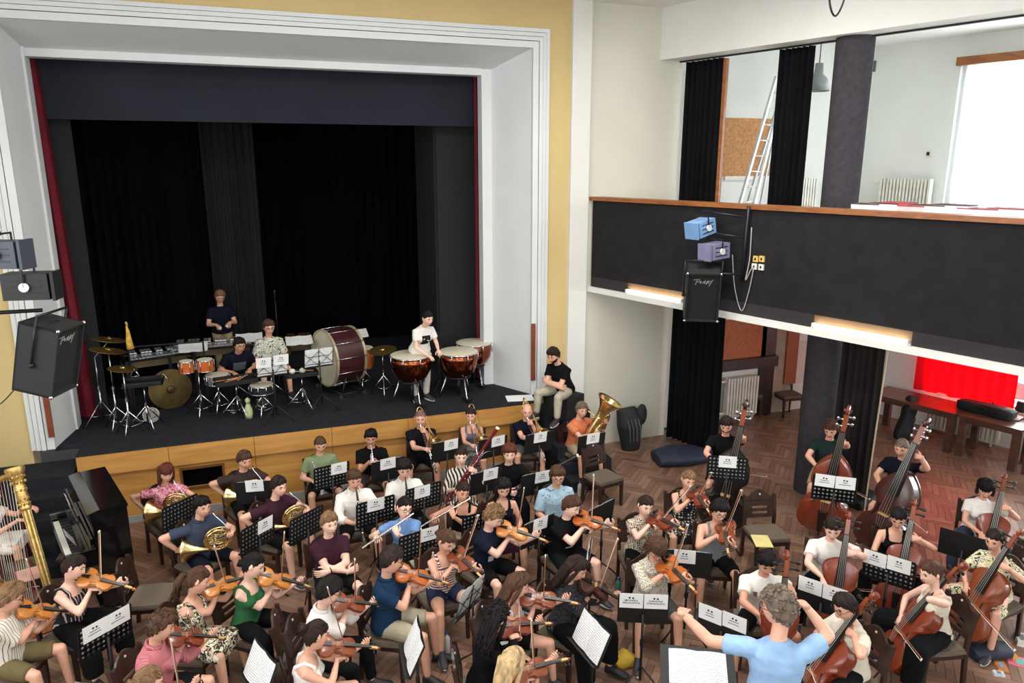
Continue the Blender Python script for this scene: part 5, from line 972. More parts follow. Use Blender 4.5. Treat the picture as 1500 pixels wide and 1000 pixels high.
STRB = cloth_stripe('cloth_black_white_stripe', (26, 24, 30), (206, 188, 186), 9, 0.86); STRR = cloth_stripe('cloth_red_white_stripe', (222, 214, 206), (112, 44, 44), 11, 0.55, axis='Z'); PIN = cloth_stripe('cloth_pinstripe', (218, 210, 196), (60, 54, 54), 12, 0.93); PINKS = cloth_stripe('cloth_pink_check', (206, 128, 132), (180, 94, 104), 22, 0.6); POLK = cloth_dots('cloth_polka', (26, 24, 26), (222, 214, 204), 26, 0.33); LEO = cloth_dots('cloth_leopard', (206, 192, 170), (60, 48, 42), 46, 0.42); SPK = cloth_dots('cloth_cream_speck', (214, 204, 186), (52, 48, 46), 62, 0.36); BLP = cloth_floral('cloth_blue_print', [(0, (40, 52, 70)), (0.33, (160, 190, 210)), (0.6, (186, 208, 220))], 22); HAW = cloth_floral('cloth_leaf_print', [(0, (28, 30, 30)), (0.42, (214, 214, 200)), (0.6, (80, 104, 70)), (0.66, (214, 210, 196))], 24); SPKD = cloth_dots('cloth_dark_speck', (34, 34, 40), (120, 124, 134), 80, 0.25); SKP = cloth_dots('cloth_skirt_print', (70, 70, 70), (186, 182, 172), 50, 0.4)
G = 'musicians of the orchestra'
VS = ['orange', 'amber', 'orange', 'brown', 'orange', 'red', 'orange', 'brown']; NV = [0]
def musician(desc, h, inst='rest', off=0.0, face=None, seatk='chair', var=None, **kw):
    th = toward(*h, off=off) if face is None else face
    tail = {'violin': 'playing a violin', 'viola': 'playing a viola', 'cello': 'playing a cello', 'bass': 'playing a double bass', 'horn': 'playing a french horn', 'trumpet': 'playing a trumpet', 'trombone': 'playing a trombone', 'bass_trombone': 'playing a bass trombone', 'tuba': 'playing a tuba', 'clarinet': 'playing a clarinet', 'flute': 'playing a flute', 'bassoon': 'holding a red bassoon', 'dark_bassoon': 'holding a dark bassoon', 'trumpet_rest': 'resting a trumpet', 'crossed': 'sitting with folded arms'}.get(inst, kw.pop('tail', 'sitting with hands in the lap'))
    kw.pop('tail', None)
    if inst == 'bass': kw.setdefault('seat', 0.72)
    p = person('person in %s %s' % (desc, tail), h, th, inst, **kw); p['desc'] = desc; p['theta'] = th; Rw = p['Rw']; ex = p['extra']; O = np.array(p['root'].location)
    if 'inst' in ex:
        nm, B, Fm, k = ex['inst']; M = mat4(Rw @ Fm, p['toW'](B), k if nm == 'tuba' else 1.0)
        pr, cat = {'violin': (P_VIOLIN, 'violin'), 'viola': (P_VIOLA, 'viola'), 'cello': (P_CELLO, 'cello'), 'bass': (P_BASS, 'double bass'), 'horn': (P_HORN, 'french horn'), 'trumpet': (P_TPT, 'trumpet'), 'trombone': (P_TBN, 'trombone'), 'bass_trombone': (P_BTBN, 'trombone'), 'tuba': (P_TUBA, 'tuba'), 'clarinet': (P_CLAR, 'clarinet'), 'flute': (P_FLUTE, 'flute'), 'bassoon': (P_BSN, 'bassoon'), 'dark_bassoon': (P_BSN, 'bassoon')}[nm]
        if nm in ('cello', 'bass'):  # origin of the body above the floor by the end pin
            ep = 0.24 if nm == 'cello' else 0.16; M = mat4(Rw @ Fm, p['toW'](B + Fm[:, 1]*ep))
        sw = None
        if nm in ('violin', 'viola', 'cello', 'bass'):
            v = var or VS[NV[0] % 8]; NV[0] += 1; sw = {'body': VARN[v], 'scroll': VARN[v]}
        if nm == 'dark_bassoon': d_ = mat('bassoon_black', (30, 24, 24), 0.3, coat=0.3); sw = {'boot_joint': d_, 'bell_joint': d_, 'wing_joint': d_}
        pr.make('%s held by the person in %s' % (cat, desc), cat, {'violin': 'violins', 'viola': 'violas', 'cello': 'cellos', 'bass': 'double basses', 'horn': 'french horns', 'clarinet': 'clarinets', 'flute': 'flutes', 'trombone': 'trombones'}.get(nm), M=M, swap=sw)
    if 'bow' in ex:
        f, d, ax = ex['bow']; M = mat4(Rw @ frame(d, ax if p['inst'] in ('cello', 'bass') else -np.cross(d, ax)), p['toW'](f - d*0.02)); P_BOW.make('thin wooden bow of the person in %s' % desc, 'bow', 'bows of the string players', M=M)
    if seatk == 'chair' and not p['stand']: P_CHAIR.make('dark wooden chair under the person in %s' % desc, 'chair', 'dark wooden chairs', loc=p['toW']((0, 0.02, 0)), rz=p['A'])
    if seatk == "stool": P_STOOL.make("black round stool under the person in %s" % desc, "stool", "bass stools", loc=p["toW"]((0, 0.0, 0)), rz=p["A"])
    return p
m = musician
# ---- brass along the stage front
m('a pink floral blouse and olive trousers', (243, 692), 'horn', sex='f', hair=('bangs', 'auburn'), top=('blouse', PINKF), bot=('trousers', OLV), face=26, head=(-8, 16, 0), knees=0.13)
m('a dark brown tee and black shorts', (358, 673), 'horn', hair=('short', 'brown'), top=('tshirt', BRN), bot=('shorts', BLK), face=22)
m('a sage green tee and dark shorts', (469, 650), 'trumpet_rest', hair=('crop', 'brown'), top=('tshirt', GRN), bot=('shorts', BLK2), off=-22, head=(0, 24, 0))
m('a black vee-neck tee beside the green-shirted trumpeter', (543, 640), 'trumpet', hair=('short', 'black'), skin='c', top=('tshirt', BLK), bot=('shorts', BRN), off=-28, aim=(-0.1, 0.55, -0.8))
m('a black tee with shaved head', (616, 612), 'trombone', hair=('shaved', 'stubble'), top=('tshirt', BLK2), bot=('shorts', BLK), off=-20, S=1.0, head=(-6, 10, 0), aim=(-0.22, 0.76, -0.6))
m('a lilac grey vest top and printed skirt', (690, 608), 'trombone', sex='f', hair=('tied', 'dark'), top=('tank', LIL), bot=('skirt', SKP), off=-24, head=(-6, 8, 0), aim=(-0.22, 0.76, -0.6))
m('a dark navy tee with balding head', (772, 602), 'bass_trombone', hair=('bald', 'brown'), top=('tshirt', DKNV), bot=('shorts', GRY), off=-8, head=(-6, 12, 0), aim=(-0.2, 0.8, -0.55))
m('an orange tee and khaki shorts', (852, 600), 'tuba', hair=('short', 'grey'), top=('tshirt', ORG), bot=('shorts', KHK), off=4, head=(-12, 8, 0), face=12)
# ---- second row: horns, clarinets, bassoons
m('a slate polo shirt and navy shorts', (296, 741), 'horn', hair=('short', 'black'), top=('polo', SLT), bot=('shorts', DKNV), face=40, head=(-10, 10, 0))
m('a plum tee and black shorts', (408, 712), 'horn', hair=('short', 'dark'), skin='a', top=('tshirt', PLUM), bot=('shorts', BLK), face=46, head=(-12, 8, 0))
m('a white rolled-sleeve shirt with light brown hair', (519, 701), 'clarinet', hair=('short', 'brown'), top=('shirt', WHT, 1.5), bot=('shorts', BLK2), off=-25, head=(0, 18, 0))
m('a white open-collar shirt with black hair', (592, 686), 'clarinet', hair=('messy', 'black'), top=('shirt', WHT, 1.6), bot=('trousers', BLK), off=-25, head=(0, 20, 0))
m('a black and white zebra print blouse', (676, 668), 'bassoon', sex='f', hair=('bun', 'dark'), top=('loose', ZEB, 1.3), bot=('skirt', ZEB), off=-28, head=(0, 6, 0), skin='d')
m('a black tee with reddish hair', (746, 664), 'dark_bassoon', hair=('messy', 'auburn'), top=('tshirt', BLK), bot=('trousers', BLK2), off=-22, head=(0, 8, 0), aim=(-0.80, 0.16, 0.50), skin='d')
m('a sleeveless navy top with long hair', (737, 714), 'rest', sex='f', hair=('long', 'black'), top=('tank', DKNV), bot=('skirt', PLUM), off=-22, head=(0, 20, 0))
m('a pale blue patterned shirt', (817, 697), 'rest', hair=('messy', 'brown'), top=('loose', BLP), bot=('trousers', BLK), off=-12, head=(-8, 14, 0), glasses=True)
# ---- flutes
m('a plum tee wearing a wristwatch', (482, 766), 'crossed', hair=('short', 'light'), skin='d', top=('tshirt', PLUM), bot=('shorts', BLK2), off=-28, head=(8, 4, 0), lean=0.02, watch=True)
m('a soft blue tee and cream trousers', (592, 743), 'flute', sex='f', hair=('tied', 'black'), top=('blouse', BLU), bot=('trousers', CRM), off=-38, head=(20, 6, -12), glasses=True, skin='d')
m('a black low-cut top', (677, 720), 'flute', sex='f', hair=('tied', 'dark'), skin='c', top=('tank', BLK), bot=('skirt', KHK), off=-38, head=(20, 10, -12))
# ---- violins
VH = (28, 26, -14)
m('a striped black camisole', (107, 830), 'violin', sex='f', hair=('bun', 'dark'), skin='d', top=('tank', STRB), bot=('wide', BLK), face=54, head=VH, scroll=(194, 862), tip=(144, 775), var='amber')
m('a cream pinstripe shirt and olive shorts', (13, 876), 'violin', hair=('messy', 'light'), glasses=True, top=('loose', PIN), bot=('shorts', OLV), face=70, head=VH, scroll=(106, 899), tip=(38, 816), shoes='white')
m('a pink shirt with curly hair', (235, 917), 'violin', hair=('curly', 'brown'), top=('shirt', PINKS), bot=('shorts', BLK2), face=62, head=VH, scroll=(326, 936), tip=(275, 897), var='red')
m('a black and cream floral dress', (289, 850), 'violin', sex='f', hair=('pony', 'brown'), top=('tank', FLOR), bot=('skirt', FLOR, 1.05), face=62, head=VH, scroll=(372, 845), tip=(314, 798), var='amber')
m('a green camisole and black trousers', (370, 828), 'violin', sex='f', hair=('tied', 'black'), top=('tank', EMR), bot=('trousers', BLK), face=48, head=VH, scroll=(452, 860), tip=(417, 777), var='amber', skin='d')
m('a white short-sleeved shirt with dark hair', (481, 866), 'violin', hair=('messy', 'black'), glasses=True, top=('shirt', WHT, 1.35), bot=('trousers', BLK), face=62, head=(26, 34, -14), scroll=(561, 889), tip=(520, 817), var='brown', skin='d')
m('a white vest top with hair in a bun', (462, 930), 'violin', sex='f', hair=('bun', 'dark'), top=('tank', WHT), bot=('shorts', BLK, 0.5), face=74, head=VH, scroll=(552, 950), tip=(479, 857), var='brown')
m('a petrol blue polo and beige shorts', (573, 820), 'violin', hair=('short', 'dark'), glasses=True, top=('polo', TEAL), bot=('shorts', BEI), face=60, head=VH, scroll=(655, 855), tip=(617, 772), var='orange', S=1.0, knees=0.16, shoes='black', lean=0.02)
m('a red and white striped vest', (653, 791), 'violin', sex='f', hair=('tied', 'brown'), top=('tank', STRR), bot=('shorts', DEN, 0.5), face=8, head=(20, 32, -8), scroll=(706, 846), tip=(700, 751), var='brown')
m('a navy printed tee with curly fair hair', (722, 757), 'violin', hair=('curly', 'light'), top=('tshirt', NAVY), bot=('shorts', BLK), face=26, head=(24, 34, -12), scroll=(800, 793), tip=(768, 712), var='amber', skin='d', prints=((0.62, -0.02, 0.16, 0.05, C('print_red', (150, 70, 72))), (0.4, 0.05, 0.07, 0.07, C('print_white', (210, 206, 206))), (0.5, -0.09, 0.04, 0.1, C('print_blue', (120, 140, 180)))))
m('a black tee with brown crew cut', (836, 741), 'violin', hair=('short', 'brown'), top=('tshirt', BLK), bot=('shorts', BLK2), face=12, head=(24, 22, -12), scroll=(905, 776), tip=(869, 692), var='orange', skin='d', prints=((0.35, 0.02, 0.1, 0.012, C('print_white', (210, 206, 206))),))
m('a white top with long brown hair', (757, 857), 'violin', sex='f', hair=('long', 'brown'), top=('tank', WHT), bot=('shorts', BLK, 0.55), face=44, head=VH, scroll=(846, 885), tip=(799, 812), var='brown')
m('a black long-sleeved top with long curly hair', (728, 905), 'violin', sex='f', hair=('longcurly', 'black'), top=('loose', BLK, 1.9), bot=('trousers', BLK), face=74, head=(30, 22, -10), scroll=(806, 914), tip=(761, 843), var='red')
m('a dark top with blond hair', (749, 975), 'violin', sex='f', hair=('long', 'blond'), top=('tshirt', BLK), bot=('trousers', BLK), face=78, head=(30, 22, -10), scroll=(830, 966), tip=(779, 905), var='brown')
m('a dark top with hair clip', (216, 1000), 'violin', sex='f', hair=('tied', 'light'), top=('tshirt', BLK2), bot=('trousers', BLK), face=70, head=VH, scroll=(300, 1005), tip=(251, 934), var='red')
# ---- violas
m('a dark speckled cardigan and wide black trousers', (843, 832), 'viola', sex='f', hair=('long', 'dark'), top=('loose', SPKD, 1.6), bot=('wide', BLK), face=30, head=(20, 30, -8), scroll=(912, 884), tip=(907, 786), var='dark', shoes='black')
m('a leopard print blouse and black trousers', (945, 740), 'viola', sex='f', hair=('tied', 'dark'), top=('blouse', LEO), bot=('trousers', BLK), face=-14, head=(8, 12, -8), scroll=(1003, 778), tip=(1012, 709), var='red', skin='d')
m('a black polka dot dress', (1008, 702), 'viola', sex='f', hair=('tied', 'light'), top=('tank', POLK), bot=('skirt', POLK, 1.05), face=-22, head=(8, 14, -8), scroll=(1040, 752), tip=(1042, 690), var='red')
m('a grey vest and black shorts', (1053, 748), 'viola', hair=('messy', 'black'), glasses=True, top=('tank', LGR), bot=('shorts', BLK), face=-26, head=(10, 16, -8), scroll=(1068, 812), tip=(1086, 714), var='brown')
m('a cream speckled shirt and grey shorts', (961, 802), 'viola', hair=('bob', 'brown'), glasses=True, top=('shirt', SPK, 1.4), bot=('shorts', GRY), face=-18, head=(6, 34, -6), scroll=(1018, 866), tip=(1007, 765), var='orange')
# ---- double basses
m('a black tee with full beard', (1064, 622), 'bass', hair=('short', 'dark'), beard=True, top=('tshirt', BLK), bot=('shorts', BLK2), face=-34, head=(-6, 26, 0), scroll=(1092, 597), tip=(1124, 709), var='black', seatk='stool')
m('a dark green tee and khaki shorts', (1217, 628), 'bass', hair=('curly', 'brown'), top=('tshirt', DGN), bot=('shorts', KHK), face=-42, head=(-14, 28, 0), scroll=(1240, 606), var='red', seatk='stool')
m('a dark navy tee with cropped grey hair', (1321, 655), 'bass', hair=('crop', 'grey'), top=('tshirt', DKNV), bot=('shorts', GRY), face=-68, head=(4, 20, 0), scroll=(1360, 622), var='dark', seatk='stool')
# ---- cellos
m('a white printed tee with black fringe', (1123, 823), 'cello', hair=('messy', 'black'), skin='c', top=('tshirt', WHT), bot=('shorts', BLK), face=-26, head=(0, 26, 0), scroll=(1151, 826), tip=(1114, 927), var='red', knees=0.30, prints=((0.72, 0.09, 0.035, 0.05, C('print_brown', (120, 86, 70))), (0.72, 0.03, 0.04, 0.05, C('print_ochre', (196, 150, 60))), (0.72, -0.03, 0.035, 0.05, C('print_dark', (60, 60, 70)))))
m('a white tee behind a shared cello stand', (1220, 773), 'cello', hair=('short', 'dark'), top=('tshirt', WHT), bot=('trousers', BLK), face=-36, head=(-6, 24, 0), scroll=(1241, 764), tip=(1250, 858), var='red', knees=0.30, skin='d')
m('a black vest top with dark hair', (1316, 757), 'cello', sex='f', hair=('tied', 'black'), top=('tank', BLK), bot=('trousers', BLK), face=-44, head=(-6, 30, 0), scroll=(1338, 741), tip=(1351, 830), var='red', knees=0.30)
m('a white tee with black bobbed hair', (1444, 714), 'cello', sex='f', hair=('bob', 'black'), top=('blouse', WHT), bot=('trousers', SLT), face=-46, head=(-4, 26, 0), scroll=(1470, 708), tip=(1446, 782), var='red', knees=0.28)
m('a yellow floral dress', (1457, 790), 'cello', sex='f', hair=('tied', 'dark'), top=('dress', WF, 0.75), bot=('skirt', WF, 1.05), face=-84, head=(10, 16, 0), scroll=(1494, 790), var='brown', knees=0.28)
m('a cream camisole and black trousers', (1364, 838), 'cello', sex='f', hair=('tied', 'brown'), top=('tank', CRM), bot=('wide', BLK), face=-104, head=(4, 16, 0), scroll=(1412, 842), tip=(1350, 950), var='red', knees=0.28, skin='d')
m('a cream tee and glasses', (1238, 887), 'cello', hair=('short', 'dark'), glasses=True, top=('tshirt', CRM), bot=('trousers', BLK), face=-96, head=(6, 20, 0), scroll=(1281, 885), tip=(1193, 1000), var='red', knees=0.28)
# ---- harpist, conductor, the listener on the box
m('a white dress behind the golden harp', (-14, 722), 'rest', sex='f', hair=('long', 'dark'), top=('tshirt', WHT), bot=('skirt', WHT), face=82, L=(-0.10, 0.42, -0.05), Rr=(0.16, 0.40, -0.10), tail='plucking the strings')
cnd = person('person in a light blue tee conducting with raised arms', (1141, 890), 150, 'rest', hair=('curly', 'grey'), top=('tshirt', LBL), bot=('trousers', NAVY), stand=True, head=(62, 8, 0), glasses=True, S=1.06, base=0.22, lean=0.04, L=(-0.66, 0.20, 0.04), Rr=(0.22, 0.26, 0.16), poleL=(-0.4, 0.2, -1), poleR=(1, 0.3, -0.6), curl=('open', 'relax'), skin='b')
SIT = person('person in a black tee and pale trousers sitting with folded arms on a box', (811, 520), -62, 'crossed', hair=('short', 'dark'), beard=True, top=('tshirt', BLK), bot=('trousers', C('stone', (176, 168, 150))), base=0.93, seat=0.36, lean=0.35, head=(0, 26, 0), shoes='mixed', S=1.0)
# ---- percussionists on the stage
PC1 = person('person in a navy tee standing behind the marimba holding mallets', (322, 434), 8, 'rest', hair=('short', 'light'), glasses=True, top=('tshirt', DKNV), bot=('trousers', KHK), stand=True, base=1.12, head=(4, 24, 0), L=(-0.10, 0.26, -0.26), Rr=(0.12, 0.26, -0.28))
PC2 = person('person in a dark printed tee sitting among the small drums', (351, 505), 14, 'rest', hair=('short', 'black'), skin='c', glasses=True, top=('tshirt', DKNV), bot=('trousers', BLK), base=1.12, head=(4, 14, 0), seat=0.40, lean=0.5, prints=((0.6, 0, 0.2, 0.16, C('print_grey', (84, 88, 92))),))
PC3 = person('person in a leaf print shirt sitting behind the name cards', (394, 479), 10, 'rest', hair=('short', 'brown'), glasses=True, top=('loose', HAW), bot=('shorts', BRN), base=1.12, head=(0, 14, 0), seat=0.50, S=0.97)
PC4 = person('person in a white printed tee leaning over the timpani', (626, 466), 14, 'rest', sex='f', hair=('tied', 'black'), skin='d', top=('tshirt', WHT), bot=('trousers', C('pale', (204, 198, 186))), stand=True, base=1.12, head=(6, 18, 0), lean=0.42, prints=((0.62, 0, 0.15, 0.17, C('print_black', (30, 30, 32), var=0.6)),), L=(-0.14, 0.22, -0.36), Rr=(0.05, 0.22, -0.42))

c_ = np.array(cnd['root'].location); tag(MB().box((c_[0], c_[1], 0.11), (1.0, 1.0, 0.216), rotz(cnd['A'])).build('podium', mat('podium_black', (24, 24, 26), 0.8)), 'low black podium under the conductor', 'podium')
# ================================================================== stands, furniture and everything else
def T_(px, py, z=0.9, off=0.0): return toward(px, py, z, off)
ST = [  # px, py, heading (None: towards the conductor), card offsets, kind, sheet, who
 (264, 752, None, (), 'perf', True, 'before the horn player in pink floral blouse'), (374, 721, -10, (0.0,), 'solid', True, 'before the horn player in the brown tee'),
 (378, 783, None, (0.10,), 'perf', True, 'before the horn player in the slate polo'), (449, 769, None, (), 'perf', True, 'before the horn player in the plum tee'),
 (486, 697, 14, (0.10,), 'perf', True, 'before the trumpeter in the sage green tee'), (568, 688, 10, (0.0,), 'solid', True, 'before the trumpeter in black'),
 (550, 749, 14, (0.0,), 'perf', True, 'before the clarinettist with light brown hair'), (620, 728, 14, (-0.02,), 'perf', True, 'before the clarinettist with black hair'),
 (654, 660, 10, (0.07,), 'solid', True, 'before the trombonist with shaved head'), (722, 655, 10, (0.08,), 'solid', True, 'before the trombonist in lilac'),
 (789, 648, 8, (0.02,), 'solid', True, 'before the balding bass trombonist'), (866, 650, 6, (0.02,), 'solid', True, 'before the tuba player in orange'),
 (712, 705, 12, (0.06,), 'solid', True, 'before the zebra print bassoonist'), (786, 708, 8, (0.08,), 'solid', True, 'before the bassoonist in black'),
 (614, 797, 14, (0.12,), 'perf', True, 'before the flautist in soft blue'), (704, 768, 12, (), 'perf', True, 'before the flautist in black'), (788, 778, 20, (0.02,), 'solid', True, 'behind the violinist in the navy printed tee'),
 (880, 756, 24, (), 'solid', True, 'before the violinist with brown crew cut'), (862, 820, 60, (0.02,), 'solid', True, 'beside the violist in the speckled cardigan'), (942, 892, -26, (-0.115, 0.115), 'solid', True, 'before the violist in cream speckle'),
 (1008, 826, -32, (-0.04,), 'solid', True, 'before the violist in the grey vest'), (1065, 686, -32, (0.0,), 'tall', True, 'before the bearded bass player'),
 (1222, 716, -40, (-0.115, 0.115), 'tall', True, 'before the bass player in dark green'), (1204, 876, -58, (-0.115, 0.115), 'solid', True, 'shared by two cellists'),
 (1302, 834, -60, (-0.14, 0.09), 'perf', True, 'before the cellist in the black vest'), (1411, 800, -62, (), 'solid', False, 'before the cellist with black bobbed hair'),
 (1058, 917, -58, (-0.115, 0.115), 'solid', True, 'before the cellist with black fringe'), (155, 926, 40, (-0.10, 0.12), 'perf', True, 'before the violinist in the striped camisole'),
 (381, 980, 110, (), 'lean', True, 'before the violinist in the pink shirt'), (607, 946, 84, (), 'lean', True, 'before the violinist in the white vest top'), (690, 876, 40, (), 'wire', True, 'of folding wire by the petrol polo'),
 (866, 932, 94, (), 'lean', True, 'before the violinist with long curly hair'), (1022, 980, 150, (), 'score', False, 'carrying the full score before the conductor')]
for px, py, th, cards, kind, sheet, who in ST:
    tx = [('MICHAELA', 'SEDLACKOVA'), ('KAROLINA', 'STRNADLOVA')] if px == 942 else None
    stand_at(px, py, T_(px, py) if th is None else th, cards, kind, sheet, who, texts=tx)
# full score on the conductor's desk
_c = atz(1022, 980, 0.98); _A = R(150+180)+math.pi; _p = P_STAND['score']; _M = Matrix.Translation((_c[0], _c[1], 0)) @ Matrix.Rotation(_A, 4, 'Z') @ Matrix.Translation((0, 0, 0.98)) @ Matrix(_p.Rt.tolist()).to_4x4()
o = obj('full_score', SHEET); o.matrix_world = _M @ Matrix.Translation((0, 0.016, 0)) @ Matrix.Scale(1.05, 4); tag(o, 'wide open conducting score on the black desk before the conductor', 'sheet music')
# empty chairs
def chair(px, py, face, label, z=0.0): c = atz(px, py, z); return P_CHAIR.make(label, 'chair', 'dark wooden chairs', loc=(c[0], c[1], z), rz=R(face+180))
chair(882, 738, 12, 'empty dark wooden chair with grey seat behind the violinist in black'); chair(1118, 826, -14, 'empty dark wooden chair with yellow paper on its seat'); chair(228, 925, 78, 'empty dark wooden chair between the pink shirt and the piano'); chair(1093, 606, -12, 'empty dark wooden chair before the lower radiator'); chair(1152, 607, -8, 'empty dark wooden chair beside the red brown door frame'); chair(1308, 604, -20, 'empty dark wooden chair half hidden behind the first table'); chair(1492, 905, -70, 'empty dark wooden chair beside the yellow floral dress'); chair(452, 1010, 80, 'empty dark wooden chair behind the white vest top')
c = atz(1116, 792, 0.468); tag(MB().box((c[0], c[1], 0.466), (0.21, 0.30, 0.008), rotz(R(-25))).build('yellow_paper', mat('yellow_paper', (226, 214, 140), 0.8)), 'pale yellow paper lying on an empty chair seat', 'paper')
# paper on the stage edge
c = atz(768, 580, 1.12); tag(MB().box((c[0]-0.12, c[1]-0.1, 1.128), (0.46, 0.30, 0.012), rotz(R(-12))).build('paper_stack', PAPER), 'white paper stack on the stage edge beside the seated listener', 'paper')
# black box under the listener
q = np.array(SIT['root'].location); tag(MB().box((q[0], q[1], 0.93+0.18), (0.5, 0.46, 0.36), rotz(SIT['A'])).build('seat_box', mat('matt_black_box', (17, 17, 19), 0.85)), 'matt black box carrying the listener beside the pilaster', 'box')
# ---- bass players' things
def soft(name, pts, rad, m, label, cat, flat=None, extra=None, vox=0.02):
    mb = MB(); mb.tube(pts, rad, 14, flat=flat)
    if extra: extra(mb)
    V, N, F = bake(mb, vox, 4); V = V+N*(0.006*sinnoise(V, 30, len(label)))[:, None]; V[:, 2] = np.maximum(V[:, 2], 0.004); b = V.mean(0)*[1, 1, 0]
    e = tag(emp(name, b), label, cat); q = MB(); q.V.append(V-b); q.F = F; q.I = [0]*len(F); q.n = len(V); q.build('shell', m, e, True); return e, b
BAGB = mat('black_nylon', (28, 28, 32), 0.7, 0, 0.2, 8, 0.2, 60); BAGN = mat('navy_nylon', (36, 42, 62), 0.65, 0, 0.2, 6, 0.25, 40)
e, b = soft('gig_bag', [(6.36, 10.98, 0.0), (6.36, 11.0, 0.2), (6.34, 11.02, 0.45), (6.30, 11.1, 0.75)], [0.17, 0.21, 0.24, 0.19], BAGB, 'black tuba gig bag leaning on the cream wall', 'bag', flat=((0, 1, 0), 0.7), extra=lambda m: m.ell((6.6, 11.05, 0.62), (0.1, 0.09, 0.2), 12, 8))
for k in range(4): MB().tube([np.array([6.24+0.07*k, 10.80, 0.22])-b, np.array([6.22+0.07*k, 10.78, 0.45])-b, np.array([6.2+0.07*k, 10.84, 0.62])-b], 0.008, 5).build('strap', mat('strap_grey', (96, 96, 100), 0.7), e)
e, b = soft('bass_bag', [(6.42, 10.25, 0.1), (6.75, 10.2, 0.13), (7.1, 10.15, 0.12), (7.5, 10.1, 0.08)], [0.24, 0.33, 0.30, 0.14], BAGN, 'navy padded bass bag lying on the floor before the curtain', 'bag', flat=((0, 0, 1), 0.5))
MB().tube([np.array([6.6, 10.05, 0.2])-b, np.array([6.75, 10.12, 0.262])-b, np.array([6.95, 10.28, 0.25])-b], 0.012, 6).build('handle', BAGB, e)
c = atz(1268, 742, 0); soft('instrument_bag', [(c[0]-0.25, c[1], 0.08), (c[0]+0.1, c[1]+0.05, 0.12), (c[0]+0.35, c[1]+0.1, 0.06)], [0.14, 0.22, 0.1], BAGB, 'crumpled black bag on the floor between two bass players', 'bag', flat=((0, 0, 1), 0.6))
# ---- tables by the red window
TBW = wood('table_walnut', (78, 52, 44), (112, 78, 64), 2.0, 'X', 0.3, 0.25)
def table(t0, n0, label, ln=1.55, dp=0.75, h=0.76):
    e = tag(emp('table', sp(OUT0, t0+ln/2, n0, 0), math.atan2(SD[1], SD[0])), label, 'table', None); MB().box((0, 0, h-0.02), (ln, dp, 0.04)).build('tabletop', TBW, e); 
    for sy in (-1, 1): MB().box((0, sy*(dp/2-0.08), h-0.085), (ln-0.14, 0.03, 0.09)).build('apron', TBW, e)
    for sx in (-1, 1):
        for sy in (-1, 1): MB().box((sx*(ln/2-0.09), sy*(dp/2-0.09), (h-0.04)/2), (0.11, 0.11, h-0.04)).build('leg', TBW, e)
table(-0.55, -0.78, 'dark walnut table at the column end under the red curtain'); table(1.02, -0.78, 'dark walnut table carrying the black violin case', 1.0); table(2.05, -0.78, 'dark walnut table covered with small clutter')
def fiddlecase(M, label):
    e = tag(emp('violin_case', M=M), label, 'case'); h = [(0.09, 0), (.13, .06), (.135, .2), (.10, .42), (.115, .6), (.08, .78), (.0, .82)]; hh = spline(h, 4); out = np.concatenate([hh, (hh*[-1, 1])[::-1][1:]]); b = MB(); c0 = np.array([0, 0.4]); rg = lambda s, z: np.concatenate([c0+(out-c0)*s, np.full((len(out), 1), z)], 1)
    b.loft([rg(.9, 0), rg(1, .02), rg(1, .075)]); b.build('case_base', BAGB, e, 40); b = MB(); b.loft([rg(1.0, .08), rg(1, .12), rg(.85, .15)]); b.build('case_lid', BAGB, e, 40); MB().tube(circ(0.05, 10, 0, math.pi, (0, 0, 0))[:, [1, 0, 2]]+np.array([0.125, 0.4, 0.07]), 0.01, 6).build('handle', BLACK, e, True)
    MB().box((0.0, 0.32, 0.152), (0.16, 0.34, 0.012)).build('pocket', mat('case_pocket', (40, 40, 46), 0.7), e)
c = sp(OUT0, 1.75, -0.72, 0.762); fiddlecase(mat4(np.stack([-SN, -SD, [0, 0, 1.]], 1), c, 1.12), 'black violin case lying on the table before the red curtain')
a = atz(1312, 642, 0); fiddlecase(mat4(frame(nrm([0.32, 0.10, 0.94]), (-0.25, -0.95, 0.2)), a+np.array([-0.05, -0.1, 0.02]), 1.05), 'black instrument case leaning against the table')
c = atz(1452, 606, 0.76); e = tag(emp('bottle', (c[0], c[1], 0.76)), 'blue water bottle on the walnut table', 'bottle'); MB().lathe([(0, 0), (.035, 0), (.036, .12), (.03, .15), (.014, .17), (.014, .19)], 14).build('bottle_body', mat('blue_plastic', (40, 66, 140), 0.25), e, 40); MB().lathe([(0, .19), (.016, .19), (.016, .21), (0, .21)], 12).build('cap', BLACK, e, 40)
for k, (px, py, w, h, col, lb) in enumerate(((1468, 606, .24, .18, (226, 220, 206), 'loose white papers spread on the walnut table'), (1482, 602, .2, .16, (196, 170, 120), 'brown paper bag flat on the walnut table'), (1487, 612, .26, .12, (214, 206, 196), 'crumpled pale wrapping on the walnut table'), (1378, 578, .22, .1, (232, 230, 224), 'white folded paper on the walnut table by the window sill'))):
    c = atz(px, py, 0.775); b = MB(); 
    for j in range(4): b.box((random.uniform(-.05, .05), random.uniform(-.04, .04), 0.006+0.009*j), (w*random.uniform(.6, 1), h, 0.007), rotz(random.uniform(-.5, .5)))
    o = b.build('papers', mat('paper_%d' % k, col, 0.8)); o.location = (c[0], c[1], 0.761); tag(o, lb, 'paper')
c = atz(1499, 598, 0.85); soft('bag', [(c[0], c[1], 0.80), (c[0], c[1], 0.98)], [0.13, 0.1], BAGB, 'small black bag standing on the walnut table', 'bag')
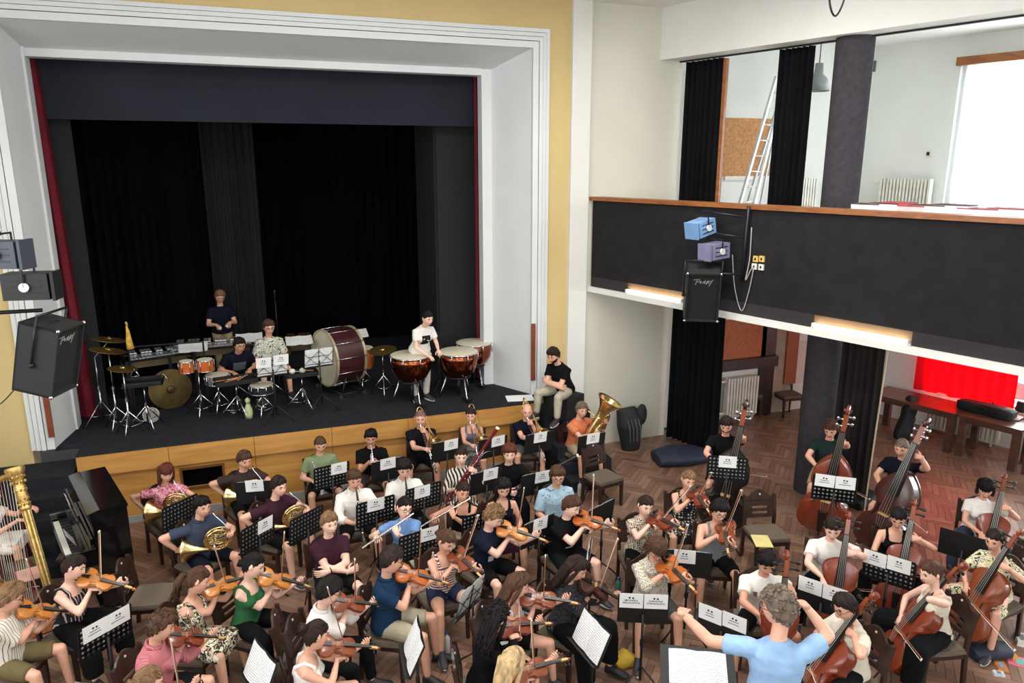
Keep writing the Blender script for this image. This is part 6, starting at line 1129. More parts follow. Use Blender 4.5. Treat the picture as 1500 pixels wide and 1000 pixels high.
# ---- floor things by the cello chairs
c = atz(1440, 958, 0.06); soft('shoulder_bag', [(c[0]-0.12, c[1]+0.05, 0.08), (c[0]+0.1, c[1], 0.09), (c[0]+0.3, c[1]-0.05, 0.07)], [0.10, 0.13, 0.10], BAGN, 'dark blue shoulder bag on the floor behind the cello chair', 'bag', flat=((0, 0, 1), 0.75))
for px, py, sx, sy, sz, col, nm, lb in ((1466, 975, .16, .11, .03, (206, 132, 60), 'snack_packet', 'orange printed snack packet on the floor'), (1463, 986, .08, .11, .03, (206, 210, 220), 'drink_carton', 'small white and blue carton on the floor'), (1478, 955, .22, .05, .05, (216, 160, 60), 'pencil_case', 'yellow and red striped pencil case on the dark bag'), (1496, 968, .2, .28, .01, (226, 110, 130), 'folder', 'pink folder on the floor beside the bag'), (1496, 938, .22, .12, .06, (228, 226, 222), 'white_pouch', 'white cloth pouch beside the dark blue bag')):
    c = atz(px, py, 0.02); e = tag(emp(nm, (c[0], c[1], 0.002), R(30+px % 40)), lb, nm.split('_')[-1]); b = MB(); b.box((0, 0, sz/2), (sx, sy, sz), None, 0, 0.86); b.build('body', mat('thing_'+nm, col, 0.6, 0, 0.3, 22), e); MB().box((0, 0, sz+0.001), (sx*0.5, sy*0.35, 0.002)).build('print', mat('print_'+nm, tuple(int(255-v*0.6) for v in col), 0.6), e)
c = atz(912, 972, 0.05); soft('yellow_bag', [(c[0]-0.1, c[1], 0.05), (c[0]+0.05, c[1]+0.04, 0.08), (c[0]+0.15, c[1], 0.04)], [0.07, 0.10, 0.06], mat('mustard_cloth', (188, 154, 52), 0.85), 'mustard yellow cloth bag on the floor beside the violist', 'bag')
def bottle(px, py, col, lb, z=0.0, h=0.24, r=0.035):
    c = atz(px, py, z); e = tag(emp('water_bottle', (c[0], c[1], z)), lb, 'bottle'); MB().lathe([(0, 0), (r, 0), (r, h*.65), (r*.8, h*.78), (r*.4, h*.86), (r*.4, h*.92)], 14).build('bottle_body', mat('bottle_%d%d%d' % col, col, 0.2), e, 40); MB().lathe([(0, h*.92), (r*.45, h*.92), (r*.45, h), (0, h)], 12).build('cap', mat('cap_blue', (60, 90, 160), 0.4), e, 40)
bottle(905, 872, (60, 120, 110), 'green water bottle on the floor beside the leopard print blouse'); bottle(655, 955, (206, 206, 204), 'clear water bottle standing beside the wire stand'); bottle(246, 806, (196, 200, 200), 'clear water bottle on the floor between horns and empty chair'); bottle(849, 726, (190, 196, 196), 'clear water bottle standing behind the violinist in black')
# ---- piano
PB = mat('piano_black', (10, 10, 12), 0.12, 0, 0.05, coat=0.6); e = tag(emp('upright_piano', (-1.40, 8.80, 0), math.atan2(0.95, -0.30)), 'black upright piano with open lid beside the stage stairs', 'piano'); Lp = 1.30
bx = lambda nm, x0, x1, y0, y1, z0, z1, m=PB, par=e: MB().box(((x0+x1)/2, (y0+y1)/2, (z0+z1)/2), (x1-x0, y1-y0, z1-z0)).build(nm, m, par)
bx('case_body', 0, Lp, 0.0, 0.36, 0.05, 1.22); bx('top_lid', -0.02, Lp+0.02, -0.01, 0.27, 1.222, 1.25); o = MB().box((Lp/2, 0.335, 1.235), (Lp+0.04, 0.13, 0.02), rotx(R(-14))).build('lid_flap', PB, e); bx('key_bed', 0.0, Lp, 0.36, 0.66, 0.60, 0.70)
for x in (0.0, Lp-0.05): bx('cheek', x, x+0.05, 0.36, 0.66, 0.70, 0.80); bx('front_leg', x, x+0.06, 0.56, 0.64, 0.0, 0.60)
bx('plinth', 0, Lp, 0.30, 0.40, 0.0, 0.10); bx('fall_board', 0.06, Lp-0.06, 0.37, 0.40, 0.72, 0.90)
kw = (Lp-0.16)/42; wk = MB().box((0, 0, 0), (kw*0.93, 0.16, 0.02)).mesh('white_key', mat('key_white', (232, 228, 216), 0.3)); bk = MB().box((0, 0, 0), (kw*0.55, 0.1, 0.022)).mesh('black_key', mat('key_black', (16, 16, 18), 0.3))
for i in range(42):
    o = obj('white_key', wk, e); o.location = (0.08+kw*(i+0.5), 0.56, 0.712)
    if i % 7 not in (2, 6): o = obj('black_key', bk, e); o.location = (0.08+kw*(i+1), 0.53, 0.732)
MB().box((Lp/2, 0.43, 1.02), (0.9, 0.015, 0.28), rotx(R(-14))).build('music_desk', PB, e); tag(o, None)
Mp = Matrix.Translation((-1.40, 8.80, 0)) @ Matrix.Rotation(math.atan2(0.95, -0.30), 4, 'Z')
for x, y, z, rx, lb in ((0.8, 0.47, 1.03, -14, 'sheet music propped on the upright piano'), (0.38, 0.56, 0.85, -30, 'white printed card standing on the piano keys')):
    o = obj('sheet_music', SHEET if z > 1 else CARD); o.matrix_world = Mp @ Matrix.Translation((x, y, z)) @ Matrix.Rotation(math.pi, 4, 'Z') @ Matrix.Rotation(R(-rx), 4, 'X') @ Matrix.Scale(0.85 if z > 1 else 1.0, 4); tag(o, lb, 'sheet music')
o = tag(emp('piano_bench', Mp @ Vector((0.6, 1.0, 0)), math.atan2(0.95, -0.30)), 'black piano bench with pink folder in front of the keys', 'bench'); MB().box((0, 0, 0.46), (0.62, 0.34, 0.07)).build('seat', PB, o)
for sx in (-1, 1):
    for sy in (-1, 1): MB().box((sx*0.27, sy*0.13, 0.21), (0.05, 0.05, 0.43)).build('leg', PB, o)
o = MB().box((0, 0, 0), (0.3, 0.22, 0.012)).build('folder', mat('pink_folder', (226, 170, 160), 0.7)); o.matrix_world = Mp @ Matrix.Translation((0.45, 1.0, 0.502)); tag(o, 'pale pink folder on the black piano bench', 'folder')
# ---- harp
GOLD = mat('harp_gold', (206, 174, 108), 0.36, 0.85, 0.3, 18, 0.4, 60); HW = wood('harp_maple', (150, 88, 48), (186, 118, 68), 2.5, 'Z', 0.35, 0.3)
hb = atz(84, 912, 0.0); top = on_ray_at(22, 690, hb+np.array([0, 0, 0.12]), 1.62, False); top2 = on_ray_at(22, 690, hb+np.array([0, 0, 0.12]), 1.62, True); top = top if top[2] > top2[2] else top2
e = tag(emp('concert_harp', hb), 'golden concert harp with carved column beside the piano', 'harp'); cdir = nrm(top-hb-np.array([0, 0, 0.12])); c0 = np.array([0, 0, 0.12]); tp = c0+cdir*1.62; u = nrm(np.array([-0.92, -0.30, 0.0]))
fz = frame((0, 0, -1), (1, 0, 0)); colR = np.stack([nrm(np.cross([0, 1, 0], cdir)), np.cross(cdir, nrm(np.cross([0, 1, 0], cdir))), cdir], 1)
b = MB(); a = np.arange(30)*2*math.pi/30; rr = [np.stack([(0.042+0.006*np.cos(10*a))*np.cos(a), (0.042+0.006*np.cos(10*a))*np.sin(a), np.full(30, z)], 1) @ colR.T + c0 for z in (0.12, 1.2)]; b.loft(rr); b.build('column', GOLD, e, 60)
b = MB(); b.lathe([(0.05, 1.2), (0.06, 1.21), (0.06, 1.24), (0.05, 1.25), (0.052, 1.30), (0.066, 1.34), (0.056, 1.40), (0.064, 1.46), (0.05, 1.50), (0.058, 1.54), (0.085, 1.62), (0.10, 1.66), (0.098, 1.69), (0.07, 1.70), (0.0, 1.70)], 24, c0, colR)
for z in (1.27, 1.33, 1.43, 1.52, 1.58):
    for k in range(9): t = 2*math.pi*k/9+z*5; rad = 0.054 if z < 1.5 else 0.07; b.ell(c0+colR @ np.array([rad*math.cos(t), rad*math.sin(t), z]), (0.016, 0.016, 0.022), 6, 5)
b.build('carved_capital', GOLD, e, 50); b = MB(); b.lathe([(0.07, 0.0), (0.075, 0.04), (0.055, 0.07), (0.062, 0.10), (0.05, 0.13)], 20, c0, colR); b.ell(c0+[0, 0, -0.03], (0.12, 0.12, 0.07), 14, 8); b.build('column_foot', GOLD, e, 50)
b = MB(); b.prism([(-0.16, -0.14), (0.16, -0.14), (0.20, 0.1), (-0.20, 0.1)], 0.03, 0.12, u*0.16, np.stack([np.cross([0, 0, 1.], u), u, [0, 0, 1.]], 1)); b.build('pedal_base', HW, e)
for k in range(3): d = rotz(R(-50+50*k)) @ -u; MB().ell(u*0.1+np.array([d[0]*0.16, d[1]*0.16, 0.025]), (0.05, 0.05, 0.028), 10, 6).build('foot', GOLD, e, True)
sb0, sb1 = u*0.16+np.array([0, 0, 0.14]), u*0.78+np.array([0, 0, 1.36]); w = np.cross([0, 0, 1.], u); sdv = nrm(sb1-sb0); nn = nrm(np.cross(w, sdv)); nn = nn if np.dot(nn, u) > 0 else -nn
b = MB(); b.loft([[sb0+w*s_*0.19+nn*t_ for s_, t_ in ((-1, 0), (1, 0), (0.7, 0.14), (-0.7, 0.14))], [sb1+w*s_*0.06+nn*t_ for s_, t_ in ((-1, 0), (1, 0), (0.7, 0.08), (-0.7, 0.08))]]); b.build('soundbox', HW, e); b = MB(); b.tube([sb0-nn*0.008, sb1-nn*0.008], 0.012, 6); b.build('string_rib', GOLD, e, True)
nk = spline([tp-cdir*0.02, tp*0.72+sb1*0.28+np.array([0, 0, 0.09]), tp*0.45+sb1*0.55-np.array([0, 0, 0.03]), tp*0.15+sb1*0.85+np.array([0, 0, 0.10]), sb1+np.array([0, 0, 0.02])], 7); MB().tube(nk, 0.04, 8, flat=(w, 0.5)).build('neck', GOLD, e, True)
hs_ = mat('harp_string', (214, 204, 186), 0.5)
for k in range(34):
    s = 0.03+0.94*k/33; p0 = sb0*(1-s)+sb1*s-nn*0.012; p1 = nk[int(round((1-(1-s)**0.9 if False else s)*(len(nk)-1)))]; 
    MB().tube([p0, p1], 0.0022, 4, False).build('string', hs_ if k % 7 else mat('harp_string_red', (150, 40, 36), 0.5), e)
# ---- loudspeakers and spotlights
SPK_M = mat('speaker_tolex', (28, 28, 31), 0.75, 0, 0.15, 30, 0.3, 150); GRL = mat('speaker_grille', (16, 16, 18), 0.85, 0, 0.2, 90); SILVER = mat('badge_silver', (206, 204, 198), 0.35, 0.6)
def logo_mesh():
    b = MB(); S_ = [[(0, 0), (1.1, 3.4)], [(-1.0, 3.1), (2.4, 3.6), (2.2, 2.2), (0.6, 1.6)], [(3.6, 1.0), (2.6, 1.2), (3.0, 2.3), (3.9, 2.0), (2.7, 1.7)], [(4.4, 1.0), (5.4, 2.6), (5.6, 0.8), (4.8, 1.7), (5.6, 1.8)], [(6.0, 2.8), (6.5, 0.4), (7.6, 3.1)], [(8.3, 1.1), (7.3, 1.3), (7.7, 2.5), (8.5, 2.2), (7.4, 1.8)], [(8.9, 2.8), (9.4, 1.6), (10.6, 3.4)], [(9.4, 1.6), (8.2, -0.9)]]
    for st in S_:
        for p, q in zip(st[:-1], st[1:]):
            p = np.array(p)-[5, 1.7]; q = np.array(q)-[5, 1.7]; d = nrm(q-p); n = np.array([-d[1], d[0]])*0.17; c = 0.022; b.loft([[(x*c, -0.002, z*c) for x, z in (p-n-d*.1, q-n*.6+d*.1, q+n*.6+d*.1, p+n-d*.1)], [(x*c, 0.003, z*c) for x, z in (p-n-d*.1, q-n*.6+d*.1, q+n*.6+d*.1, p+n-d*.1)]])
    return b.mesh('brand_badge', SILVER)
LOGOM = logo_mesh()
def loudspeaker(M, label, cable):
    e = tag(emp('loudspeaker', M=M), label, 'loudspeaker'); W, D, H = 0.46, 0.40, 0.72
    b = MB(); t = 0.022
    for c, d in (((0, 0, H/2-t/2), (W, D, t)), ((0, 0, -H/2+t/2), (W, D, t)), ((W/2-t/2, 0, 0), (t, D, H)), ((-W/2+t/2, 0, 0), (t, D, H)), ((0, D/2-t/2, 0), (W, t, H))): b.box(c, d)
    b.build('cabinet', SPK_M, e); MB().box((0, -D/2+0.05, 0), (W-0.03, 0.02, H-0.03)).build('grille', GRL, e); MB().box((0, 0.0, H/2+0.001), (0.16, 0.06, 0.006)).build('handle_recess', BLACK, e)
    o = obj('brand_badge', LOGOM, e); o.location = (0.0, -D/2+0.036, H/2-0.14)
    for sx in (-1, 1):
        for sz in (-1, 1): MB().ell((sx*(W/2-0.008), -D/2+0.01, sz*(H/2-0.008)), 0.022, 8, 6).build('corner_cap', CHROME, e, True)
    b = MB()
    for sx in (-1, 1): b.tube([(sx*(W/2+0.02), 0.02, -0.05), (sx*(W/2+0.02), 0.02, H/2+0.10)], 0.012, 8); b.ell((sx*(W/2+0.015), 0.02, -0.05), 0.03, 8, 6)
    b.tube([(-W/2-0.02, 0.02, H/2+0.10), (W/2+0.02, 0.02, H/2+0.10)], 0.013, 8); b.build('yoke', METAL_D, e, True); MB().tube(spline(cable, 6), 0.006, 6).build('cable', mat('cable_black', (30, 28, 28), 0.6), e, True)
    return e
c = atP(1028, 428, P0-SN*0.42, SN); fR = rotz(R(-30)) @ rotx(R(14)); loudspeaker(mat4(fR, c, 1.0), 'black branded loudspeaker hanging in front of the balcony parapet', [(0.2, 0.1, 0.3), (0.32, 0.2, 0.1), (0.42, 0.3, -0.1), (0.5, 0.36, 0.2), (0.52, 0.36, 0.5)])
cL = CAM+ray(72, 520)*7.6; fL = rotz(R(69)) @ rotx(R(14)); loudspeaker(mat4(fL, cL, 1.0), 'black branded loudspeaker on a bracket before the yellow wall', [(-0.2, 0.15, -0.3), (-0.35, 0.3, -0.55), (-0.6, 0.5, -0.45), (-0.9, 0.7, -0.3)])
def spot(M, label, m, body=(0.26, 0.34, 0.22)):
    e = tag(emp('spotlight', M=M), label, 'spotlight'); w, l, h = body
    MB().box((0, 0, 0), (w, l, h)).build('lamp_housing', m, e)
    for s in (-0.06, 0.0, 0.06): MB().box((0, 0, s), (w+0.008, l*0.7, 0.012)).build('cooling_fin', METAL_D, e)
    MB().box((0, -l/2-0.035, 0), (w*0.92, 0.03, h*1.1)).build('filter_frame', m, e); b = MB(); b.tube([(w/2+0.02, 0, 0), (w/2+0.02, 0, h*0.75), (-w/2-0.02, 0, h*0.75), (-w/2-0.02, 0, 0)], 0.012, 6); b.build('yoke', METAL_D, e)
    for s in (-1, 1): MB().lathe([(0.025, 0), (0.045, 0), (0.045, 0.02), (0.025, 0.02)], 16, (s*(w/2+0.01), 0, 0), roty(R(90*s))).build('tilt_knob', WHITE, e, 40)
c1 = atP(1027, 333, P0-SN*0.35, SN); c2 = atP(1047, 367, P0-SN*0.3, SN); spot(mat4(rotz(R(-75)) @ rotx(R(12)), c1, 0.95), 'light blue spotlight clamped before the balcony parapet', mat('blue_enamel', (122, 160, 206), 0.45)); spot(mat4(rotz(R(-78)) @ rotx(R(4)), c2, 0.95), 'lilac grey spotlight clamped above the hanging loudspeaker', mat('lilac_enamel', (128, 126, 156), 0.45))
c3 = CAM+ray(44, 418)*7.4; spot(mat4(rotz(R(80)), c3, 1.0), 'black spotlight above the bracketed loudspeaker', BLACK, (0.24, 0.42, 0.26)); c4 = CAM+ray(6, 372)*7.2; spot(mat4(rotz(R(70)), c4, 1.0), 'upper black spotlight at the bracket pipe by the yellow wall', mat('slate_enamel', (52, 56, 66), 0.5), (0.24, 0.36, 0.26))
# brackets
e = tag(emp('lamp_bracket', sp(P0, 4.0, 0, 3.3)), 'dark steel pipe bracket with arms on the balcony parapet', 'bracket'); b0 = np.array(e.location); q = lambda px, py, n: atP(px, py, P0+SN*n, SN)-b0
v0, v1 = q(1097, 302, -0.06), q(1086, 412, -0.06); MB().tube([v0, v1], 0.022, 8).build('upright_pipe', METAL_D, e, True)
for (a, b_), nm in (((q(1093, 318, -0.08), q(1030, 309, -0.3)), 'arm'), ((q(1091, 348, -0.08), q(1048, 342, -0.28)), 'arm'), ((q(1087, 402, -0.08), q(1040, 400, -0.36)), 'arm')): MB().tube([a, b_], 0.016, 7).build(nm, METAL_D, e, True)
MB().tube(spline([q(1101, 333, -0.03), q(1098, 380, -0.03), q(1092, 410, -0.03), q(1100, 395, -0.03), q(1106, 390, -0.03)], 5), 0.008, 6).build('cable', mat('cable_grey', (170, 166, 160), 0.6), e, True); MB().tube(spline([q(1073, 373, -0.03), q(1076, 420, -0.03), q(1086, 455, -0.03), q(1096, 430, -0.03), q(1104, 393, -0.03)], 5), 0.007, 6).build('cable', MC['cable_grey'], e, True)
for px, py, m_, lb in ((1108, 379, mat('socket_yellow', (214, 178, 96), 0.5), 'upper yellow wall socket on the parapet left of its twin'), (1117, 379, MC['socket_yellow'], 'upper yellow wall socket on the parapet right of its twin'), (1106, 390, WHITE, 'white square socket on the parapet below the yellow ones'), (1116, 391, WHITE, 'white round socket on the parapet below the yellow ones')):
    c = atP(px, py, P0, SN); e = tag(emp('wall_socket', c), lb, 'socket'); MB().box(-SN*0.012, (0.075, 0.024, 0.08), RS).build('socket_plate', m_, e); MB().ell(-SN*0.024, (0.02, 0.012, 0.02), 8, 6).build('socket_hole', BLACK, e)
wl_ = LO + LD*((11.4-cL[1])/0.957); e = tag(emp('lamp_bracket', (wl_[0], wl_[1], cL[2]+0.5)), 'dark steel wall pipes holding loudspeaker and spotlights at the yellow wall', 'bracket'); b0 = np.array(e.location)
for tgt in (cL+np.array([0, 0, 0.47]), c3+np.array([0, 0, 0.2]), c4+np.array([0, 0, 0.2])): MB().tube([np.array([0.02, 0, tgt[2]-b0[2]]), tgt-b0], 0.02, 8).build('arm', METAL_D, e, True)
MB().tube([np.array([0.03, 0, -0.6]), np.array([0.03, 0, 1.9])], 0.03, 8).build('upright_pipe', METAL_D, e, True)
# ---- gallery things: ladder, pendant lamp, long table with boxes
a = atY(1092, 285, 11.0); e = tag(emp('step_ladder', (a[0], 11.0, 3.55)), 'white aluminium ladder standing in the gallery before the chipboard', 'ladder'); LM = mat('ladder_alu', (226, 228, 230), 0.3, 0.5)
tl_ = atY(1137, 112, 11.0)-np.array(e.location); l0 = atY(1080, 290, 11.0)-np.array(e.location); l0[2] = 0.0; l0[0] -= 0.14; r0 = l0+np.array([0.34, 0, 0]); tr_ = tl_+np.array([0.2, 0, -0.02])
for p0, p1 in ((l0, tl_), (r0, tr_)): MB().tube([p0, p1], 0.035, 6).build('rail', LM, e)
for k in range(1, 11): s = k/11; MB().tube([l0*(1-s)+tl_*s, r0*(1-s)+tr_*s], 0.016, 6).build('rung', LM, e, True)
for p0 in (l0+np.array([0.5, 0.45, 0]), r0+np.array([0.55, 0.45, 0])): MB().tube([p0, tr_], 0.026, 6).build('rear_rail', LM, e)
c = atY(1198, 120, 9.9); e = tag(emp('pendant_lamp', (c[0], c[1], c[2])), 'grey green enamel pendant lamp behind the gallery curtain', 'lamp'); g = mat('lamp_enamel', (150, 160, 156), 0.4); MB().lathe([(0.0, 0.28), (0.06, 0.28), (0.07, 0.12), (0.14, 0.05), (0.19, -0.14), (0.18, -0.14), (0.13, 0.03), (0.0, 0.06)], 24).build('shade', g, e, True); MB().tube([(0, 0, 0.28), (0, 0, 7.18-c[2])], 0.008, 6).build('cord', BLACK, e)
gt = sp(P0, 6.1, 0.62, 3.55); e = tag(emp('gallery_table', gt, math.atan2(SD[1], SD[0])), 'long white table behind the wooden parapet rail', 'table'); MB().box((0, 0, 0.83), (4.2, 0.5, 0.04)).build('tabletop', WHITE, e)
for sx in (-1.9, 1.9):
    for sy in (-0.2, 0.2): MB().box((sx, sy, 0.405), (0.05, 0.05, 0.81)).build('leg', METAL_D, e)
for k, (px, w, col, lb) in enumerate(((1275, .34, (226, 228, 230), 'white open carton with dark rim on the gallery table'), (1302, .34, (232, 234, 234), 'second white open carton on the gallery table'), (1318, .3, (196, 84, 84), 'red lidded tray on the gallery table'), (1342, .3, (222, 190, 190), 'pink and white carton on the gallery table'), (1368, .34, (228, 226, 224), 'white carton stacked with papers on the gallery table'), (1400, .36, (230, 232, 236), 'white low carton near the window on the gallery table'), (1440, .4, (236, 238, 240), 'pale long carton on the gallery table'), (1485, .4, (226, 230, 236), 'grey edged carton at the table end'))):
    c = atP(px, 298, sp(P0, 0, 0.62, 0), SN); e = tag(emp('carton', (c[0], c[1], 4.40), math.atan2(SD[1], SD[0])), lb, 'carton'); MB().box((0, 0, 0.05+0.008*(k % 3)), (w, 0.26, 0.1+0.016*(k % 3)), None, 0, 1.05).build('box_body', mat('carton_%d' % k, col, 0.7), e); MB().box((0, 0, 0.105+0.016*(k % 3)), (w*1.06, 0.28, 0.012)).build('rim', mat('carton_rim', (74, 40, 44), 0.6) if k in (0, 1, 4, 5) else mat('carton_rim_red', (150, 60, 64), 0.6), e)
c = atY(1226, 4, 7.2); e = tag(emp('ceiling_fixture', (c[0], 7.2, 7.47)), 'dark wire loop hanging from a ceiling fixture', 'fixture'); dz = c[2]-7.47; MB().tube(spline([(-0.13, 0, 0.0), (-0.12, 0, dz*0.9), (0.0, 0, dz-0.14), (0.12, 0, dz*0.8), (0.14, 0, 0)], 6), 0.012, 6).build('wire_loop', METAL_D, e, True); MB().box((-0.04, 0, -0.02), (0.14, 0.1, 0.04)).build('fixture_plate', BLACK, e)
# ================================================================== percussion on the stage
ZS = 1.12
def ground(px, py): c = atz(px, py, ZS); return np.array([c[0], c[1], ZS])
def tripod(e, h, r=0.28, z0=0.0, m=CHROME, o=(0, 0, 0), rot=0.3):
    o = np.array(o, float); MB().tube([o+[0, 0, 0.10], o+[0, 0, h*0.55]], 0.0135, 8).build('stand_tube', m, e, True); MB().tube([o+[0, 0, h*0.5], o+[0, 0, h]], 0.009, 8).build('upper_tube', m, e, True); MB().lathe([(0, 0), (0.02, 0), (0.02, 0.05), (0, 0.05)], 10, o+[0, 0, h*0.52]).build('wing_clamp', m, e, 40)
    for k in range(3):
        a = rot+2.094*k; d = np.array([math.cos(a), math.sin(a), 0]); MB().tube([o+[0, 0, 0.36]+d*0.01, o+d*r+[0, 0, 0.012]], 0.010, 6).build('leg', m, e, True); MB().tube([o+[0, 0, 0.12], o+d*r*0.62+[0, 0, 0.15]], 0.006, 5).build('leg_brace', m, e, True); MB().ell(o+d*r+[0, 0, 0.014], 0.014, 8, 6).build('rubber_foot', BLACK, e, True)
def disc(nm, e, c, r, n, m, bow=0.03):
    n = nrm(n); ref = np.array([0, 0, 1.]) if abs(n[2]) < 0.9 else np.array([0, 1., 0]); x = nrm(np.cross(ref, n)); Rm = np.stack([x, np.cross(n, x), n], 1)
    return MB().lathe([(0.0, bow), (r*0.16, bow*0.75), (r*0.2, bow*0.3), (r, -bow*0.3), (r, -bow*0.3-0.004), (r*0.2, bow*0.2), (0, bow*0.6)], 32, c, Rm).build(nm, m, e, 40)
CYM = mat('cymbal_bronze', (178, 146, 84), 0.32, 0.9, 0.25, 12); DHEAD = mat('drum_head', (208, 200, 178), 0.7, 0, 0.08, 3); COPPER = mat('copper', (150, 82, 54), 0.2, 1.0, 0.2, 4); MAROON = mat('maroon_shell', (64, 26, 28), 0.3, 0, 0.2, coat=0.4); ORSH = mat('orange_shell', (192, 96, 38), 0.25, 0, 0.25, 8, coat=0.5)
# timpani
P_TIMP = Proto('timpani'); Rr_ = 0.345; h0 = 0.83
P_TIMP.part('bowl', MB().lathe([(0.0, h0-0.46), (0.14, h0-0.45), (0.25, h0-0.38), (0.315, h0-0.26), (0.335, h0-0.12), (0.335, h0-0.01)], 36), COPPER, True); P_TIMP.part('head', MB().lathe([(0.0, h0+0.006), (Rr_-0.02, h0+0.006), (Rr_-0.01, h0), (Rr_-0.01, h0-0.01)], 36), DHEAD, 40); P_TIMP.part('hoop', MB().tube([(Rr_*math.cos(a), Rr_*math.sin(a), h0-0.012) for a in np.linspace(0, 2*math.pi, 37)[:-1]], 0.012, 7, closed=True), CHROME, True)
for k in range(8): a = 2*math.pi*k/8; d = np.array([math.cos(a), math.sin(a), 0]); P_TIMP.part('tension_rod', MB().tube([d*(Rr_+0.012)+[0, 0, h0], d*(Rr_+0.012)+[0, 0, h0-0.16]], 0.008, 6), CHROME, True)
P_TIMP.part('ring_frame', MB().tube([(0.2*math.cos(a), 0.2*math.sin(a), h0-0.44) for a in np.linspace(0, 2*math.pi, 31)[:-1]], 0.016, 7, closed=True), METAL_D, True)
for k in range(3):
    a = 0.5+2.094*k; d = np.array([math.cos(a), math.sin(a), 0]); P_TIMP.part('leg', MB().tube([d*0.2+[0, 0, h0-0.42], d*0.30+[0, 0, 0.10], d*0.36+[0, 0, 0.03]], [0.016, 0.013, 0.012], 7), CHROME, True); P_TIMP.part('caster', MB().lathe([(0, -0.012), (0.03, -0.012), (0.03, 0.012), (0, 0.012)], 14, d*0.36+[0, 0, 0.032], rotx(R(90))), BLACK, 40)
P_TIMP.part('pedal', MB().box((0, -0.3, 0.06), (0.1, 0.2, 0.03)), METAL_D, False); P_TIMP.part('column', MB().tube([(0, 0, 0.06), (0, 0, h0-0.45)], 0.03, 8), METAL_D, True)
for px, py, s, lb in ((602, 519, 1.0, 'copper kettledrum in front of the leaning percussionist'), (671, 514, 0.98, 'copper kettledrum at the stage edge side beside the music stand'), (694, 501, 0.94, 'rear copper kettledrum by the red curtain')):
    c = atz(px, py, ZS+h0*s); P_TIMP.make(lb, 'timpani', 'timpani', M=mat4(rotz(0.2), (c[0], c[1], ZS), s))
# bass drum on its cart
ax = nrm([-0.94, -0.34, 0]); c = atz(476, 526, ZS+0.62); bc = np.array([c[0], c[1], ZS])-ax*0.26; e = tag(emp('bass_drum', bc), 'large maroon bass drum with cream head on a rolling cart', 'drum'); x = nrm(np.cross([0, 0, 1.], ax)); Rm = np.stack([x, np.cross(ax, x), ax], 1); cz = np.array([0, 0, 0.64]); rd = 0.48
MB().lathe([(0, -0.25), (rd, -0.25), (rd, 0.25), (0, 0.25)], 44, cz, Rm).build('shell', MAROON, e, 40)
for s in (-1, 1):
    MB().lathe([(0, 0.0), (rd-0.004, 0.0), (rd-0.004, 0.012), (0, 0.012)], 44, cz+ax*(0.25 if s > 0 else -0.262), Rm).build('drum_head', DHEAD, e, 40); MB().lathe([(rd, -0.02), (rd+0.016, -0.02), (rd+0.016, 0.02), (rd-0.012, 0.02), (rd-0.012, 0.0)], 44, cz+ax*s*0.26, Rm).build('hoop', mat('hoop_pale', (186, 170, 140), 0.35, 0.3), e, 40)
for k in range(12): t = 2*math.pi*k/12+0.13; d = Rm @ np.array([math.cos(t), math.sin(t), 0]); MB().tube([cz+d*(rd+0.022)-ax*0.27, cz+d*(rd+0.022)+ax*0.27], 0.008, 6).build('tension_rod', CHROME, e, True)
for s in (-1, 1): MB().tube([x*s*0.44+ax*0.2+[0, 0, 0.07], x*s*0.42+ax*0.1+[0, 0, 0.36]], 0.014, 7).build('cart_leg', METAL_D, e, True); MB().tube([x*s*0.44-ax*0.2+[0, 0, 0.07], x*s*0.42-ax*0.1+[0, 0, 0.36]], 0.014, 7).build('cart_leg', METAL_D, e, True); MB().tube([x*s*0.44+ax*0.22+[0, 0, 0.08], x*s*0.44-ax*0.22+[0, 0, 0.08]], 0.012, 7).build('cart_rail', METAL_D, e, True)
for s in (-1, 1):
    MB().tube([x*-0.44+ax*s*0.2+[0, 0, 0.08], x*0.44+ax*s*0.2+[0, 0, 0.08]], 0.012, 7).build('cart_rail', METAL_D, e, True)
    for q in (-1, 1): MB().lathe([(0, -0.015), (0.04, -0.015), (0.04, 0.015), (0, 0.015)], 16, x*s*0.44+ax*q*0.22+[0, 0, 0.041], rotx(R(90))).build('caster', CHROME, e, 40)
stand_at(467, 524, 12, (), 'wire', True, 'in front of the bass drum head', base=ZS); stand_at(645, 500, 14, (), 'perf', False, 'between the kettledrums', base=ZS); stand_at(399, 537, 10, (-0.13, 0.13), 'wire', True, 'before the leaf print shirt on the stage', base=ZS)
# suspended cymbals
def cymstand(px, py, h, r, tilt, lb, boom=None):
    g = ground(px, py); e = tag(emp('cymbal_stand', g), lb, 'cymbal stand'); tripod(e, h, 0.27, rot=px*0.7); t = np.array([0, 0, h])
    if boom is not None: b = np.array(boom); MB().tube([t, t+b], 0.008, 6).build('boom_arm', CHROME, e, True); t = t+b
    disc('cymbal', e, t+[0, 0, 0.02], r, tilt, CYM); MB().ell(t+[0, 0, 0.05], 0.016, 8, 6).build('wing_nut', BLACK, e, True)
cymstand(152, 620, 1.05, 0.24, (0.2, 0.06, 1), 'chrome boom stand with bronze cymbal nearest the red curtain', (0.22, 0.02, 0.24)); cymstand(174, 630, 1.22, 0.25, (0.22, 0.06, 1), 'straight chrome stand with tilted bronze cymbal', ); cymstand(192, 637, 1.0, 0.2, (0.15, 0.0, 1), 'chrome stand with small bronze cymbal and triangle'); cymstand(563, 580, 0.8, 0.24, (-0.1, -0.1, 1), 'low chrome stand with bronze cymbal beside the bass drum')
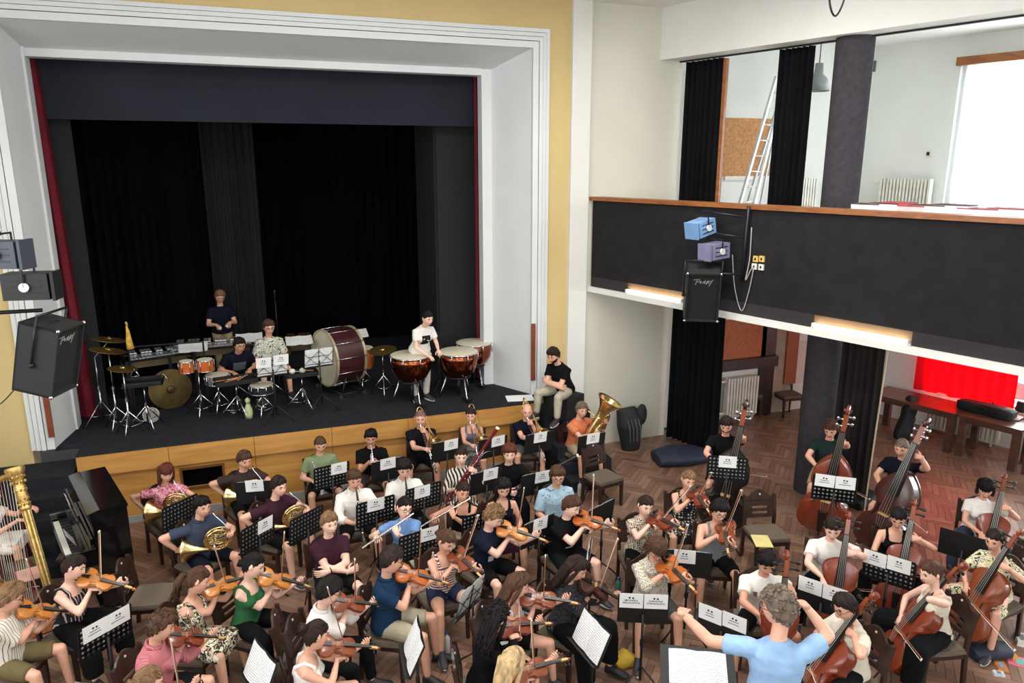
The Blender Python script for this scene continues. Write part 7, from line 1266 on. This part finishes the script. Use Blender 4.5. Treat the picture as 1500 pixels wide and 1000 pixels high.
def triangle(px, py, Y, lb):
    c = atY(px, py, Y); e = tag(emp('triangle', c), lb, 'triangle'); MB().tube([(-0.06, 0, -0.05), (0.0, 0, 0.06), (0.06, 0, -0.05), (-0.05, 0, -0.055)], 0.007, 6).build('rod', CHROME, e, True); MB().tube([(0, 0, 0.06), (0, 0, 0.2)], 0.002, 4).build('cord', BLACK, e)
triangle(197, 546, 11.55, 'small steel triangle hanging from the cymbal stand'); triangle(240, 553, 11.85, 'larger steel triangle hanging below the black tray')
# black trap tray on stand
def tray(px, py, h, w, d, lb, items=(), rz=0.1):
    g = ground(px, py); e = tag(emp('trap_table', g, rz), lb, 'percussion table'); tripod(e, h-0.02, 0.3, rot=0.9); MB().box((0, 0, h), (w, d, 0.025)).build('tray', BLACK, e); b = MB()
    for s in (-1, 1): b.box((0, s*(d/2-0.008), h+0.03), (w, 0.016, 0.05)); b.box((s*(w/2-0.008), 0, h+0.03), (0.016, d, 0.05))
    b.build('tray_rim', BLACK, e); return g
g = tray(218, 628, 0.72, 0.55, 0.36, 'black percussion tray beside the triangles', rz=0.0); g1 = tray(350, 612, 0.60, 0.62, 0.36, 'black percussion tray with red sticks', rz=0.15)
for k in range(5): q = g1+np.array([-0.15+0.06*k, 0.03*math.sin(k*2), 0.635]); e = tag(emp('drum_stick', q, 0.3+0.2*k), ('red' if k % 2 else 'pale wooden')+' drum stick lying on the percussion tray', 'stick', 'sticks on the tray'); MB().tube([(-0.19, 0, 0), (0.17, 0, 0)], [0.008, 0.007], 6).build('shaft', mat('stick_red', (150, 44, 36), 0.5) if k % 2 else mat('stick_wood', (196, 156, 104), 0.5), e); MB().ell((0.185, 0, 0), (0.014, 0.011, 0.011), 8, 6).build('stick_tip', mat('stick_wood', (196, 156, 104), 0.5), e)
g2 = tray(445, 600, 0.60, 0.50, 0.30, 'black percussion tray with two white maracas')
for k in range(2): e = tag(emp('maraca', g2+np.array([-0.14+0.16*k, -0.02, 0.665]), 0.1), 'round white maraca on the percussion tray', 'maraca', 'white maracas'); MB().ell((0, 0, 0), (0.05, 0.045, 0.045), 14, 10).build('gourd', WHITE, e, True); MB().tube([(0.04, 0, -0.005), (0.17, 0, -0.02)], 0.009, 6).build('handle', mat('stick_wood', (196, 156, 104), 0.5), e)
# small drums
def drum(e, c, r, h, shell, n=6):
    c = np.array(c, float); MB().lathe([(0, 0), (r, 0), (r, h), (0, h)], 28, c).build('shell', shell, e, 40); MB().lathe([(0, 0), (r-0.004, 0), (r-0.004, 0.006), (0, 0.006)], 28, c+[0, 0, h+0.001]).build('drum_head', DHEAD, e, 40)
    for z in (0.006, h-0.006): MB().tube([c+[(r+0.006)*math.cos(a), (r+0.006)*math.sin(a), z] for a in np.linspace(0, 2*math.pi, 29)[:-1]], 0.008, 6, closed=True).build('rim', CHROME, e, True)
    for k in range(n): a = 2*math.pi*k/n; d = np.array([math.cos(a), math.sin(a), 0]); MB().tube([c+d*(r+0.012), c+d*(r+0.012)+[0, 0, h]], 0.006, 5).build('lug', CHROME, e, True)
g = ground(297, 610); e = tag(emp('bongo_drums', g), 'pair of orange bongo drums on a chrome stand', 'drum'); tripod(e, 0.72, 0.3, rot=0.4); drum(e, (-0.16, 0.0, 0.74), 0.10, 0.18, ORSH); drum(e, (0.11, 0.0, 0.74), 0.118, 0.18, ORSH); MB().box((-0.03, 0, 0.80), (0.1, 0.05, 0.05)).build('bridge_block', CHROME, e)
c = atz(318, 556, ZS+0.6); e = tag(emp('snare_drum', (c[0], c[1]+0.15, ZS)), 'chrome snare drum beside the bongo drums', 'drum'); tripod(e, 0.5, 0.25); drum(e, (0, 0, 0.5), 0.178, 0.14, CHROME, 10)
c = atz(383, 563, ZS+0.55); e = tag(emp('snare_drum', (c[0], c[1], ZS)), 'black snare drum with chrome lugs below the name cards', 'drum'); tripod(e, 0.42, 0.25); drum(e, (0, 0, 0.42), 0.178, 0.13, BLACK, 10)
c = atz(533, 520, ZS+0.75); e = tag(emp('tom_drum', (c[0]+0.05, c[1]+0.55, ZS)), 'amber tom drum behind the bass drum', 'drum'); tripod(e, 0.4, 0.25); drum(e, (0, 0, 0.4), 0.2, 0.34, ORSH, 8)
# tam-tam, clash cymbals, keyboards, microphone stand, skittle
c = atY(250, 570, 12.75); e = tag(emp('tam_tam', (c[0], 12.75, ZS)), 'large bronze tam-tam hanging in a black frame', 'gong'); disc('gong_disc', e, (0, 0, c[2]-ZS), 0.33, (0.3, -1, 0.12), mat('gong_bronze', (92, 76, 42), 0.5, 0.8, 0.45, 5), 0.04)
b = MB(); b.tube([(-0.55, 0.05, 0), (-0.55, 0.05, 1.05), (0.55, 0.05, 1.05), (0.55, 0.05, 0)], 0.02, 8); b.tube([(-0.55, -0.25, 0.02), (-0.55, 0.35, 0.02)], 0.02, 8); b.tube([(0.55, -0.25, 0.02), (0.55, 0.35, 0.02)], 0.02, 8); b.build('frame', METAL_D, e)
for k, (px, py) in enumerate(((396, 514), (413, 514))): c = atz(px, py, ZS+0.78); e = tag(emp('clash_cymbal', (c[0], c[1]+0.1, c[2])), 'bronze clash cymbal held upright before the leaf print shirt', 'cymbal', 'pair of clash cymbals'); disc('cymbal_disc', e, (0, 0, 0), 0.17, (-0.35+0.7*k, -1, 0.35), mat('cymbal_dark', (92, 66, 40), 0.4, 0.8, 0.3, 10)); MB().tube([(0, 0.03, 0), (0, 0.10, -0.02)], 0.012, 6).build('strap', BLACK, e)
BARS = mat('metal_bars', (196, 198, 202), 0.3, 0.7); RW = mat('rosewood_bars', (84, 44, 34), 0.35)
def mallet_kbd(px, py, n, wl, wr, Lg, h, lb, m, rz=0.0):
    c = atz(px, py, ZS+h); e = tag(emp('marimba', (c[0], c[1], ZS), rz), lb, 'marimba'); pit = Lg/n
    for k in range(n):
        u = k/(n-1); l_ = wl*(1-u)+wr*u; MB().box((-Lg/2+pit*(k+0.5), -l_*0.28, h), (pit*0.85, l_, 0.02)).build('bar', m, e)
        if k % 7 not in (2, 6): MB().box((-Lg/2+pit*(k+1), l_*0.62, h+0.03), (pit*0.8, l_*0.8, 0.02)).build('bar', m, e)
    b = MB(); b.tube([(-Lg/2-0.05, -wl/2, h-0.05), (Lg/2+0.05, -wr/2, h-0.05)], 0.02, 6); b.tube([(-Lg/2-0.05, wl, h-0.05), (Lg/2+0.05, wr, h-0.05)], 0.02, 6)
    for s in (-1, 1): b.box((s*(Lg/2+0.06), 0.1, h-0.07), (0.04, 0.7, 0.1)); 
    b.build('frame', BLACK, e)
    for s in (-1, 1):
        for q in (-0.2, 0.4): MB().box((s*(Lg/2+0.06), q, (h-0.1)/2), (0.05, 0.05, h-0.1)).build('leg', METAL_D, e)
    MB().box((0, 0.0, h-0.13), (Lg*0.95, 0.04, 0.14)).build('resonator_bank', mat('resonator', (128, 112, 84), 0.35, 0.7), e)
mallet_kbd(312, 503, 20, 0.34, 0.24, 1.25, 0.86, 'vibraphone with silver bars before the standing percussionist', BARS); mallet_kbd(232, 517, 16, 0.3, 0.2, 0.9, 0.82, 'glockenspiel with silver bars beside the tam-tam', BARS, 0.25); mallet_kbd(470, 494, 18, 0.34, 0.26, 1.2, 0.86, 'dark marimba with rosewood bars behind the bass drum', RW)
for px, py, lb in ((283, 508, 'white sheets lying on the glockenspiel'), (365, 494, 'white sheets lying on the vibraphone end'), (438, 498, 'white sheets lying on the marimba end'), (520, 488, 'white sheets lying behind the bass drum')):
    c = atz(px, py, ZS+0.93); o = obj('sheet_music', SHEET); o.matrix_world = Matrix.Translation((c[0], c[1], ZS+0.93)) @ Matrix.Rotation(R(-72), 4, 'X'); tag(o, lb, 'sheet music')
g = ground(403, 505); e = tag(emp('microphone_stand', (atY(403, 440, 13.6)[0], 13.6, ZS)), 'tall thin microphone stand behind the leaf print shirt', 'microphone stand'); tripod(e, 1.55, 0.25, m=METAL_D); MB().lathe([(0, 0), (0.012, 0), (0.016, 0.12), (0.02, 0.14), (0, 0.17)], 12, (0, 0, 1.55)).build('microphone', METAL_D, e, True)
c = ground(365, 612); e = tag(emp('skittle', c), 'pale green skittle shaped shaker standing on the stage', 'shaker'); MB().lathe([(0, 0), (.05, 0), (.065, .08), (.06, .15), (.035, .22), (.028, .25), (.04, .28), (.04, .31), (0, .34)], 18).build('shaker_body', mat('pale_green', (196, 206, 150), 0.5), e, True); MB().tube([(0.03*math.cos(a), 0.03*math.sin(a), 0.25) for a in np.linspace(0, 6.28, 17)[:-1]], 0.006, 5, closed=True).build('neck_band', BLACK, e, True)
c = atz(222, 612, ZS+0.08); e = tag(emp('tambourine', (c[0], c[1], ZS+0.13)), 'small silver tambourine leaning at the tray stand', 'tambourine'); MB().lathe([(0.11, -0.02), (0.12, -0.02), (0.12, 0.02), (0.11, 0.02)], 24, (0, 0, 0), rotx(R(80))).build('frame', CHROME, e, 40); MB().lathe([(0, 0.018), (0.11, 0.018), (0.11, 0.02), (0, 0.02)], 24, (0, 0, 0), rotx(R(80))).build('skin', DHEAD, e, 40)
c = atY(188, 492, 11.7); e = tag(emp('yellow_duster', c+np.array([0, 0, -0.03])), 'yellow cloth cone hanging on the cymbal stand', 'cloth'); MB().tube([(0.01, 0, -0.16), (0.0, 0, -0.05), (0, 0, 0.1), (-0.01, 0, 0.18)], [0.05, 0.042, 0.024, 0.01], 10).build('cloth_body', mat('yellow_cloth', (198, 160, 62), 0.85, 0, 0.4, 20), e, True); MB().tube([(0, 0, 0.18), (-0.01, 0, 0.24)], 0.014, 6).build('wood_tip', mat('stick_wood', (196, 156, 104), 0.5), e, True)
for pr, nm in ((PC2, 'the small drums'), (PC3, 'the name cards')):
    e = tag(emp('drum_stool', pr['toW']((0, 0, 0))), 'black round drum stool behind '+nm, 'stool'); s = pr['seat']; MB().lathe([(0, s-0.08), (0.16, s-0.08), (0.17, s-0.05), (0.16, s-0.012), (0, s-0.008)], 22).build('seat', BLACK, e, 40); MB().tube([(0, 0, 0.1), (0, 0, s-0.08)], 0.015, 8).build('post', CHROME, e, True)
    for k in range(3): a = 2.094*k; MB().tube([(0, 0, 0.26), (0.24*math.cos(a), 0.24*math.sin(a), 0.01)], 0.011, 6).build('leg', CHROME, e, True)
# resting trumpet of the green shirt, mallets of the standing player, printed panels on tees
pr = PEOPLE[2]; Pm = pr['P']; M = mat4(pr['Rw'] @ frame(nrm([-0.25, 0.50, -0.83]), (0, 0.8, 0.6)), pr['toW'](Pm+np.array([0.13, 0.20, 0.42]))); P_TPT.make('silver trumpet resting on the knee of the green-shirted person', 'trumpet', M=M)
for s, lb in ((-1, 'mallet in the left hand of the standing percussionist'), (1, 'mallet in the right hand of the standing percussionist')):
    w = PC1['toW'](PC1['W'][s]+np.array([0, 0.08, -0.02])); e = tag(emp('mallet', w), lb, 'mallet'); MB().tube([(0, 0.06, 0), (0.04*s, -0.28, 0.03)], 0.006, 6).build('shaft', mat('stick_wood', (196, 156, 104), 0.5), e); MB().ell((0.045*s, -0.3, 0.032), 0.022, 10, 8).build('mallet_head', WHITE, e, True)
bpy.data.scenes.remove(_bs)
for o in list(bpy.data.objects):
    if o.name.startswith('bake_obj'): bpy.data.objects.remove(o)
